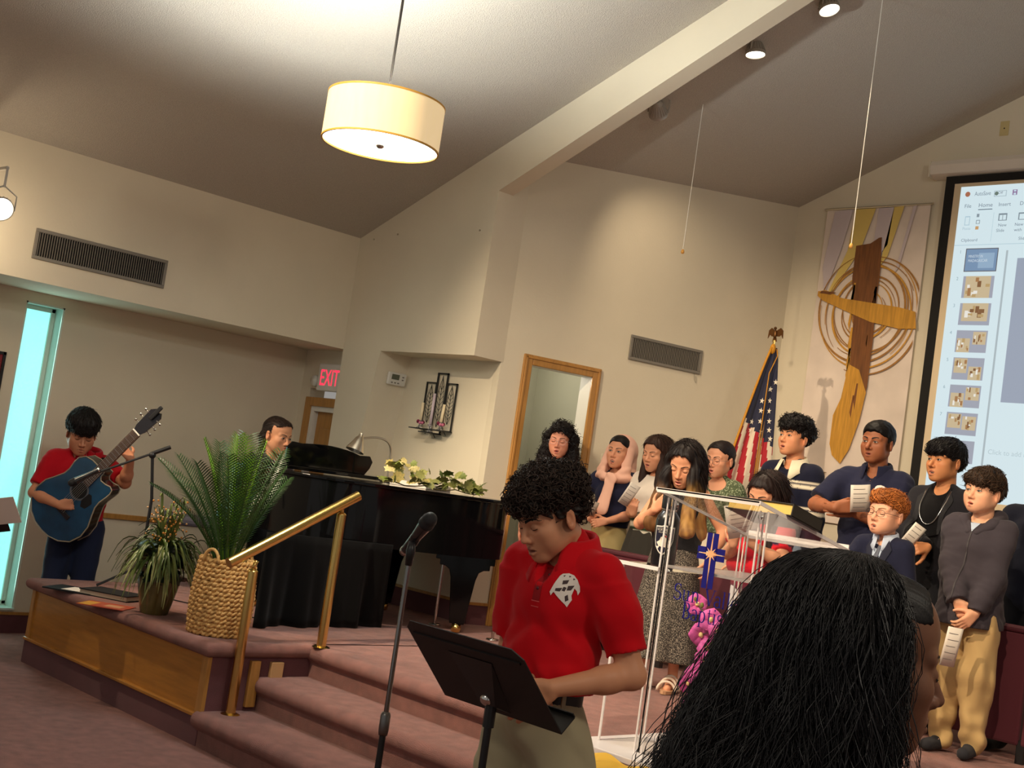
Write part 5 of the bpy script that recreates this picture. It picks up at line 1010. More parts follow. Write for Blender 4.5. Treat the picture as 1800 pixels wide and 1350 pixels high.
def strip(name, f, xs, z_lo, z_hi, m, parent, T, off=.0008, col=None, ny=2):
    n = len(xs); rows = []
    for j in range(ny+1): t = j/ny; rows.append(face_y(f, xs, z_lo*(1-t)+z_hi*t))
    P = np.concatenate(rows); P[:, 1] -= off; F_ = np.array([(j*n+i, j*n+i+1, (j+1)*n+i+1, (j+1)*n+i) for j in range(ny) for i in range(n-1)])
    return np_obj(name, T(P), F_, m, parent, col(P) if col else None)
def hand_sdf(s, wr, fd, pn, side, curl=(20, 40, 25), thumb=(.55, .75, .35), sc=1.0, spread=.08, k=.006, tc=25):
    """palm + five fingers; fd finger direction, pn palm normal, side towards the thumb"""
    wr, fd, pn = A3(*wr), A3(*fd), A3(*pn); fd /= np.linalg.norm(fd); pn -= fd*(pn @ fd); pn /= np.linalg.norm(pn); sd = np.cross(fd, pn)*side
    kn = wr+fd*.088*sc
    for t in (-1, -.33, .33, 1): s.cap(wr+fd*.012*sc+sd*t*.018*sc, kn-fd*.006*sc+sd*t*.029*sc, .0165*sc, .0125*sc, .010)
    for i, (o, L) in enumerate(((.030, .92), (.010, 1.0), (-.010, .95), (-.0285, .76))):
        p = kn+sd*o*sc+fd*(-.002-.004*(i == 3))*sc; a = 0; r = (.0098, .0098, .0094, .0084)[i]*sc; sp = spread*(1-i*.67)
        cu = curl[i] if hasattr(curl[0], '__len__') else curl
        for q, (l, c) in enumerate(zip((.045, .027, .021), cu)):
            a += math.radians(c); d = fd*math.cos(a)+pn*math.sin(a)+sd*sp*(1-.4*q); d /= np.linalg.norm(d); p2 = p+d*l*L*sc
            s.cap(p, p2, r*(1-.07*q), r*(.93-.10*q), k if q == 0 else .003); p = p2
    tb = wr+fd*.022*sc+sd*.026*sc+pn*.006*sc; td = fd*thumb[0]+sd*thumb[1]+pn*thumb[2]; td /= np.linalg.norm(td); t1 = tb+td*.044*sc
    t2d = td+fd*.35+pn*math.radians(tc); t2d /= np.linalg.norm(t2d); t2 = t1+t2d*.03*sc; t3d = t2d+fd*.2-sd*.25; t3d /= np.linalg.norm(t3d); t3 = t2+t3d*.024*sc
    s.cap(tb, t1, .0165*sc, .0118*sc, .012).cap(t1, t2, .0115*sc, .0102*sc, .003).cap(t2, t3, .0102*sc, .0082*sc, .003)
    return kn, sd, pn
def ik(S, W, hint, a, b):
    S, W = A3(*S), A3(*W); d = W-S; L = np.linalg.norm(d); L2 = min(L, (a+b)*.995); u = d/L; W = S+u*L2; x = (a*a-b*b+L2*L2)/(2*L2); hh = math.sqrt(max(a*a-x*x, 1e-6))
    h = A3(*hint); h = h-u*(h @ u); h /= np.linalg.norm(h); return S+u*x+h*hh, W
def person(label, pos, yaw, H, skin, hair, top, bottom, head=(0, 0, 0), arms=None, fem=0, kid=0, girth=1.0, hs=1.0, mo=.0, eyes='open', brow=(.02, .014, .01), vh=.0041, va=.0054, vc=.0115, heavy=0, sit=False, shoes=(.02, .02, .02), lip=None, seed=1, iris=(60, 36, 22), nose=1.0, lean=0, sw=1.0, legs=True, collar=None, neck=1.0, shoe_len=.25, stance=1.0, extra=None, brow_w=1.0, nk=0.0, hfw=0.0, sway=0.0):
    if fem > .7 and brow_w == 1.0: brow_w = .78
    H = H*1.632/(1.632-nk); s = H/1.75
    e = empty('person', pos, math.radians(yaw), label, 'person')
    g = girth
    def J(x, y, z): return A3((x+sway*max(0, z-.9))*s, (y-lean*max(0, z-1.0))*s, z*s)
    hipx, shx = .088*g**.5*stance, .160*sw*(1-.08*fem)
    SH = {1: J(shx, .012, 1.405), -1: J(-shx, .012, 1.405)}
    HIP = {1: J(hipx, .0, .91), -1: J(-hipx, .0, .91)}; KN = {k: J(k*hipx*1.05, -.015, .50) for k in (1, -1)}; AN = {k: J(k*hipx*1.1, .02, .085) for k in (1, -1)}
    if sit: KN = {k: J(k*.11, -.42, .90) for k in (1, -1)}; AN = {k: J(k*.11, -.42, .47) for k in (1, -1)}
    hc = J(0, -.012-hfw, 1.632-nk); Rm = rotm(*head); hs_ = hs
    piv = J(0, .03-hfw, 1.54-nk); hc = piv+(hc-piv) @ Rm.T
    hf = head_sdf(fem, kid, mo, heavy, nose)
    def toh(P): return ((P-hc) @ Rm)/hs_
    def fromh(P): return (P*hs_) @ Rm.T+hc
    sk = tuple(min(.9, x*1.12) for x in lin(skin))
    # ---- torso volumes shared by body and clothes
    def torso(off=0, k=.05, loose=0, belly=0):
        t = Sdf()
        t.ell(J(0, .0, .955), ((.160*g+off)*s, (.112*g+off)*s, (.125+off)*s), k*s).ell(J(0, -.008-.02*belly, 1.10), ((.147*g+off+loose+.02*belly)*s, (.106*g+off+loose+.035*belly)*s, (.15+off)*s), k*s)
        t.ell(J(0, .006, 1.28), ((.150*g*sw+off+loose*.5)*s, (.110*g+off+loose*.5)*s, (.165+off)*s), k*s)
        for kx in (1, -1):
            t.cap(J(kx*.04, .012, 1.42), SH[kx]-J(kx*.012, 0, .004), (.048+off*.8)*s, (.050+off*.8)*s, .045*s).cap(J(kx*.02, .02, 1.485), J(kx*.11, .016, 1.425), (.032+off*.6)*s, (.030+off*.6)*s, .045*s)
            if fem: t.ell(J(kx*.065, -.078, 1.265), ((.058*fem+off)*s,)*3, .05*s)
        return t
    # ---- arms
    AR = {}
    arms = arms or {}
    for kx in (1, -1):
        a = dict(w=(kx*.23, -.03, .86), hint=(kx*.6, .6, 0), fd=(0, -.1, -1), pn=(-kx, 0, 0), curl=(12, 22, 14)); a.update(arms.get(kx, {}))
        Rz = np.array(Matrix.Rotation(-math.radians(yaw), 3, 'Z'), np.float32); cf = lambda q: Rz @ np.array(_rt*q[0]+_up*q[1]-_f*q[2], np.float32)
        for kk in ('fd', 'pn', 'hint'):
            if kk+'c' in a: a[kk] = tuple(cf(a[kk+'c']))
        if 'wp' in a: a['w'] = tuple(Rz @ np.array(at_d(a['wp'][0], a['wp'][1], (Vector(pos)+Vector((0, 0, 1.1*s))-ORG).length-a['wp'][2])-Vector(pos), np.float32)); a['abs'] = True
        E_, W_ = ik(SH[kx], J(*a['w']) if not a.get('abs') else A3(*a['w']), a['hint'], .292*s, .258*s); AR[kx] = (a, E_, W_)
    ga = g**.6
    def arm_sdf(kx, upto=1.0):
        a, E_, W_ = AR[kx]; t = Sdf(); t.cap(SH[kx], E_, .050*s*ga, .040*s*ga, .02).cap(E_, E_+(W_-E_)*.35, .040*s*ga, .040*s*ga, .02).cap(E_+(W_-E_)*.3, W_, .040*s*ga, .026*s*ga**.5, .02, None)
        kn, sd, pn = hand_sdf(t, W_, a['fd'], a['pn'], -kx if a.get('flip') is None else kx*a['flip'], a['curl'], a.get('thumb', (.55, .75, .35)), s*a.get('hsz', 1.0)*(1-.07*fem), tc=a.get('tc', 25)); a['grip'] = kn; a['sd'] = sd; a['pnv'] = pn
        return t
    V, Fc, Cc = [], [], []; off = 0
    def addm(v, f, c):
        nonlocal off
        V.append(v); Fc.append(f+off); Cc.append(c); off += len(v)
    # head + neck
    nb = J(0, .03, 1.40); nt = fromh(A3(0, .03, -.06)[None])[0]; nr = .056*s*neck*(1-.10*fem)*(.5+.5*g**.7)
    def hn(P): return smin(hf(toh(P))*hs_, np.minimum(Sdf().cap(nb, nt, nr*1.12, nr*.98).one(('c', nb, nt, nr*1.12, nr*.98, None), P), 9), .022)
    if neck:
        corners = np.array([fromh(A3(x, y, z)[None])[0] for x in (-.1, .1) for y in (-.13, .13) for z in (-.125, .125)]); lo = corners.min(0); hi = corners.max(0); lo = np.minimum(lo, nb-.09*s); hi = np.maximum(hi, nb+A3(.09, .09, 0)*s); lo[2] = nb[2]
        v, f = nets(hn, lo, hi, vh); Q = toh(v)
        lipd = np.full(len(v), 9., np.float32); L_ = Sdf(); lz = -.0635
        for sx in (-1, 1):
            for b_ in ((sx*.002, -.0925, lz), (sx*.002, -.0915, lz-.0115-mo)): lipd = np.minimum(lipd, L_.one(('c', A3(sx*.0250, -.0785, lz-.003-mo*.4), A3(*b_), .0032, .0062, None), Q))
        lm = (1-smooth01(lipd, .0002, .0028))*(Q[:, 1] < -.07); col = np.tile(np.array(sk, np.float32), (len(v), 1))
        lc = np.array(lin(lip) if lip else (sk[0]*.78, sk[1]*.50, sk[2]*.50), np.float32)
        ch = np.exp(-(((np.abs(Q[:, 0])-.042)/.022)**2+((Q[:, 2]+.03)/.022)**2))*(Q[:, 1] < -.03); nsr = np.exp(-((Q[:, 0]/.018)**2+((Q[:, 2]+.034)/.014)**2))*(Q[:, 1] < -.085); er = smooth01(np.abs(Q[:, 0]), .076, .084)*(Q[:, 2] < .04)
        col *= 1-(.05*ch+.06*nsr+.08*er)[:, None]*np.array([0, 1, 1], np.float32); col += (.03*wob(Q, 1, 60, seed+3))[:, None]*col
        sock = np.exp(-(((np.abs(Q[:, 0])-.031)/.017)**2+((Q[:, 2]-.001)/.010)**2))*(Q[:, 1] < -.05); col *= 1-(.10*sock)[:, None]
        col = col*(1-lm[:, None]*.75)+lc*lm[:, None]*.75
        if hair.get('fade'):                                   # close-cropped sides
            fm = smooth01(Q[:, 1], -.045, -.02)*(1-smooth01(np.abs(Q[:, 2]-.03), .05, .10))*(Q[:, 2] > -.06)*(np.abs(Q[:, 0])+np.maximum(Q[:, 1], 0)*.8 > .052)*(er < .3)*(lipd > .02); col *= 1-hair['fade']*fm[:, None]
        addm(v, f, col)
    sl = top.get('sleeve', 'short')
    for kx in (1, -1):
        a, E_, W_ = AR[kx]; fs_ = arm_sdf(kx)
        if a.get('skip'): continue
        tip = W_+A3(*a['fd'])/np.linalg.norm(A3(*a['fd']))*.2*s
        st_ = SH[kx] if sl in ('none', 'strap') else SH[kx]+(E_-SH[kx])*.35 if sl == 'short' else E_+(W_-E_)*.75
        pts = [st_, W_, tip] if sl == 'long' else [st_, E_, W_, tip]
        lo = np.min(pts, 0)-.075*s; hi = np.max(pts, 0)+.075*s
        if sl in ('long', 'short'):
            dr_ = (E_-SH[kx]) if sl == 'short' else (W_-E_); dr_ = dr_/np.linalg.norm(dr_); f0 = fs_; fs2 = lambda P, f0=f0, st_=st_, dr_=dr_: np.maximum(f0(P), -((P-st_) @ dr_)) if sl == 'long' else f0(P)
        else: fs2 = fs_
        if sl == 'short':
            cut = SH[kx]; fs2 = lambda P, f0=fs_, st_=st_, dr_=dr_, E_=E_: np.maximum(f0(P), np.where((P-E_) @ dr_ < .0, -((P-st_) @ dr_), -1))
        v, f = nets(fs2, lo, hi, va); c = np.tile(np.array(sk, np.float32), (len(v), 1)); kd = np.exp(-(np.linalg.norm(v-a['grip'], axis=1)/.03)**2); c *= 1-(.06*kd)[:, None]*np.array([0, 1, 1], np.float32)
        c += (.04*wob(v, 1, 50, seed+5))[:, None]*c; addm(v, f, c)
    # hidden continuous trunk and legs
    tr = torso(-.012)
    for kx in (1, -1): tr.cap(HIP[kx], KN[kx], .075*s*g, .050*s*g, .03).cap(KN[kx], AN[kx], .048*s*g, .034*s, .02).cap(AN[kx], AN[kx]+J(0, -.13, -.05), .032*s, .026*s, .02)
    tr.cap(J(0, .02, 1.40), J(0, .02, 1.50), .05*s, .045*s, .03)
    bare = bottom.get('bare')
    if legs or bare:
        v, f = nets(tr, J(-.28, -.5 if sit else -.24, -.0), J(.28, .2, 1.52), .008 if bare else .032); 
        if not bare: v = v*np.array([.97, .97, 1], np.float32)
        addm(v, f, np.tile(np.array(sk, np.float32), (len(v), 1)))
    body = np_obj('body', np.concatenate(V), np.concatenate(Fc), M_skin, e, np.concatenate(Cc))
    # ---- face details
    if neck:
        for sx in (-1, 1):
            n = 13; u = np.linspace(-1, 1, n).astype(np.float32); xs = sx*.0315+u*.0142
            if eyes == 'open':
                up = .0050*(1-u**2)**.75-.0008; lo_ = -.0044*(1-u**2)**.8-.0008
                def ec(P, sx=sx):
                    r = np.sqrt((P[:, 0]-sx*.0315)**2+(P[:, 2]-.0004)**2); c = np.tile(np.array(lin((178, 162, 150)), np.float32), (len(P), 1)); c[r < .0062] = lin(iris); c[r < .0030] = (.004, .003, .003); return c
                strip('eye', hf, np.linspace(xs[0], xs[-1], 25).astype(np.float32), np.interp(np.linspace(0, 1, 25), np.linspace(0, 1, n), lo_).astype(np.float32), np.interp(np.linspace(0, 1, 25), np.linspace(0, 1, n), up).astype(np.float32), M_eye, e, fromh, .0009, ec, 8)
                strip('eyelash', hf, xs, up-.0008, up+.0020, M_lash, e, fromh, .0016)
            else:
                zc = -.0042-.0030*(1-u**2)
                strip('eyelash', hf, xs, zc-.0016*(1-.5*u**2), zc+.0012, M_lash, e, fromh, .0012)
            n = 15; u = np.linspace(0, 1, n).astype(np.float32); xs = sx*(.0125+.036*u); zc = .0165+.0075*np.sin(u*2.2)+.0012*brow_w; wv = (.0042-.0026*u)*brow_w
            strip('eyebrow', hf, xs, zc-wv, zc+wv*.8, mat('brow_%d_%d' % (int(brow[0]*999), int(brow[1]*999)), brow, .8), e, fromh, .0012)
        if mo > .003:
            xs = np.linspace(-.0175, .0175, 13).astype(np.float32); u = xs/.0175; mz = -.0635-.005-mo*.5
            hh = (mo*.5+.002)*np.sqrt(np.clip(1-u*u, 0, 1)); P = np.concatenate([np.stack([xs, np.full(13, -.084, np.float32), mz-hh], -1), np.stack([xs, np.full(13, -.084, np.float32), mz+hh], -1)]); np_obj('mouth', fromh(P.astype(np.float32)), np.array([(i, i+1, 14+i, 13+i) for i in range(12)]), M_mouth, e)
            if mo > .006: P2 = np.concatenate([np.stack([xs*.8, np.full(13, -.0865, np.float32), mz+hh*.35], -1), np.stack([xs*.8, np.full(13, -.0865, np.float32), mz+hh*.95], -1)]); np_obj('teeth', fromh(P2.astype(np.float32)), np.array([(i, i+1, 14+i, 13+i) for i in range(12)]), M_teeth, e)
        else:
            xs = np.linspace(-.023, .023, 13).astype(np.float32); u = xs/.023; zc = -.0687-.0012*(1-u**2)*0-.0008*u*u; strip('mouth', hf, xs, (zc-.0010).astype(np.float32), (zc+.0008).astype(np.float32), M_mouth, e, fromh, .0004)
    info = dict(e=e, s=s, J=J, hc=hc, Rm=Rm, hs=hs_, fromh=fromh, toh=toh, hf=hf, AR=AR, SH=SH, HIP=HIP, KN=KN, AN=AN, torso=torso, g=g, head=head)
    # ---- top
    tc = lin(top['col']) if 'col' in top else (.5, .5, .5)
    lo_off = top.get('off', .012); t = torso(lo_off, loose=top.get('loose', .010), belly=top.get('belly', 0)); hem = top.get('hem', .86)
    if top.get('flare'): t.cap(J(0, 0, hem+.06), J(0, 0, 1.05), (.15*g+top['flare'])*s, .13*g*s, .06*s)
    sr = top.get('sr', .012)
    for kx in (1, -1):
        a, E_, W_ = AR[kx]
        if sl == 'short':
            fr = top.get('slen', .62); en = SH[kx]+(E_-SH[kx])*fr; t.cap(SH[kx], SH[kx]+(E_-SH[kx])*.3, (.056*ga+sr*.6)*s, (.056*ga+sr*.8)*s, .04).cone(SH[kx]+(E_-SH[kx])*.1, en, (.054*ga+sr)*s, (.052*ga+sr*1.3)*s, .03)
        elif sl == 'long':
            t.cap(SH[kx], E_, (.055*ga+sr)*s, (.046*ga+sr)*s, .035).cap(E_, E_+(W_-E_)*.6, (.046*ga+sr)*s, (.040*ga+sr)*s, .03).cone(E_+(W_-E_)*.3, E_+(W_-E_)*.97, (.042*ga+sr)*s, (.032*ga+sr*.9)*s, .02)
    t0 = t; t = Sdf()
    for kx in (1, -1):
        a, E_, W_ = AR[kx]
        if sl == 'short': en = SH[kx]+(E_-SH[kx])*fr; dr_ = (E_-SH[kx])/np.linalg.norm(E_-SH[kx]); vc < .0010 and t.cone(en-dr_*.03*s, en+dr_*.03*s, (.052*ga+sr*1.3-.010)*s, (.052*ga+sr*1.3-.010)*s, .003, 's')
        if sl == 'strap': 
            out = J(kx*.155, .01, 1.34); t.ell(J(kx*(.205*sw), .01, 1.40), (.085*s, .16*s, .15*s), .01, 's')
    nk = top.get('neckcut', (.0, -.02, 1.485, .075, .075, .05)); t.ell(J(*nk[:3]), tuple(x*s for x in nk[3:]), .008, 's')
    if top.get('vneck'): t.ell(J(0, -.12, 1.42), (.028*s, .07*s, top['vneck']*s), .01, 's')
    fa, ff = top.get('fold', (.006, 16))
    wst = hem*s
    def tf(P): 
        lowb = smooth01(P[:, 2], (hem+.30)*s, hem*s); d = np.maximum(t0(P)+wob(P, fa, ff, seed+11, (1, 1, .55))+wob(P, fa*.9, ff*1.9, seed+12, (1, 1, 1.3))*(.4+lowb), hem*s-P[:, 2])
        for q in t.p: d = smax(d, -t.one(q, P), q[6])
        return d
    allp = [SH[1], SH[-1], J(.22*g, .16, hem), J(-.22*g, -.24, 1.5)]+[AR[k][1] for k in (1, -1)]+([AR[k][2] for k in (1, -1)] if sl == 'long' else [])
    if sl in ('none', 'strap'): allp = [SH[1], SH[-1], J(.2*g, .16, hem), J(-.2*g, -.2, 1.5)]
    lo = np.min(allp, 0)-.10*s; hi = np.max(allp, 0)+.10*s; lo[2] = max(lo[2], min(hem*s-.02, min(p_[2] for p_ in allp)-.08*s))
    v, f = nets(tf, lo, hi, vc, 2.0); c = np.tile(np.array(tc, np.float32), (len(v), 1)); info['top_v'], info['top_f'] = v, f
    info['top_sdf'] = tf
    if top.get('paint'): c = top['paint'](v/s, c, info)
    o = np_obj(top.get('name', 'shirt'), v, f, top.get('mat', M_clo), e, c); info['top'] = o; info['bvh'] = BVHTree.FromPolygons([Vector(x) for x in v.tolist()], f.tolist())
    # ---- bottom
    if bottom.get('kind', 'trousers') == 'trousers' and legs:
        b = Sdf(); lo_ = bottom.get('loose', .012); bt = bottom.get('top', 1.02)
        b.ell(J(0, .0, .955), ((.160*g+.006)*s, (.112*g+.008)*s, (.12)*s), .04)
        for kx in (1, -1): b.cap(HIP[kx], KN[kx], (.080*g+lo_)*s, (.056*g+lo_*1.5)*s, .03*s).cap(KN[kx], AN[kx]+J(0, 0, -.0), (.056*g+lo_*1.5)*s, (.046*g**.5+lo_*1.6)*s, .02)
        fb = bottom.get('fold', .007); hz_ = -9 if sit else bottom.get('hem', .03)*s
        def bf(P): lw = smooth01(P[:, 2], .45*s, .05*s); return np.maximum(np.maximum(b(P)+wob(P, fb, 20, seed+21, (1, 1, .8))+wob(P, fb*1.6, 26, seed+22, (.5, .5, 1.8))*lw, hz_-P[:, 2]), P[:, 2]-bt*s)
        v, f = nets(bf, J(-.30*g, -.58 if sit else -.2, .42 if sit else 0), J(.30*g, .22, bt+.02), bottom.get('v', vc*1.5), 2.0); c = np.tile(np.array(lin(bottom['col']), np.float32), (len(v), 1)); o = np_obj('trousers', v, f, M_clo, e, c); info['bottom'] = o; info['bbvh'] = BVHTree.FromPolygons([Vector(x) for x in v.tolist()], f.tolist())
    elif bottom.get('kind') == 'skirt':
        hz, tz, fl = bottom['hem'], bottom.get('top', 1.06), bottom.get('flare', .26); nfl = bottom.get('flutes', 11)
        def sf(P):
            zz = P[:, 2]/s; tt = np.clip((tz-zz)/(tz-hz), 0, 1); rx = (.135*g+(fl-.12)*tt**.7)*s; ry = (.105*g+(fl-.15)*tt**.75)*s; th = np.arctan2(P[:, 1]/ry, P[:, 0]/rx); fl_ = 1+.06*tt*np.sin(th*nfl+2.2*np.sin(th*2+seed))
            r = np.sqrt((P[:, 0]/(rx*fl_))**2+(P[:, 1]/(ry*fl_))**2); return np.maximum((r-1)*ry*.9, np.maximum(hz*s-P[:, 2], P[:, 2]-tz*s))
        v, f = nets(sf, J(-.34, -.3, hz-.02), J(.34, .3, tz+.02), bottom.get('v', .014), 2.2); c = np.tile(np.array(lin(bottom['col']), np.float32), (len(v), 1))
        if bottom.get('paint'): c = bottom['paint'](v/s, c, info)
        np_obj('skirt', v, f, bottom.get('mat', M_clo), e, c)
    # ---- shoes
    if legs and shoes is not None and not sit:
        for kx in (1, -1):
            a = AN[kx]; q = Sdf(); q.cap(A3(a[0], a[1]+.01, .045), A3(a[0]+kx*.015, a[1]-shoe_len*s*.62, .035), .040*s, .040*s, .02).cap(A3(a[0], a[1], .10*s), A3(a[0], a[1]-.02, .05), .042*s, .045*s, .02).half((0, 0, .004), (0, 0, -1))
            v, f = nets(q, (a[0]-.1, a[1]-.3, -.01), (a[0]+.1, a[1]+.1, .16), .013); c = np.tile(np.array(shoes, np.float32), (len(v), 1)); c[v[:, 2] < .018] = np.array(top.get('sole', (.03, .03, .03))); np_obj('shoe', v, f, M_clo, e, c)
    # ---- collar
    if collar:
        cc = np.array(lin(collar['col']), np.float32); n = 44; gap = math.radians(collar.get('gap', 26)); rr = nr*1.16+.004*s; drop = collar.get('drop', .058)*s; cw = collar.get('w', .045)*s; rows = []
        bz = J(0, .012, 1.512); tilt = collar.get('tilt', .42); nk_c = J(0, .018, 1.47)
        for j, (ro, dz) in enumerate(((0, -.02), (.002, .012), (.008, .018), (.016, .010), (cw*.6/s, -drop*.45/s), (cw/s, -drop/s))):
            row = []
            for i in range(n+1):
                u = i/n; th = -math.pi/2+gap+(2*math.pi-2*gap)*u; fr_ = (1-math.sin(th))/2; pt = math.exp(-((min(u, 1-u))/.07)**2)
                r_ = rr+ro*s; ex = pt*drop*.75*(j >= 4)*(1.25 if j == 5 else .6)
                row.append((r_*math.cos(th)*1.05, nk_c[1]+r_*math.sin(th)*1.0-(pt*.012*s if j >= 4 else 0), bz[2]+dz*s-fr_*tilt*.10*s*(1.0)-ex))
            rows.append(row)
        P = np.array(rows, np.float32).reshape(-1, 3); F_ = np.array([(j*(n+1)+i, j*(n+1)+i+1, (j+1)*(n+1)+i+1, (j+1)*(n+1)+i) for j in range(len(rows)-1) for i in range(n)])
        o = np_obj('collar', P, F_, M_clo, e, np.tile(cc, (len(P), 1))); md = o.modifiers.new('t', 'SOLIDIFY'); md.thickness = .003*s; md.offset = 1
    # ---- hair
    if hair.get('fn'): hair['fn'](info, hair)
    if extra: extra(info)
    return info
# ---- hair: an implicit mass with strand relief, in head coordinates
def hair_mass(info, sdf, lo, hi, h, colf, relief=None, name='hair'):
    R_ = info['Rm']; 
    def F_(P): Q = info['toh'](P); d = sdf(Q); return (d+(relief(Q) if relief else 0))*info['hs']
    C_ = np.array([info['fromh'](A3(x, y, z)[None])[0] for x in (lo[0], hi[0]) for y in (lo[1], hi[1]) for z in (lo[2], hi[2])])
    v, f = nets(F_, C_.min(0), C_.max(0), h, 2.2); Q = info['toh'](v); return np_obj(name, v, f, M_hair, info['e'], colf(Q))
def cap_sdf(t=.012, line=.062, side=.035, nape=-.075, ear=True, front=.0, top=0.0, open_=-.022, slope=.9, jag=0.0):
    """short hair: shell over the skull, trimmed at hairline, ears and nape"""
    s = Sdf(); s.ell((0, .022+front*.0, .038+top*.5), (.0765+t, .098+t, .083+t+top*.5), .01)
    s.ell((0, -.032, .052), (.064+t*.8, .060+t, .060+t), .02)
    def face(P):     # the face opening: in front of the ears and under the hairline
        zl = line-slope*np.clip(np.abs(P[:, 0])-.03, 0, 1)+(jag*(np.sin(P[:, 0]*260+2*np.sin(P[:, 0]*90))+.7*np.sin(P[:, 0]*120+1)) if jag else 0); d1 = np.maximum(P[:, 2]-zl, P[:, 1]-open_); return d1
    s.fn(face, .008, 's')
    def low(P): zl = np.where(P[:, 1] < .03, -.005, nape); zl = nape+(.0-nape)*smooth01(P[:, 1], .06, -.005); return P[:, 2]-zl
    s.fn(low, .01, 's')
    if ear:
        for sx in (-1, 1): s.ell((sx*.085, .012, -.012), (.022, .026, .036), .008, 's')
    return s
def hcol(c, var=.25, seed=0, tip=None, z0=-.1, z1=-.3):
    c = np.array(lin(c), np.float32)
    def f(Q):
        k = 1+var*wob(Q, 1, 160, seed, (1, 1, .12)); out = c*k[:, None]
        if tip is not None: m = smooth01(Q[:, 2]+.03*wob(Q, 1, 50, seed+1, (1, 1, .2)), z0, z1)[:, None]; out = out*(1-m)+np.array(lin(tip), np.float32)*m*k[:, None]
        return np.clip(out, 0, 1)
    return f
def strands_rel(amp=.0022, fr=60, seed=0):
    def f(Q): th = np.arctan2(Q[:, 0], Q[:, 1]+.3*0-.02); return amp*(np.sin(th*fr*.5+3*np.sin(Q[:, 2]*18+th*3+seed)+seed)+.6*np.sin(th*fr*1.1+2*np.sin(Q[:, 2]*31)+seed*2))*.6+wob(Q, amp*.9, 55, seed)
    return f
# ================================================================== hair styles
def style(info, h):
    s = cap_sdf(h.get('t', .010), h.get('line', .060), nape=h.get('nape', -.06), top=h.get('top', .0), ear=h.get('ear', True), open_=h.get('open', -.022), slope=h.get('slope', .9), jag=h.get('jag', 0))
    dn = info['Rm'].T @ A3(0, 0, -1)
    for lb in h.get('lobes', ()):
        if lb[0] == 'e': s.ell(lb[1], lb[2], lb[3] if len(lb) > 3 else .02)
        elif lb[0] == 'h': p0 = A3(*lb[1]); p1 = p0+dn*lb[2]+A3(*lb[3]); s.cap(p0, p1, lb[4], lb[5], lb[6] if len(lb) > 6 else .02, lb[7] if len(lb) > 7 else None)
        elif lb[0] == 's': s.ell(lb[1], lb[2], lb[3] if len(lb) > 3 else .01, 's')
        else: s.cap(lb[1], lb[2], lb[3], lb[4], .02)
    amp, fr = h.get('rel', (.0022, 50)); kind = h.get('kind', 'strand'); sd = h.get('seed', 0)
    if kind == 'curl':
        rel = lambda Q: amp*(np.abs(np.sin(Q @ A3(95, 40, 60)+2*np.sin(Q[:, 2]*70+sd)))+np.abs(np.sin(Q @ A3(-50, 90, 70)+2*np.sin(Q[:, 0]*80)))-1)*-1+wob(Q, amp, 120, sd)
    elif kind == 'wave': rel = lambda Q: strands_rel(amp, fr, sd)(Q)+amp*.8*np.sin(Q[:, 2]*55+5*np.arctan2(Q[:, 0], Q[:, 1])+sd)
    elif kind == 'comb': rel = lambda Q: amp*(np.sin(Q[:, 0]*fr*9+2*np.sin(Q[:, 1]*22+sd)+3*np.sin(Q[:, 2]*20))+.6*np.sin(Q[:, 0]*fr*17+2*np.sin(Q[:, 1]*40)))*.6+wob(Q, amp, 60, sd)
    else: rel = strands_rel(amp, fr, sd)
    lo = h.get('lo', (-.115, -.13, -.10)); hi = h.get('hi', (.115, .155, .165))
    colf = h.get('colf') or hcol(h['col'], h.get('var', .25), sd, h.get('tip'), h.get('z0', -.1), h.get('z1', -.3))
    return hair_mass(info, s, lo, hi, h.get('h', .0058), colf, rel)
def curls(info, pts, nrm, n, rad, turns, r, col, seed=3, out=.4, name='curl_locks', ls=(.018, .03)):
    R = np.random.default_rng(seed); V, F_ = [], []; off = 0; K = 13; S_ = 4
    c2 = np.array([(math.cos(2*math.pi*j/S_), math.sin(2*math.pi*j/S_)) for j in range(S_)], np.float32)
    for i in R.integers(0, len(pts), n):
        p = pts[i]; nn = nrm[i]; tg = np.cross(nn, R.normal(size=3)); tg /= np.linalg.norm(tg); bi = np.cross(nn, tg); ax = tg*(1-out*R.random())+nn*out*R.random()*1.6; ax /= np.linalg.norm(ax)
        a = np.cross(ax, nn); a /= np.linalg.norm(a)+1e-9; b = np.cross(ax, a); L = R.uniform(*ls); ra = rad*R.uniform(.6, 1.25); ph = R.uniform(0, 6.28); tn = turns*R.uniform(.6, 1.3)*(1 if R.random() < .5 else -1)
        t = np.linspace(0, 1, K)[:, None]; an = ph+tn*2*math.pi*t; C = p+ax*(t-.3)*L+(a*np.cos(an)+b*np.sin(an))*ra*(.5+.5*t)-nn*.002
        T = np.gradient(C, axis=0); T /= np.linalg.norm(T, axis=1)[:, None]; u = np.cross(T, nn+1e-3); u /= np.linalg.norm(u, axis=1)[:, None]; w_ = np.cross(T, u)
        rr = (r*(1-.5*t*t))
        V.append((C[:, None, :]+u[:, None, :]*c2[None, :, :1]*rr[:, None]+w_[:, None, :]*c2[None, :, 1:]*rr[:, None]).reshape(-1, 3))
        q = np.array([(k*S_+j, k*S_+(j+1) % S_, (k+1)*S_+(j+1) % S_, (k+1)*S_+j) for k in range(K-1) for j in range(S_)])+off; F_.append(q); off += K*S_
    V = np.concatenate(V).astype(np.float32); cc = np.array(lin(col), np.float32)*(1+.35*np.repeat(R.normal(size=n), K*S_))[:, None].clip(.3, 2); return np_obj(name, V, np.concatenate(F_), M_hair, info['e'], cc)
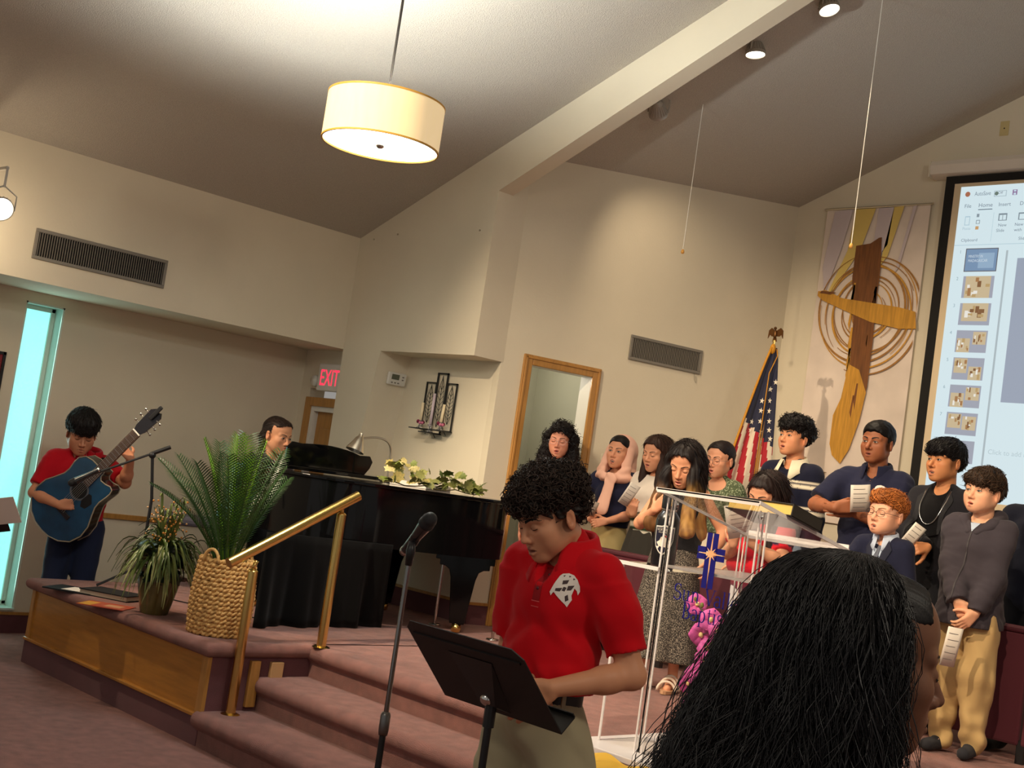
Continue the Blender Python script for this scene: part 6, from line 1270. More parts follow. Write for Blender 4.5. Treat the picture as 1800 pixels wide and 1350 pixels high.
def locks(info, o, n, col, seed=5, ls=(.03, .055), r=.0019, fwd=-1.0, dn=-.5, zmin=-.03, jit=.35, ymin=-.2):
    """short combed locks lying on a hair mass so that it does not read as a smooth cap"""
    v, nn = surf(o); Q = info['toh'](v); k = np.nonzero((Q[:, 2] > zmin) & (Q[:, 1] > ymin))[0]; R = np.random.default_rng(seed); i = k[R.integers(0, len(k), n)]; P, N_, q = v[i], nn[i], Q[i]
    d = np.stack([q[:, 0]*4*0+np.sign(q[:, 0])*.25, np.where(q[:, 1] < .05, fwd, .4), np.full(n, dn)], -1).astype(np.float32)+R.normal(0, jit, (n, 3)); d = d @ info['Rm'].T; d -= N_*(d*N_).sum(1)[:, None]; d /= np.linalg.norm(d, axis=1)[:, None]+1e-6
    L = R.uniform(*ls, n)[:, None]; K = 6; S_ = 3; t = np.linspace(0, 1, K); B = P[:, None]+d[:, None]*(t[None, :, None]-.25)*L[:, None]+N_[:, None]*(.0035*np.sin(t*math.pi)[None, :, None]-.002*t[None, :, None]+.0005)
    b = np.cross(d, N_); rr = r*(1-.8*t**2)[None, :, None]*R.uniform(.6, 1.3, n)[:, None, None]
    V = np.stack([B+(b[:, None]*math.cos(2*math.pi*j/S_)*1.6+N_[:, None]*math.sin(2*math.pi*j/S_)*.6)*rr for j in range(S_)], 2).reshape(-1, 3); base = (np.arange(n)*K*S_)[:, None, None]; kk = np.arange(K-1)[None, :, None]; jj = np.arange(S_)[None, None, :]
    f = np.stack([base+kk*S_+jj, base+kk*S_+(jj+1) % S_, base+(kk+1)*S_+(jj+1) % S_, base+(kk+1)*S_+jj], -1).reshape(-1, 4); c = np.array(lin(col), np.float32)*np.clip(1+.4*R.normal(size=n), .4, 2)[:, None]
    return np_obj('hair_locks', V, f, M_hair, info['e'], np.repeat(c, K*S_, 0))
def surf(o):
    me = o.data; n = len(me.vertices); v = np.empty(n*3, np.float32); me.vertices.foreach_get('co', v); nn = np.empty(n*3, np.float32); me.vertices.foreach_get('normal', nn); return v.reshape(-1, 3), nn.reshape(-1, 3)
def glasses(info, col=(.02, .02, .02), metal=0, r=.0011, rx=.0245, rz=.019, zc=-.004, m=None):
    m = m or mat('frame_%d' % int(col[0]*1000), col, .3, metal=metal); T = lambda P: [Vector(x) for x in info['fromh'](np.array(P, np.float32)).tolist()]; g = MB()
    for sx in (-1, 1):
        pts = [(sx*.0335+rx*math.copysign(abs(math.cos(a))**.75, math.cos(a)), -.101+.010*abs(math.cos(a)*rx/.0245+(0))*(.5 if math.cos(a)*sx > 0 else .0), zc+rz*math.copysign(abs(math.sin(a))**.75, math.sin(a))) for a in [2*math.pi*i/24 for i in range(24)]]
        g.tube(T(pts), r, 5, closed=True); g.tube(T([(sx*.058, -.096, zc+.006), (sx*.074, -.07, zc+.006), (sx*.080, .005, zc+.004), (sx*.078, .03, zc-.018)]), r, 5)
    g.tube(T([(-.010, -.101, zc+.004), (0, -.106, zc+.006), (.010, -.101, zc+.004)]), r, 5); return g.build('glasses', m, info['e'], smooth=True)
def decal(info, origin, rects, m, name, bvh='bvh', off=.0025):
    """flat print on the front of a garment: polygons in (x,z) metres around an origin (x,z), pressed onto the cloth from the front"""
    ox, oz = origin; b = info[bvh]; bm = bmesh.new()
    for poly in rects: bm.faces.new([bm.verts.new((ox+x, 0, oz+z)) for x, z in poly])
    bmesh.ops.triangulate(bm, faces=bm.faces)
    for _ in range(3): 
        lg = [e_ for e_ in bm.edges if e_.calc_length() > .012]
        if lg: bmesh.ops.subdivide_edges(bm, edges=lg, cuts=1); bmesh.ops.triangulate(bm, faces=bm.faces)
    for v in bm.verts:
        h_ = b.ray_cast(Vector((v.co.x, -1.0, v.co.z)), Vector((0, 1, 0))); v.co.y = (h_[0].y if h_[0] else -.12)-off
    bmesh.ops.recalc_face_normals(bm, faces=bm.faces); me = bpy.data.meshes.new(name); bm.to_mesh(me); bm.free(); me.materials.append(m); return link(name, me, info['e'])
def print_mat(name, base, spot, scale, thr=.55, kind='noise'):
    m = mat(name, lin(base), .9, spec=.15); nt = m.node_tree; N, L = nt.nodes, nt.links; tc = [n for n in N if n.type == 'TEX_COORD'][0]
    n = N.new('ShaderNodeTexNoise'); n.inputs['Scale'].default_value = scale; n.inputs['Detail'].default_value = 1; L.new(tc.outputs['Object'], n.inputs['Vector'])
    r = N.new('ShaderNodeValToRGB'); r.color_ramp.elements[0].position = thr; r.color_ramp.elements[0].color = (*lin(base), 1); r.color_ramp.elements[1].position = thr+.04; r.color_ramp.elements[1].color = (*lin(spot), 1); L.new(n.outputs['Fac'], r.inputs['Fac']); L.new(r.outputs[0], N['Principled BSDF'].inputs['Base Color']); return m
def place(px, py, Y, base=PLAT):
    p = at_y(px, py, Y); return Vector((p.x, p.y, base)), (p.z-base)/1.632*1.75, cam_angle(p)
def sheet(label, px, py, doff, ref, w_, h_, right=(1, 0, 0), up=(0, 1, .2), lines=5, tint=None):
    d0 = (ref-ORG).length-doff; c = at_d(px, py, d0); ex = _rt*right[0]+_up*right[1]-_f*right[2]; uy = _rt*up[0]+_up*up[1]-_f*up[2]; ex = Vector(ex).normalized(); uy = Vector(uy); uy = (uy-ex*uy.dot(ex)).normalized(); m = frame_m(c, ex, uy)
    me = MB().grid(lambda u, v: ((u-.5)*w_, (v-.5)*h_, .004*math.sin(u*3.1)), 6, 2); o = me.build('song_sheet', tint or M_paper, None, smooth=True); o.matrix_world = m; o.modifiers.new('t', 'SOLIDIFY').thickness = .0006
    tag(o, label, 'paper', 'song sheets')
    for i in range(lines): yv = h_*(.34-.66*i/max(1, lines-1)); MB().grid(lambda u, v: (-w_*.36+u*w_*(.72 if i % 2 else .6), yv+(v-.5)*.0028, .0012+.004*math.sin((.14+u*.7)*3.1)), 4, 1).build('print_line', M_ink, o)
    return o
M_crest_w = mat('embroidery_white', lin((232, 220, 210)), .8); M_crest_k = mat('embroidery_dark', lin((70, 54, 56)), .8)
def knight(info, ox, oz, k, dark=True):
    out = [(-.020, .046), (-.004, .050), (.012, .046), (.026, .034), (.036, .016), (.038, .0), (.034, -.012), (.030, .0), (.020, .010), (.016, .0), (.020, -.014), (.024, -.028), (.018, -.040), (.016, -.052), (.010, -.044), (.008, -.030), (-.004, -.022), (-.016, -.018), (-.028, -.012), (-.034, -.024), (-.040, -.014), (-.036, .0), (-.024, .002), (-.014, .010), (-.012, .022), (-.018, .032), (-.026, .038)]
    sc_ = lambda P: [(x*k, z*k) for x, z in P]
    decal(info, (ox, oz), [sc_(out[::-1])], M_crest_w, 'crest')
    if dark: decal(info, (ox, oz), [sc_(p[::-1]) for p in ([(-.012, .026), (.004, .030), (.002, .018), (-.010, .014)], [(.006, .012), (.022, .016), (.016, .0), (.006, -.002)], [(-.024, .0), (-.006, .004), (-.010, -.008), (-.024, -.008)], [(.012, -.014), (.017, -.030), (.010, -.036), (.006, -.02)], [(-.004, .008), (.004, .006), (.002, -.006), (-.006, -.004)], [(-.016, .041), (-.010, .043), (-.012, .037)], [(.0, .043), (.006, .042), (.002, .038)], [(.014, .038), (.020, .034), (.014, .032)])], M_crest_k, 'crest_stitching', off=.0032)
# ================================================================== the cast
SKN = (204, 146, 112)
import time as _tm; _T0 = _tm.time()
def tick(n): print('TICK', n, round(_tm.time()-_T0, 1))
# --- boy in the red polo at the music stand
pos, H, an = place(1004, 895, 2.78, 0); BOY = pos
def boy_hair(info, h):
    hh = dict(t=.008, line=.055, nape=-.05, top=.0, lobes=[('e', (0, .012, .080), (.090, .112, .062), .02), ('e', (0, -.075, .072), (.066, .036, .036), .02), ('e', (.05, .03, .085), (.055, .08, .05)), ('e', (-.05, .03, .085), (.055, .08, .05))], kind='curl', rel=(.006, 60), col=(34, 26, 23), h=.0034, lo=(-.12, -.14, -.08), hi=(.12, .15, .18))
    o = style(info, hh); v, n = surf(o); Q = info['toh'](v); k = (Q[:, 2] > .035) | (Q[:, 1] > .06); curls(info, v[k], n[k], 1500, .0105, 1.5, .0021, (54, 42, 36), 4, .8, ls=(.022, .036))
def boy_extra(I):
    s = I['s']; x0 = -.004
    decal(I, (0, 0), [[(-.012, 1.31*s), (.014, 1.31*s), (.014, 1.42*s), (-.012, 1.42*s)]], mat('polo_placket', lin((150, 10, 20)), .9), 'placket', off=.0015)
    decal(I, (0, 0), [[(-.014, 1.306*s), (.016, 1.306*s), (.016, 1.309*s), (-.014, 1.309*s)], [(-.014, 1.290*s), (.016, 1.290*s), (.016, 1.2925*s), (-.014, 1.2925*s)]], mat('polo_stitch', lin((226, 90, 90)), .9), 'stitching', off=.002)
    for z in (1.385, 1.345):
        h_ = I['bvh'].ray_cast(Vector((0, -1, z*s)), Vector((0, 1, 0)))[0]; MB().ball((0.001, h_.y-.002, z*s), (.005, .002, .005), 10, 6).build('button', mat('polo_button', lin((90, 20, 26)), .4), I['e'], smooth=True)
    knight(I, .082*s, 1.355*s, .92)
    zb = 1.03*s; pts = []
    for i in range(48):
        a = 2*math.pi*i/48; o_ = Vector((.5*math.cos(a), .5*math.sin(a), zb)); h_ = I['bbvh'].ray_cast(o_, Vector((-math.cos(a), -math.sin(a), 0)))[0]; h_ = h_ or Vector((.17*math.cos(a)*s, .13*math.sin(a)*s, zb)); pts.append(h_)
    vs = []
    for p_ in pts:
        n_ = Vector((p_.x, p_.y, 0)).normalized()
        for dr, dz in ((.006, -.019), (.007, .019), (.001, .019), (.001, -.019)): vs.append(p_+n_*dr+Vector((0, 0, dz)))
    MB().add(vs, [(i*4+j, ((i+1) % 48)*4+j, ((i+1) % 48)*4+(j+1) % 4, i*4+(j+1) % 4) for i in range(48) for j in range(4)]).build('belt', mat('belt_leather', (.012, .011, .012), .4), I['e'], auto=40)
    for i in (29, 33, 40, 44, 36): p_ = pts[i]; n_ = Vector((p_.x, p_.y, 0)).normalized(); t_ = n_.cross(Vector((0, 0, 1))); MB().box((-.006, -.006, -.024), (.006, .0125, .026), frame_m(p_, t_, n_) @ Matrix.Rotation(math.pi/2, 4, 'X') if 0 else Matrix.Translation(p_) @ Matrix.Rotation(math.atan2(n_.y, n_.x)-math.pi/2, 4, 'Z')).build('belt_loop', M_khaki, I['e'])
M_khaki = mat('khaki_drill', lin((158, 146, 118)), .9)
person('teenage boy in a red polo and khakis reading at the music stand', pos, 8, H, (196, 138, 104), dict(fn=boy_hair, fade=.55), dict(col=(196, 12, 24), sleeve='short', hem=1.055, loose=.016, off=.012, slen=.80, sr=.014, fold=(.013, 15), neckcut=(0, -.045, 1.475, .052, .075, .062), vneck=.06), dict(col=(168, 158, 128), top=1.05, loose=.024, fold=.026, v=.0085), head=(-18, 27, -2),
       arms={1: dict(wp=(968, 1210, .20), hintc=(1, -.25, -.3), fdc=(-.85, -.5, .1), pnc=(-.2, -.3, -.9), curl=(22, 34, 22), thumb=(.7, .6, -.1)), -1: dict(wp=(940, 1195, .10), hintc=(-.35, -.3, -1), fdc=(.15, -.9, .2), pnc=(.2, 0, -1), curl=(15, 25, 15))}, eyes='down', vh=.0026, va=.0034, vc=.0058, collar=dict(col=(200, 14, 26), gap=20, drop=.06, w=.05), extra=boy_extra, seed=3, hs=1.02, girth=.95, sw=.95, lip=(150, 88, 78), brow=(.012, .009, .007), brow_w=1.25, shoes=(.03, .03, .03), mo=.003, nk=.045, hfw=.02)
tick('boy')
# --- guitarist
p = at_x(139, 757, -8.32); GP = Vector((p.x, p.y, 0)); an = cam_angle(p); H = p.z/1.632*1.75
def hair_top(info, h):
    o = style(info, h); lk = h.get('lk')
    if lk: locks(info, o, **lk)
def guit_extra(I):
    s = I['s']; knight(I, .115*s, 1.33*s, .9, False)
    zs_ = [1.19+.27*i/9 for i in range(10)]; decal(I, (0, 0), [[(( .035+.05*i/9)*s, a*s), ((.085+.05*i/9)*s, a*s), ((.09+.05*i/9)*s, b*s), ((.04+.05*i/9)*s, b*s)] for i, (a, b) in enumerate(zip(zs_, zs_[1:]))], M_blackm, 'guitar_strap', off=.006)
g_ar = {-1: dict(wp=(104, 888, .24), hintc=(-1, -.1, -.2), fdc=(.97, .05, -.1), pnc=(0, -.25, -.95), curl=(35, 50, 30), thumb=(.8, .4, .3)), 1: dict(wp=(230, 806, .36), hintc=(.25, -1, -.1), fdc=(-.62, .78, .05), pnc=(-.75, -.1, -.65), curl=(45, 60, 40), thumb=(.3, .8, .3))}
GQ = GP+Vector((math.cos(math.radians(an+4)), math.sin(math.radians(an+4)), 0))*.095
GI = person('boy in a red polo playing a blue acoustic guitar by the window', GQ, an+4, H*1.0, (190, 128, 96), dict(fn=hair_top, t=.010, line=.045, jag=.004, top=.03, lobes=[('e', (0, -.005, .085), (.092, .112, .062), .02), ('e', (0, -.085, .052), (.066, .03, .034), .015), ('e', (.055, .03, .05), (.04, .07, .05)), ('e', (-.055, .03, .05), (.04, .07, .05))], lk=dict(n=700, col=(30, 25, 25), fwd=-.8, dn=-.6), col=(22, 18, 18), rel=(.004, 46), hi=(.13, .16, .19), lo=(-.13, -.14, -.09), fade=.5), dict(col=(178, 16, 30), sleeve='short', hem=.985, slen=.8, loose=.018, neckcut=(0, -.045, 1.475, .052, .07, .06), vneck=.05), dict(col=(34, 40, 62), loose=.014, top=1.0), head=(6, 20, 0), arms=g_ar, eyes='down', collar=dict(col=(182, 18, 32), gap=22), seed=5, hs=1.14, girth=1.15, sw=1.1, shoes=(.02, .02, .02), extra=guit_extra, sway=-.125, brow=(.012, .009, .007), brow_w=1.3, heavy=.5)
tick('guitarist')
# --- pianist
p = at_x(484, 764, -7.74); H = 1.66; an = cam_angle(p)
person('woman with slicked-back dark hair seated at the piano', Vector((p.x, p.y, p.z-1.632*H/1.75)), an+44, H, (206, 146, 110), dict(fn=hair_top, t=.004, line=.082, open=-.012, slope=.6, nape=-.1, lobes=[('h', (0, .095, -.01), .16, (0, -.01, 0), .045, .03), ('h', (.05, .07, -.03), .12, (0, 0, 0), .035, .02), ('h', (-.05, .07, -.03), .12, (0, 0, 0), .035, .02)], col=(40, 29, 25), rel=(.0014, 60), lo=(-.1, -.12, -.3), hi=(.1, .18, .14), kind='comb', lk=dict(n=500, col=(50, 37, 31), fwd=1, dn=-.1, jit=.1, r=.0014)), dict(col=(70, 58, 66), sleeve='long', hem=.82), dict(col=(30, 28, 34)), head=(2, 8, 0), arms={1: dict(w=(.14, -.42, 1.06), hint=(.4, .3, -.8), fd=(-.2, -1, -.1), pn=(0, 0, -1), curl=(20, 35, 20)), -1: dict(w=(-.14, -.42, 1.06), hint=(-.4, .3, -.8), fd=(.2, -1, -.1), pn=(0, 0, -1), curl=(20, 35, 20))}, fem=.8, sit=True, hs=1.08, seed=6, shoes=None, lip=(176, 92, 84))
tick('pianist')
# --- curly-haired woman before the doorway
pos, H, an = place(986, 775, 6.78)
def curly_f(I, h):
    o = style(I, h); v, n = surf(o); curls(I, v, n, 900, .010, 1.6, .0022, (30, 24, 24), 8, .6, ls=(.03, .05)); glasses(I, (.55, .45, .45), 0, .0010)
def floral(v, c, I): k = wob(v, 1, 46, 9)+.6*wob(v, 1, 90, 10); c[k > .25] = lin((230, 214, 196)); return c
CW = person('woman with long black curls and glasses standing in the doorway', pos, an-12, H, (206, 142, 116), dict(fn=curly_f, t=.014, line=.066, nape=-.12, ear=False, lobes=[('h', (.085, .01, .02), .20, (.02, 0, 0), .04, .052, .03), ('h', (-.085, .01, .02), .20, (-.02, 0, 0), .04, .052, .03), ('h', (0, .09, .0), .22, (0, .02, 0), .07, .085, .03)], kind='curl', rel=(.007, 50), col=(20, 16, 17), lo=(-.19, -.13, -.34), hi=(.19, .22, .16), h=.006), dict(col=(202, 150, 104), sleeve='none', hem=.9, mat=print_mat('floral_print', (206, 150, 104), (236, 220, 200), 26, .52), neckcut=(0, -.05, 1.46, .08, .09, .07)), dict(kind='skirt', hem=.35, col=(202, 150, 104), flare=.25, mat=print_mat('floral_print', (206, 150, 104), (236, 220, 200), 26, .52)), head=(0, 4, 0), fem=1, mo=.006, eyes='down', hs=1.05, seed=7, shoes=(.05, .04, .04), lip=(176, 84, 80))
tick('curly')
# --- girl in the pink headscarf
pos, H, an = place(1090, 796, 7.02); HJ = pos
def scarf(I, h):
    style(I, dict(t=.004, line=.066, col=(22, 17, 17), rel=(.001, 60), kind='comb'))
    s = Sdf(); s.ell((0, .040, .034), (.098, .106, .100), .01); s.cap((.07, .0, .0), (.075, -.03, -.13), .035, .045, .03).cap((-.07, .0, .0), (-.075, -.03, -.13), .035, .045, .03).cap((0, .10, .0), (0, .09, -.16), .085, .10, .04)
    s.ell((0, .0, -.175), (.145, .125, .05), .03)
    def op(P): return np.maximum(np.sqrt((P[:, 0]/.070)**2+((P[:, 2]-.0)/.115)**2)*.08-.08, P[:, 1]-(-.012+.45*np.clip(P[:, 2]-.02, 0, .08)*1.2))
    s.fn(op, .008, 's'); s.ell((0, -.04, -.12), (.055, .085, .055), .015, 's'); s.ell((0, .0, -.14), (.055, .07, .12), .01, 's')
    s.cap((.035, -.125, -.19), (.022, -.16, -.40), .040, .046, .02, ((0, 1, 0), 2.6))
    def F_(P): Q = I['toh'](P); return (s(Q)+.004*np.sin(Q[:, 2]*95+26*Q[:, 0]*np.sign(Q[:, 0])+3*np.sin(Q[:, 0]*30))*smooth01(Q[:, 2], -.06, -.12)*smooth01(Q[:, 2], -.26, -.21)+wob(Q, .004, 26, 4))*I['hs']
    C_ = np.array([I['fromh'](A3(x, y, z)[None])[0] for x in (-.18, .18) for y in (-.2, .24) for z in (-.44, .16)]); v, f = nets(F_, C_.min(0), C_.max(0), .006, 2.2); np_obj('headscarf', v, f, M_clo, I['e'], np.tile(np.array(lin((232, 182, 160)), np.float32), (len(v), 1)))
HI = person('girl in a pale pink headscarf and navy top holding a folded sheet', pos, an-22, H, (206, 146, 114), dict(fn=scarf), dict(col=(34, 36, 58), sleeve='short', slen=.75, hem=1.0, loose=.02), dict(kind='skirt', hem=.12, top=1.03, col=(186, 164, 112), flare=.24, flutes=6), head=(-4, -2, 2), arms={1: dict(wp=(1066, 916, .20), hintc=(.8, -.6, -.1), fdc=(-.95, -.15, .2), pnc=(.1, -.2, -.95), curl=(30, 45, 30)), -1: dict(wp=(1024, 900, .18), hintc=(-.8, -.5, 0), fdc=(.7, -.5, .4), pnc=(.2, 0, -1), curl=(35, 50, 30))}, fem=1, mo=.009, eyes='open', hs=1.05, seed=8, shoes=(.03, .03, .03), lip=(170, 86, 78))
tick('hijab')
# --- girl with long straight brown hair
pos, H, an = place(1158, 797, 7.05); BG = pos
longh = [('h', (.062, -.005, .03), .36, (.012, -.02, 0), .030, .036, .03), ('h', (-.062, -.005, .03), .36, (-.012, -.02, 0), .030, .036, .03), ('h', (0, .075, .02), .40, (0, .03, 0), .075, .085, .03), ('h', (.05, .05, .0), .38, (.02, .02, 0), .05, .055, .03), ('h', (-.05, .05, .0), .38, (-.02, .02, 0), .05, .055, .03)]
def striped(v, c, I):
    k = (np.floor((v[:, 2]-.9)/.022)).astype(int) % 3; c[k == 0] = lin((232, 222, 200)); c[k == 1] = lin((44, 62, 40)); c[k == 2] = lin((226, 214, 186)); up = v[:, 2] > 1.13; c[up] = lin((226, 214, 200)); return c
BI = person('girl with long straight dark brown hair in a green striped top', pos, an-30, H, (212, 152, 118), dict(fn=hair_top, t=.010, line=.074, nape=-.12, ear=False, lk=dict(n=900, col=(56, 35, 27), fwd=0, dn=-1, zmin=-.4, ls=(.06, .12), jit=.15, ymin=-.03), lobes=longh, col=(46, 28, 22), rel=(.0022, 60), lo=(-.16, -.13, -.50), hi=(.16, .22, .14), h=.0055), dict(col=(230, 220, 204), sleeve='short', hem=.84, paint=striped), dict(kind='skirt', hem=.4, col=(60, 56, 50)), head=(-8, 10, 3), arms={-1: dict(wp=(1112, 903, .22), hintc=(-.3, -1, 0), fdc=(.05, .8, .4), pnc=(.3, 0, -.9), curl=(40, 55, 35))}, fem=1, mo=.004, eyes='down', hs=1.05, seed=9, lip=(186, 96, 88))
tick('brown')
# --- girl with long two-tone hair, front row
pos, H, an = place(1208, 812, 5.93); OG = pos
def ombre_col(Q):
    c = np.array(lin((26, 19, 18)), np.float32)*(1+.3*wob(Q, 1, 150, 3, (1, 1, .12)))[:, None]
    m = smooth01(Q[:, 2]+.05*wob(Q, 1, 40, 5, (1, 1, .2)), -.04, -.22)[:, None]; c = c*(1-m)+np.array(lin((120, 82, 48)), np.float32)*m*(1+.35*wob(Q, 1, 150, 7, (1, 1, .12)))[:, None]
    fr = (smooth01(Q[:, 1], -.03, -.07)*smooth01(Q[:, 2], -.02, -.10)*(Q[:, 0] > 0)*(.35+.35*wob(Q, 1, 120, 9, (1, 1, .1))))[:, None].clip(0, .8); c = c*(1-fr)+np.array(lin((206, 158, 84)), np.float32)*fr; return np.clip(c, 0, 1)
def speck(v, c, I): k = wob(v, 1, 210, 4)+wob(v, 1, 330, 5); c[k > .28] = lin((196, 184, 166)); return c
olob = [('h', (.066, -.03, .035), .34, (.024, -.055, 0), .030, .042, .03), ('h', (-.066, -.03, .035), .34, (-.045, -.055, 0), .030, .046, .03), ('h', (0, .075, .02), .36, (0, .02, 0), .075, .09, .03), ('h', (.06, .04, .0), .36, (.04, .0, 0), .05, .055, .03), ('h', (-.06, .04, .0), .36, (-.05, .0, 0), .05, .055, .03)]
OI = person('girl with long dark hair fading to blond tips in a speckled grey skirt', pos, an-14, H, (214, 152, 116), dict(fn=hair_top, t=.012, line=.078, nape=-.12, ear=False, lk=dict(n=1000, col=(34, 25, 23), fwd=0, dn=-1, zmin=-.10, ls=(.05, .10), jit=.2, ymin=-.03), lobes=olob, colf=ombre_col, kind='wave', rel=(.0032, 46), lo=(-.20, -.20, -.48), hi=(.20, .22, .14), h=.0048), dict(col=(22, 20, 24), sleeve='strap', hem=1.0, loose=.014), dict(kind='skirt', hem=.22, top=1.06, col=(66, 62, 56), flare=.25, mat=print_mat('speckled_skirt', (48, 45, 42), (150, 140, 126), 210, .54), flutes=9, bare=True, v=.008), head=(-6, 24, 4), arms={-1: dict(wp=(1150, 896, .16), hintc=(-.6, -.8, .1), fdc=(.55, .6, .3), pnc=(.4, 0, -.9), curl=(35, 50, 30)), 1: dict(wp=(1246, 985, .10), hintc=(.9, .0, -.4), fdc=(-.1, -1, .1), pnc=(-.6, 0, -.6), curl=(20, 35, 25))}, fem=1, mo=.003, eyes='down', hs=1.08, seed=10, shoes=None, girth=1.08, lip=(186, 96, 90))
for kx in (1, -1):
    a = OI['AN'][kx]; g = MB(); sb = MB(); n = 16; sb.prism([(a[0]+.046*math.cos(t)*(1.0 if math.sin(t) > 0 else .85), a[1]-.055+.125*math.sin(t), .004) for t in [2*math.pi*i/n for i in range(n)]], (0, 0, .018)); sb.build('sandal_sole', mat('cork', lin((196, 150, 112)), .7), OI['e'])
    for yo, zz in ((-.115, .055), (-.075, .07), (-.03, .08)): g.tube([(a[0]+.05*math.cos(t), a[1]+yo+.012*math.cos(t), .015+zz*math.sin(t)) for t in [math.pi*i/10 for i in range(11)]], .008, 6)
    g.build('sandal_strap', mat('sandal_white', lin((232, 214, 196)), .6), OI['e'], smooth=True)
tick('ombre')
# --- girl with glasses in a green print dress
pos, H, an = place(1268, 808, 7.05)
def green_p(v, c, I): k = wob(v, 1, 130, 6)+.7*wob(v, 1, 200, 8); c[k > .2] = lin((150, 158, 130)); return c
def bun(I, h): style(I, h); glasses(I, (.18, .16, .17), .3, .0010, .0255, .0215)
person('girl with glasses and tied-back hair in a green print dress', pos, an-26, H, (218, 156, 122), dict(fn=bun, t=.006, line=.076, nape=-.09, lobes=[('e', (0, .115, -.02), (.04, .035, .045))], col=(30, 22, 22), rel=(.0014, 60), kind='comb', lo=(-.1, -.12, -.12), hi=(.1, .17, .14)), dict(col=(86, 98, 72), sleeve='short', slen=.6, sr=.024, hem=1.06, neckcut=(0, -.07, 1.45, .095, .09, .07), mat=print_mat('green_print', (76, 86, 62), (138, 146, 118), 90, .53)), dict(kind='skirt', hem=.3, top=1.07, col=(214, 200, 178), flare=.25), head=(-6, 6, 2), fem=1, mo=.005, eyes='down', hs=1.05, seed=11, lip=(186, 90, 88))
tick('green')
# --- small girl in the red jersey behind the lectern
pos, H, an = place(1352, 868, 5.8); RG = pos
def red_fade(v, c, I):
    t = smooth01(v[:, 2], 1.12, .88)[:, None]; st = (np.floor(v[:, 2]/.009).astype(int) % 2)[:, None]; c = np.array(lin((206, 28, 44)), np.float32)*(1-t)+np.array(lin((92, 40, 66)), np.float32)*t; low = (v[:, 2] < 1.16)[:, None]; c = np.where(low & (st == 0), c*.72, c)
    d1 = v-(I['SH'][1]+(I['AR'][1][1]-I['SH'][1])*.58)/I['s']; dr = (I['AR'][1][1]-I['SH'][1]); dr = dr/np.linalg.norm(dr); m = (np.abs(d1 @ dr) < .017) & (v[:, 0] > .10); c[m] = lin((34, 36, 62)); return c
RI = person('small girl with long dark hair in a red ombre jersey reading a sheet', pos, an-24, H, (208, 150, 116), dict(fn=hair_top, t=.009, line=.07, nape=-.12, ear=False, lk=dict(n=900, col=(42, 29, 26), fwd=0, dn=-1, zmin=-.3, ls=(.06, .12), jit=.15, ymin=-.03), lobes=longh, col=(34, 23, 21), rel=(.0022, 60), lo=(-.16, -.13, -.50), hi=(.16, .22, .14), h=.0055), dict(col=(206, 28, 44), sleeve='short', slen=.72, hem=.82, loose=.03, belly=1.0, paint=red_fade), dict(col=(206, 204, 206)), head=(-8, 20, 5), arms={1: dict(wp=(1322, 958, .24), hintc=(.8, -.7, -.1), fdc=(-.35, .85, .2), pnc=(-.4, 0, -.9), curl=(35, 50, 30)), -1: dict(wp=(1289, 958, .22), hintc=(-.5, -.9, 0), fdc=(.1, .9, .2), pnc=(.4, 0, -.9), curl=(35, 50, 30))}, fem=.4, kid=1, mo=.0, eyes='down', hs=1.04, girth=1.2, seed=12, shoes=(.5, .5, .5))
tick('redgirl')
# --- tall boy in the striped rugby sweater
pos, H, an = place(1398, 772, 7.05)
def curltop(I, h): o = style(I, h); v, n = surf(o); Q = I['toh'](v); k = Q[:, 2] > .03; curls(I, v[k], n[k], 420, .009, 1.3, .0024, (24, 20, 20), 9, .5, ls=(.02, .035))
def rugby(v, c, I):
    for kx in (1, -1):
        dr = I['AR'][kx][1]-I['SH'][kx]; L = np.linalg.norm(dr); u = ((v*I['s']-I['SH'][kx]) @ (dr/L))/L
    z = v[:, 2]; arm = np.abs(v[:, 0]) > .185
    for z0 in (1.335, 1.17): 
        b1 = (np.abs(z-z0) < .022); b2 = np.abs(z-z0) < .006; c[b1] = lin((226, 214, 190)); c[b2] = lin((40, 42, 60))
    return c
person('tall boy with curly dark hair in a navy striped sweater with white collar', pos, an-34, H, (212, 146, 106), dict(fn=curltop, t=.009, line=.058, nape=-.055, lobes=[('e', (0, .0, .085), (.094, .116, .060), .02), ('e', (0, -.085, .066), (.066, .032, .034), .015), ('e', (.06, .05, .05), (.036, .06, .05)), ('e', (-.06, .05, .05), (.036, .06, .05))], kind='curl', rel=(.0065, 50), col=(18, 15, 16), lo=(-.14, -.14, -.09), hi=(.14, .17, .18)), dict(col=(26, 28, 46), sleeve='long', hem=.86, sr=.018, loose=.02, paint=rugby, neckcut=(0, -.045, 1.475, .052, .07, .05)), dict(col=(120, 132, 150)), head=(-8, -6, 0), mo=.006, collar=dict(col=(238, 226, 196), gap=22, drop=.062, w=.06), hs=1.06, seed=13, brow=(.012, .01, .008), brow_w=1.2, lip=(190, 110, 96))
tick('tall')
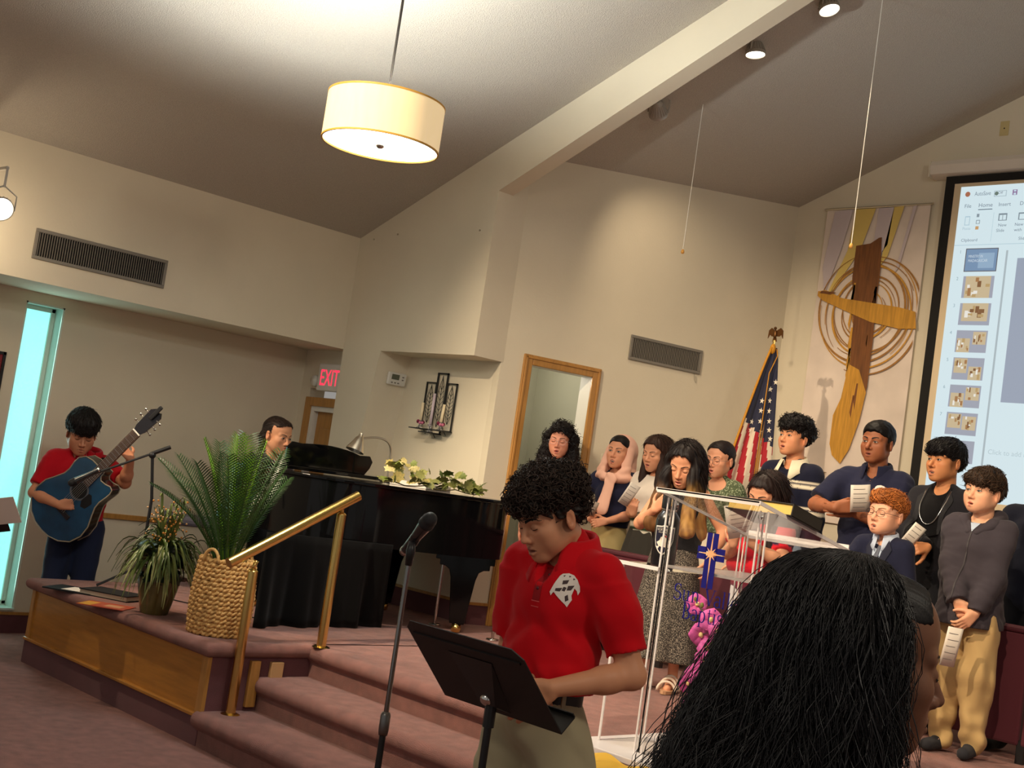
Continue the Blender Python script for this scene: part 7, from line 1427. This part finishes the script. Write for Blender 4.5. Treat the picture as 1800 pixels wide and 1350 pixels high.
# --- man in the navy polo
pos, H, an = place(1545, 780, 7.0); MN = pos
def man_extra(I): knight(I, .088*I['s'], 1.315*I['s'], 1.2, False)
MI = person('man in a navy polo with folded arms holding a small sheet', pos, an-22, H, (150, 92, 62), dict(fn=hair_top, t=.006, line=.068, nape=-.04, top=.008, col=(14, 11, 11), rel=(.0016, 90), fade=.75, kind='curl', lobes=[('e', (0, .01, .062), (.074, .098, .062))]), dict(col=(36, 38, 60), sleeve='short', slen=.86, hem=.86, loose=.014, sr=.018, neckcut=(0, -.045, 1.475, .052, .07, .06), vneck=.05), dict(col=(22, 22, 30)), head=(-6, 0, 0), arms={-1: dict(wp=(1468, 893, .27), hintc=(-.9, -.6, .1), fdc=(.97, .12, .1), pnc=(0, -.1, -1), curl=(38, 50, 25), thumb=(.95, .3, .3)), 1: dict(wp=(1497, 900, .20), hintc=(1, -.5, .1), fdc=(-.95, .1, .1), pnc=(.1, .0, -.95), curl=(20, 25, 15), thumb=(.9, .3, .3))}, mo=.004, collar=dict(col=(32, 34, 56), gap=24), hs=1.08, sw=1.1, girth=1.08, seed=14, extra=man_extra, brow=(.01, .007, .006), brow_w=1.2, lip=(140, 78, 66), nose=1.15)
tick('man')
# --- boy in the navy suit
pos, H, an = place(1560, 906, 6.02); SK_ = pos
def suit_extra(I):
    s = I['s']; m_shirt = mat('pale_blue_shirt', lin((190, 204, 222)), .85); b = (0, 0)
    decal(I, b, [[(-.055*s, 1.46*s), (0, 1.17*s), (.055*s, 1.46*s), (.0, 1.45*s)]], m_shirt, 'shirt_front', off=.003)
    decal(I, b, [[(-.016*s, 1.435*s), (-.010*s, 1.41*s), (.010*s, 1.41*s), (.016*s, 1.435*s)], [(-.011*s, 1.41*s), (-.022*s, 1.24*s), (0, 1.20*s), (.022*s, 1.24*s), (.011*s, 1.41*s)]], mat('grey_tie', lin((96, 100, 112)), .7), 'necktie', off=.008)
    for kx in (-1, 1): decal(I, b, [[(kx*.055*s, 1.475*s), (kx*.10*s, 1.39*s), (kx*.075*s, 1.37*s), (kx*.085*s, 1.345*s), (kx*.004*s, 1.13*s), (kx*.002*s, 1.17*s)][::kx]], mat('navy_lapel', lin((30, 32, 50)), .85), 'lapel', off=.006)
    glasses(I, (.03, .03, .04), .4, .0012, .0235, .0165); 
person('smiling red-haired boy with glasses in a navy suit and grey tie', pos, an-26, H, (232, 172, 138), dict(fn=hair_top, t=.006, line=.066, nape=-.045, top=.014, lk=dict(n=700, col=(182, 108, 52), fwd=.5, dn=.2, zmin=.02), col=(170, 100, 48), rel=(.003, 40), fade=.25, lobes=[('e', (-.01, -.03, .085), (.066, .078, .042)), ('e', (0, -.085, .082), (.05, .03, .03))], kind='comb'), dict(col=(34, 36, 56), sleeve='long', hem=.80, sr=.014, neckcut=(0, -.045, 1.47, .055, .075, .06), vneck=.10, name='suit_jacket'), dict(col=(34, 36, 56)), head=(-10, -4, 2), mo=.008, kid=1, collar=dict(col=(196, 208, 226), gap=14, drop=.05, w=.04), hs=1.0, seed=15, eyes='down', brow=(.25, .12, .05), brow_w=.9, lip=(206, 120, 100), girth=.92, extra=suit_extra, arms={-1: dict(wp=(1505, 1045, .12), hintc=(-.9, -.4, -.3), fdc=(-.2, .2, 1), pnc=(.9, 0, 0), curl=(40, 60, 40))})
tick('suit')
# --- young man in black jacket with chain
pos, H, an = place(1664, 813, 7.0); JB = pos
def chain(I):
    pts = [];
    for i in range(29):
        t = i/28; a = math.pi*t; x = -.085*math.cos(a)*I['s']*1.0; z = (1.455-.22*math.sin(a)**.8)*I['s']; h_ = I['bvh'].ray_cast(Vector((x, -1, z)), Vector((0, 1, 0)))[0]; pts.append((x, (h_.y if h_ else -.1)-.004, z))
    MB().tube(pts, .0042, 6).build('chain_necklace', M_chrome, I['e'], smooth=True)
    m = mat('black_blazer', lin((30, 29, 33)), .85); s = I['s']
    for kx in (-1, 1): decal(I, (0, 0), [[(kx*.075*s, 1.47*s), (kx*.12*s, 1.40*s), (kx*.10*s, 1.32*s), (kx*.06*s, 1.05*s), (kx*.085*s, 1.3*s)][::kx]], m, 'lapel', off=.006)
def blazer(v, c, I): m = (np.abs(v[:, 0]) < .075+.02*(v[:, 2]-1.2)) & (v[:, 1] < -.02); c[m] = lin((16, 15, 17)); return c
JI = person('young man with black fringe in a black jacket and silver chain', pos, an-34, H, (196, 132, 88), dict(fn=hair_top, t=.007, line=.040, jag=.004, lk=dict(n=800, col=(22, 19, 21), fwd=-.9, dn=-.5), nape=-.05, top=.012, col=(15, 13, 15), rel=(.003, 44), fade=.6, lobes=[('e', (0, -.02, .072), (.080, .098, .050)), ('e', (0, -.088, .048), (.062, .026, .026), .012), ('e', (0, .06, .02), (.074, .058, .07))]), dict(col=(34, 33, 38), sleeve='long', hem=.84, sr=.016, paint=blazer, name='jacket', neckcut=(0, -.045, 1.475, .058, .072, .055)), dict(col=(24, 24, 28)), head=(-8, -2, 0), mo=.007, hs=1.08, sw=1.05, seed=16, brow=(.01, .008, .007), brow_w=1.4, lip=(176, 104, 90), nose=1.1, extra=chain, arms={-1: dict(wp=(1630, 962, .24), hintc=(-.9, -.6, -.1), fdc=(-.75, .0, .4), pnc=(.4, -.3, -.8), curl=(40, 55, 35))})
tick('jacket')
# --- boy in the grey hoodie
pos, H, an = place(1730, 868, 6.45); HD_ = pos
def hood_extra(I):
    s = I['s']; decal(I, (0, 0), [[(-.003, .80*s), (.003, .80*s), (.003, (.80+.6*i/12)*s), (-.003, (.80+.6*i/12)*s)] for i in (12,)], mat('zip_dark', lin((58, 52, 56)), .6), 'zip', off=.004)
    zs_ = [(.80+.62*i/14)*s for i in range(15)]; decal(I, (0, 0), [[(-.0035, a), (.0035, a), (.0035, b), (-.0035, b)] for a, b in zip(zs_, zs_[1:])], mat('zip_dark', lin((58, 52, 56)), .6), 'zip', off=.003)
    h = Sdf(); J = I['J']; h.cap(J(-.10, -.02, 1.44), J(-.07, .10, 1.49), .042*s, .046*s, .03).cap(J(.10, -.02, 1.44), J(.07, .10, 1.49), .042*s, .046*s, .03).cap(J(-.07, .10, 1.48), J(.07, .10, 1.48), .052*s, .052*s, .03).cap(J(-.10, -.02, 1.44), J(-.03, -.10, 1.38), .036*s, .020*s, .03).cap(J(.10, -.02, 1.44), J(.03, -.10, 1.38), .036*s, .020*s, .03)
    h.cap(J(0, .02, 1.42), J(0, .01, 1.62), .062*s, .07*s, .01, None, 's'); v, f = nets(lambda P: h(P)+wob(P, .004, 30, 5), J(-.2, -.18, 1.32), J(.2, .2, 1.6), .007); c = np.tile(np.array(lin((66, 60, 66)), np.float32), (len(v), 1)); np_obj('hood', v, f, M_clo, I['e'], c)
    decal(I, (0, 0), [[(-.04*s, 1.46*s), (0, 1.385*s), (.04*s, 1.46*s)]], mat('pale_blue_shirt', lin((150, 172, 212)), .85), 'undershirt', off=.004)
HO = person('boy in a charcoal zip hoodie and tan trousers with clasped hands', pos, an-24, H, (232, 172, 136), dict(fn=hair_top, t=.012, line=.056, jag=.006, lk=dict(n=800, col=(66, 48, 35), fwd=-.7, dn=-.5, jit=.5), nape=-.05, top=.01, col=(52, 38, 28), rel=(.0034, 40), lobes=[('e', (0, -.01, .068), (.082, .100, .054)), ('e', (-.02, -.085, .06), (.05, .028, .026), .012), ('e', (.035, -.075, .045), (.03, .03, .03), .012)], kind='wave'), dict(col=(66, 60, 66), sleeve='long', hem=.80, loose=.035, sr=.022, fold=(.013, 15), name='hoodie', flare=.03), dict(col=(196, 164, 112), loose=.024, fold=.022, v=.010, hem=.02), head=(-10, -4, 2), kid=1, heavy=.5, mo=.004, hs=1.02, girth=1.12, seed=17, vc=.0085, brow=(.06, .04, .03), lip=(196, 112, 100), extra=hood_extra, neck=1.05, arms={-1: dict(wp=(1684, 1082, .22), hintc=(-.9, -.2, -.3), fdc=(.3, -.85, .2), pnc=(.5, .0, -.8), curl=(25, 40, 30)), 1: dict(wp=(1712, 1085, .18), hintc=(1, -.1, -.3), fdc=(-.7, -.6, .1), pnc=(-.2, .1, -.9), curl=(25, 35, 25))}, iris=(70, 60, 50), shoes=(.03, .03, .035))
tick('hoodie')
# --- someone in a dark jacket cut off by the right edge
pos, H, an = place(1836, 846, 7.0)
person('person in a dark navy jacket cut off by the right edge', pos, an-20, H, (196, 136, 104), dict(fn=hair_top, t=.01, line=.06, col=(20, 17, 17)), dict(col=(24, 26, 38), sleeve='long', hem=.82, sr=.018, name='jacket', loose=.02), dict(col=(20, 20, 24)), seed=18, hs=1.05, vh=.006, va=.006, vc=.014)
tick('edge')
# ================================================================== guitar
dG = (GP+Vector((0, 0, 1.1))-ORG).length-.27; O_ = at_d(140, 862, dG); k = 1.145
gx = (_rt*.717+_up*.697-_f*.10).normalized(); gn = (-_f+_up*.12-_rt*.05); gn = (gn-gx*gn.dot(gx)).normalized(); gy = gn.cross(gx)
GM = Matrix(((gx.x, gy.x, gn.x, O_.x), (gx.y, gy.y, gn.y, O_.y), (gx.z, gy.z, gn.z, O_.z), (0, 0, 0, 1))) @ Matrix.Scale(k, 4)
e = empty('acoustic_guitar', (0, 0, 0), 0, 'blue acoustic guitar with cutaway held by the boy at the window', 'guitar'); e.matrix_world = GM
up_ = [(-.33, 0), (-.325, .06), (-.30, .12), (-.25, .175), (-.18, .198), (-.11, .19), (-.05, .16), (0, .138), (.04, .134), (.09, .142), (.13, .140), (.165, .115), (.18, .07), (.182, .03)]
dn_ = [(.182, -.03), (.15, -.034), (.135, -.05), (.14, -.085), (.152, -.115), (.145, -.137), (.12, -.145), (.09, -.142), (.04, -.134), (0, -.138), (-.05, -.16), (-.11, -.19), (-.18, -.198), (-.25, -.175), (-.30, -.12), (-.325, -.06)]
OL = up_+dn_
M_gt = mat('guitar_blue', lin((22, 66, 96)), .18, coat=.6, vary=(6, .35)); M_gs = mat('guitar_side', lin((26, 24, 28)), .25, coat=.4); M_bind = mat('guitar_binding', lin((150, 140, 120)), .5)
MB().prism([(x, y, -.105) for x, y in OL], (0, 0, .105)).build('sides', M_gs, e, auto=30); MB().prism([(x*.985-.001, y*.97, 0.0) for x, y in OL], (0, 0, .003)).build('soundboard', M_gt, e)
MB().tube([(x, y, .001) for x, y in OL], .004, 6, closed=True).build('binding', M_bind, e); MB().tube([(x, y, -.104) for x, y in OL], .004, 6, closed=True).build('binding', M_bind, e)
MB().lathe([(0, .0034), (.048, .0034)], 28).build('soundhole', M_dark, e); MB().lathe([(.049, .0036), (.060, .0038)], 28).build('rosette', mat('rosette', lin((90, 92, 96)), .4), e)
MB().box((-.175, -.075, .003), (-.145, .075, .012)).build('bridge', M_gs, e, bevel=.003); MB().prism([(-.03, -.05, .0035), (.03, -.055, .0035), (.035, -.075, .0035), (0, -.11, .0035), (-.05, -.10, .0035), (-.06, -.07, .0035)], (0, 0, .001)).build('pickguard', M_blackm, e)
MB().box((.10, -.027, -.012), (.49, .027, .004)).build('neck', mat('neck_wood', lin((96, 64, 40)), .35), e, bevel=.006); MB().box((.055, -.027, .004), (.49, .027, .012)).build('fretboard', mat('rosewood', lin((74, 54, 44)), .5), e)
x = .49
for i in range(19): x_f = -.16+.65*2**(-i/12); MB().box((x_f-.0012, -.027, .012), (x_f+.0012, .027, .0135)).build('fret', M_chrome, e) if x_f > .06 else None
MB().box((.486, -.027, .01), (.494, .027, .017)).build('nut', M_white, e)
MB().prism([(.494, -.024, -.004), (.52, -.034, -.008), (.64, -.04, -.02), (.665, -.02, -.022), (.655, 0, -.022), (.665, .02, -.022), (.64, .04, -.02), (.52, .034, -.008), (.494, .024, -.004)], (0, 0, .016)).build('headstock', M_gs, e)
for i in range(3):
    for sy in (-1, 1): MB().tube([(.535+.042*i, sy*.03, -.004), (.535+.042*i, sy*.055, -.004)], .003, 6).ball((.535+.042*i, sy*.062, -.004), (.009, .008, .006), 8, 6).build('tuner', M_chrome, e, smooth=True)
for i in range(6): MB().tube([(-.16, (i-2.5)*.011, .014), (.49, (i-2.5)*.0075, .018)], .0008, 4).build('string', M_steel, e)
MB().box((.60, -.012, .0), (.70, .012, .012)).build('clip_tuner', M_black, e, bevel=.004)
# ================================================================== song sheets
M_gpap = mat('grey_paper', lin((196, 180, 162)), .85)
sheet('grey folded song sheet held by the girl in the headscarf', 1037, 892, .26, HJ+Vector((0, 0, 1.1)), .10, .125, (1, -.35, 0), (-.3, 1, .5), 4, M_gpap)
sheet('pale song sheet slanting beside the pink scarf end', 1106, 869, .30, BG+Vector((0, 0, 1.1)), .075, .19, (1, -.6, 0), (-.62, 1, .3), 5)
sheet('large thin song sheet held up behind the lectern top', 1306, 913, .34, RG+Vector((0, 0, .9)), .17, .19, (1, .18, 0), (-.3, 1, .3), 6)
sheet('small song sheet in the hand of the man in the navy polo', 1512, 876, .30, MN+Vector((0, 0, 1.1)), .115, .165, (1, .02, 0), (-.05, 1, .2), 5)
sheet('song sheet held low by the boy in the suit', 1501, 1003, .20, SK_+Vector((0, 0, .9)), .082, .12, (1, -.35, 0), (.02, 1, .2), 4)
sheet('song sheet in the hand of the young man with the chain', 1606, 940, .32, JB+Vector((0, 0, 1.1)), .075, .13, (1, -.75, 0), (.5, 1, .2), 4)
sheet('long song sheet dangling from the clasped hands of the hoodie boy', 1672, 1137, .25, HD_+Vector((0, 0, .8)), .078, .205, (1, -.2, 0), (.12, 1, .15), 5)
# ================================================================== woman in the foreground with long black hair
FD = 1.79; fpos = at_d(1500, 1150, FD); FYAW = cam_angle(fpos)+108
fb = Vector((fpos.x, fpos.y, 0)); FH = fpos.z/1.632*1.75
def fore_hair(I, h):
    style(I, dict(t=.0022, line=.078, open=.0, slope=.55, nape=-.10, ear=True, col=(22, 18, 18), rel=(.0010, 90), kind='comb', h=.003, lobes=[('e', (0, .10, .03), (.07, .05, .07)), ('s', (0, -.118, .07), (.095, .066, .065))]))
    Rg = np.random.default_rng(11); hs = I['hs']; Rm, hc = I['Rm'], I['hc']
    def env(ph, t):                                   # envelope of the loose hair: ph azimuth (0 = straight back), t 0 crown .. 1 tips, head coordinates
        zz = .135*np.cos(np.clip(t/.30, 0, 1)*math.pi*.5)-.40*np.clip((t-.30)/.70, 0, 1)-.0; w = np.sin(np.clip(t/.30, 0, 1)*math.pi*.5)**.8
        sx = .120*w+.060*np.clip((t-.2)/.8, 0, 1); back = .140*w+.110*np.clip((t-.25)/.75, 0, 1)
        y = .030+np.cos(ph)*np.where(np.cos(ph) > 0, back, .075*w+.03*np.clip((t-.2)/.8, 0, 1)); return np.stack([np.sin(ph)*sx, y, zz], -1)
    # solid core
    nu, nv = 48, 30; U = np.linspace(-2.05, 2.05, nu); T = np.linspace(.02, 1, nv); C = np.array([[env(u, t)*(.93, 1, 1)*1.0 for t in T] for u in U]); C[..., 1] = (C[..., 1]-.03)*.92+.03
    P = C.reshape(-1, 3).astype(np.float32); F_ = np.array([(i*nv+j, (i+1)*nv+j, (i+1)*nv+j+1, i*nv+j+1) for i in range(nu-1) for j in range(nv-1)]); np_obj('hair_mass', I['fromh'](P), F_, M_hair, I['e'], np.tile(np.array(lin((12, 11, 12)), np.float32), (len(P), 1)))
    n = 4700; K = 20; ph = Rg.uniform(-2.15, 2.15, n); t0 = Rg.uniform(.0, .16, n)**1.0; t1 = np.clip(Rg.normal(.93, .10, n), .5, 1.06); lay = Rg.uniform(.93, 1.05, n); t = np.linspace(0, 1, K)
    ca = Rg.uniform(-2.15, 2.15, 260); cl = Rg.integers(0, 260, n); ph = ca[cl]+Rg.normal(0, .05, n)
    TT = t0[:, None]+(t1-t0)[:, None]*t[None]; drift = Rg.normal(0, .10, n)[:, None]*t[None]
    B = env((ph[:, None]+drift).ravel(), TT.ravel()).reshape(n, K, 3); B[..., 0] *= lay[:, None]; B[..., 1] = (B[..., 1]-.03)*lay[:, None]+.03
    cph = Rg.uniform(0, 6.28, 260)[cl]; cf_ = Rg.uniform(15, 28, 260)[cl]; wa = (.004+.022*TT)*Rg.uniform(.6, 1.5, n)[:, None]; f1 = (cf_+Rg.normal(0, 1.0, n))[:, None]; p1 = (cph+Rg.normal(0, .5, n))[:, None]
    tang = np.stack([np.cos(ph), -np.sin(ph), 0*ph], -1)[:, None, :]; rad = np.stack([np.sin(ph), np.cos(ph), 0*ph], -1)[:, None, :]
    B = B+tang*(wa*np.sin(f1*TT+p1))[..., None]+rad*(wa*.8*np.cos(f1*TT*1.1+p1*1.7))[..., None]
    fly = Rg.random(n) < .05; B = B+rad*(fly[:, None]*TT*Rg.uniform(.02, .07, n)[:, None])[..., None]
    B = I['fromh'](B.reshape(-1, 3).astype(np.float32)).reshape(n, K, 3)
    Tn = np.gradient(B, axis=1); Tn /= np.linalg.norm(Tn, axis=2)[..., None]+1e-9; u = np.cross(Tn, np.array([.3, .2, .93])); u /= np.linalg.norm(u, axis=2)[..., None]+1e-9; w_ = np.cross(Tn, u)
    r = (Rg.uniform(.0004, .00085, n)[:, None]*(1-.6*t[None]**3))[..., None]; S_ = 3; ring = []
    for j in range(S_): a = 2*math.pi*j/S_; ring.append(B+(u*math.cos(a)+w_*math.sin(a))*r)
    V = np.stack(ring, 2).reshape(-1, 3); base = (np.arange(n)*K*S_)[:, None, None]; kk = np.arange(K-1)[None, :, None]; jj = np.arange(S_)[None, None, :]
    q = np.stack([base+kk*S_+jj, base+kk*S_+(jj+1) % S_, base+(kk+1)*S_+(jj+1) % S_, base+(kk+1)*S_+jj], -1).reshape(-1, 4)
    cc = np.array(lin((30, 28, 30)), np.float32)*np.clip(1+.5*Rg.normal(size=n), .3, 2.4)[:, None]; o = np_obj('hair_strands', V, q, mat('long_hair', attr='Col', rough=.42, spec=.55), I['e'], np.repeat(cc, K*S_, 0)); o['kind'] = 'stuff'
    # fine combed hair from the hairline back over the temples
    n = 700; K = 8; xs = Rg.uniform(-1, 1, n); t = np.linspace(0, 1, K); side = np.sign(xs); a = np.abs(xs)
    y0 = -.060+.060*a**1.4; z0 = .104-.10*a**1.5; x0 = side*(.012+.064*a**.8)
    P0 = np.stack([x0, y0, z0], -1); P1 = np.stack([x0*.8+side*.01, y0*0+.11, z0*.35+.045], -1); B = P0[:, None]*(1-t)[None, :, None]+P1[:, None]*t[None, :, None]
    c = np.array([0, .02, .036]); D = (B-c)/np.array([.0815, .1035, .0885]); B = c+D/np.linalg.norm(D, axis=2)[..., None]*np.array([.0835, .1055, .0905])+Rg.normal(0, .0006, (n, 1, 3)); B = I['fromh'](B.reshape(-1, 3).astype(np.float32)).reshape(n, K, 3)
    Tn = np.gradient(B, axis=1); Tn /= np.linalg.norm(Tn, axis=2)[..., None]; u = np.cross(Tn, np.array([.3, .2, .93])); u /= np.linalg.norm(u, axis=2)[..., None]; w_ = np.cross(Tn, u); ring = [B+(u*math.cos(2*math.pi*j/3)+w_*math.sin(2*math.pi*j/3))*.0006 for j in range(3)]
    V = np.stack(ring, 2).reshape(-1, 3); base = (np.arange(n)*K*3)[:, None, None]; kk = np.arange(K-1)[None, :, None]; jj = np.arange(3)[None, None, :]; q = np.stack([base+kk*3+jj, base+kk*3+(jj+1) % 3, base+(kk+1)*3+(jj+1) % 3, base+(kk+1)*3+jj], -1).reshape(-1, 4); o = np_obj('combed_hair', V, q, MATS['long_hair'], I['e'], np.tile(np.array(lin((34, 29, 27)), np.float32), (len(V), 1))); o['kind'] = 'stuff'
person('woman seen from behind with long wavy black hair, face turned right', fb, FYAW, FH, (112, 74, 54), dict(fn=fore_hair), dict(col=(40, 34, 36), sleeve='long', hem=.82, loose=.02), dict(col=(30, 30, 38)), head=(0, 4, 0), fem=1, eyes='down', vh=.003, va=.007, vc=.014, hs=1.0, seed=20, brow=(.012, .008, .006), lip=(92, 52, 44), mo=.0)
tick('fore')
# a second music stand just outside the left edge, its sheet reaching into view
q_ = at_d(-4, 893, 6.2); e = empty('music_stand', (q_.x, q_.y, 0), 0, 'black music stand at the far left edge of the picture', 'music stand')
mm = frame_m((0, 0, q_.z), (_rt+_up*.1).normalized(), (_up*.5-_f*.4).normalized()); MB().box((-.25, -.15, -.004), (.02, .15, 0), mm).build('desk', M_desk, e); MB().tube([(-.05, 0, .02), (-.05, 0, q_.z-.03)], .011, 8).build('tube', M_black, e)
for k_ in range(3): a_ = k_*2.094; MB().tube([(-.05, 0, .14), (-.05+.22*math.cos(a_), .22*math.sin(a_), .01)], .008, 6).build('leg', M_black, e)
o = MB().box((-.20, -.10, .001), (.085, .06, .003), mm).build('sheet_music', M_paper); o.location = (q_.x, q_.y, 0); tag(o, 'pale sheet music corner at the far left edge', 'sheet music')
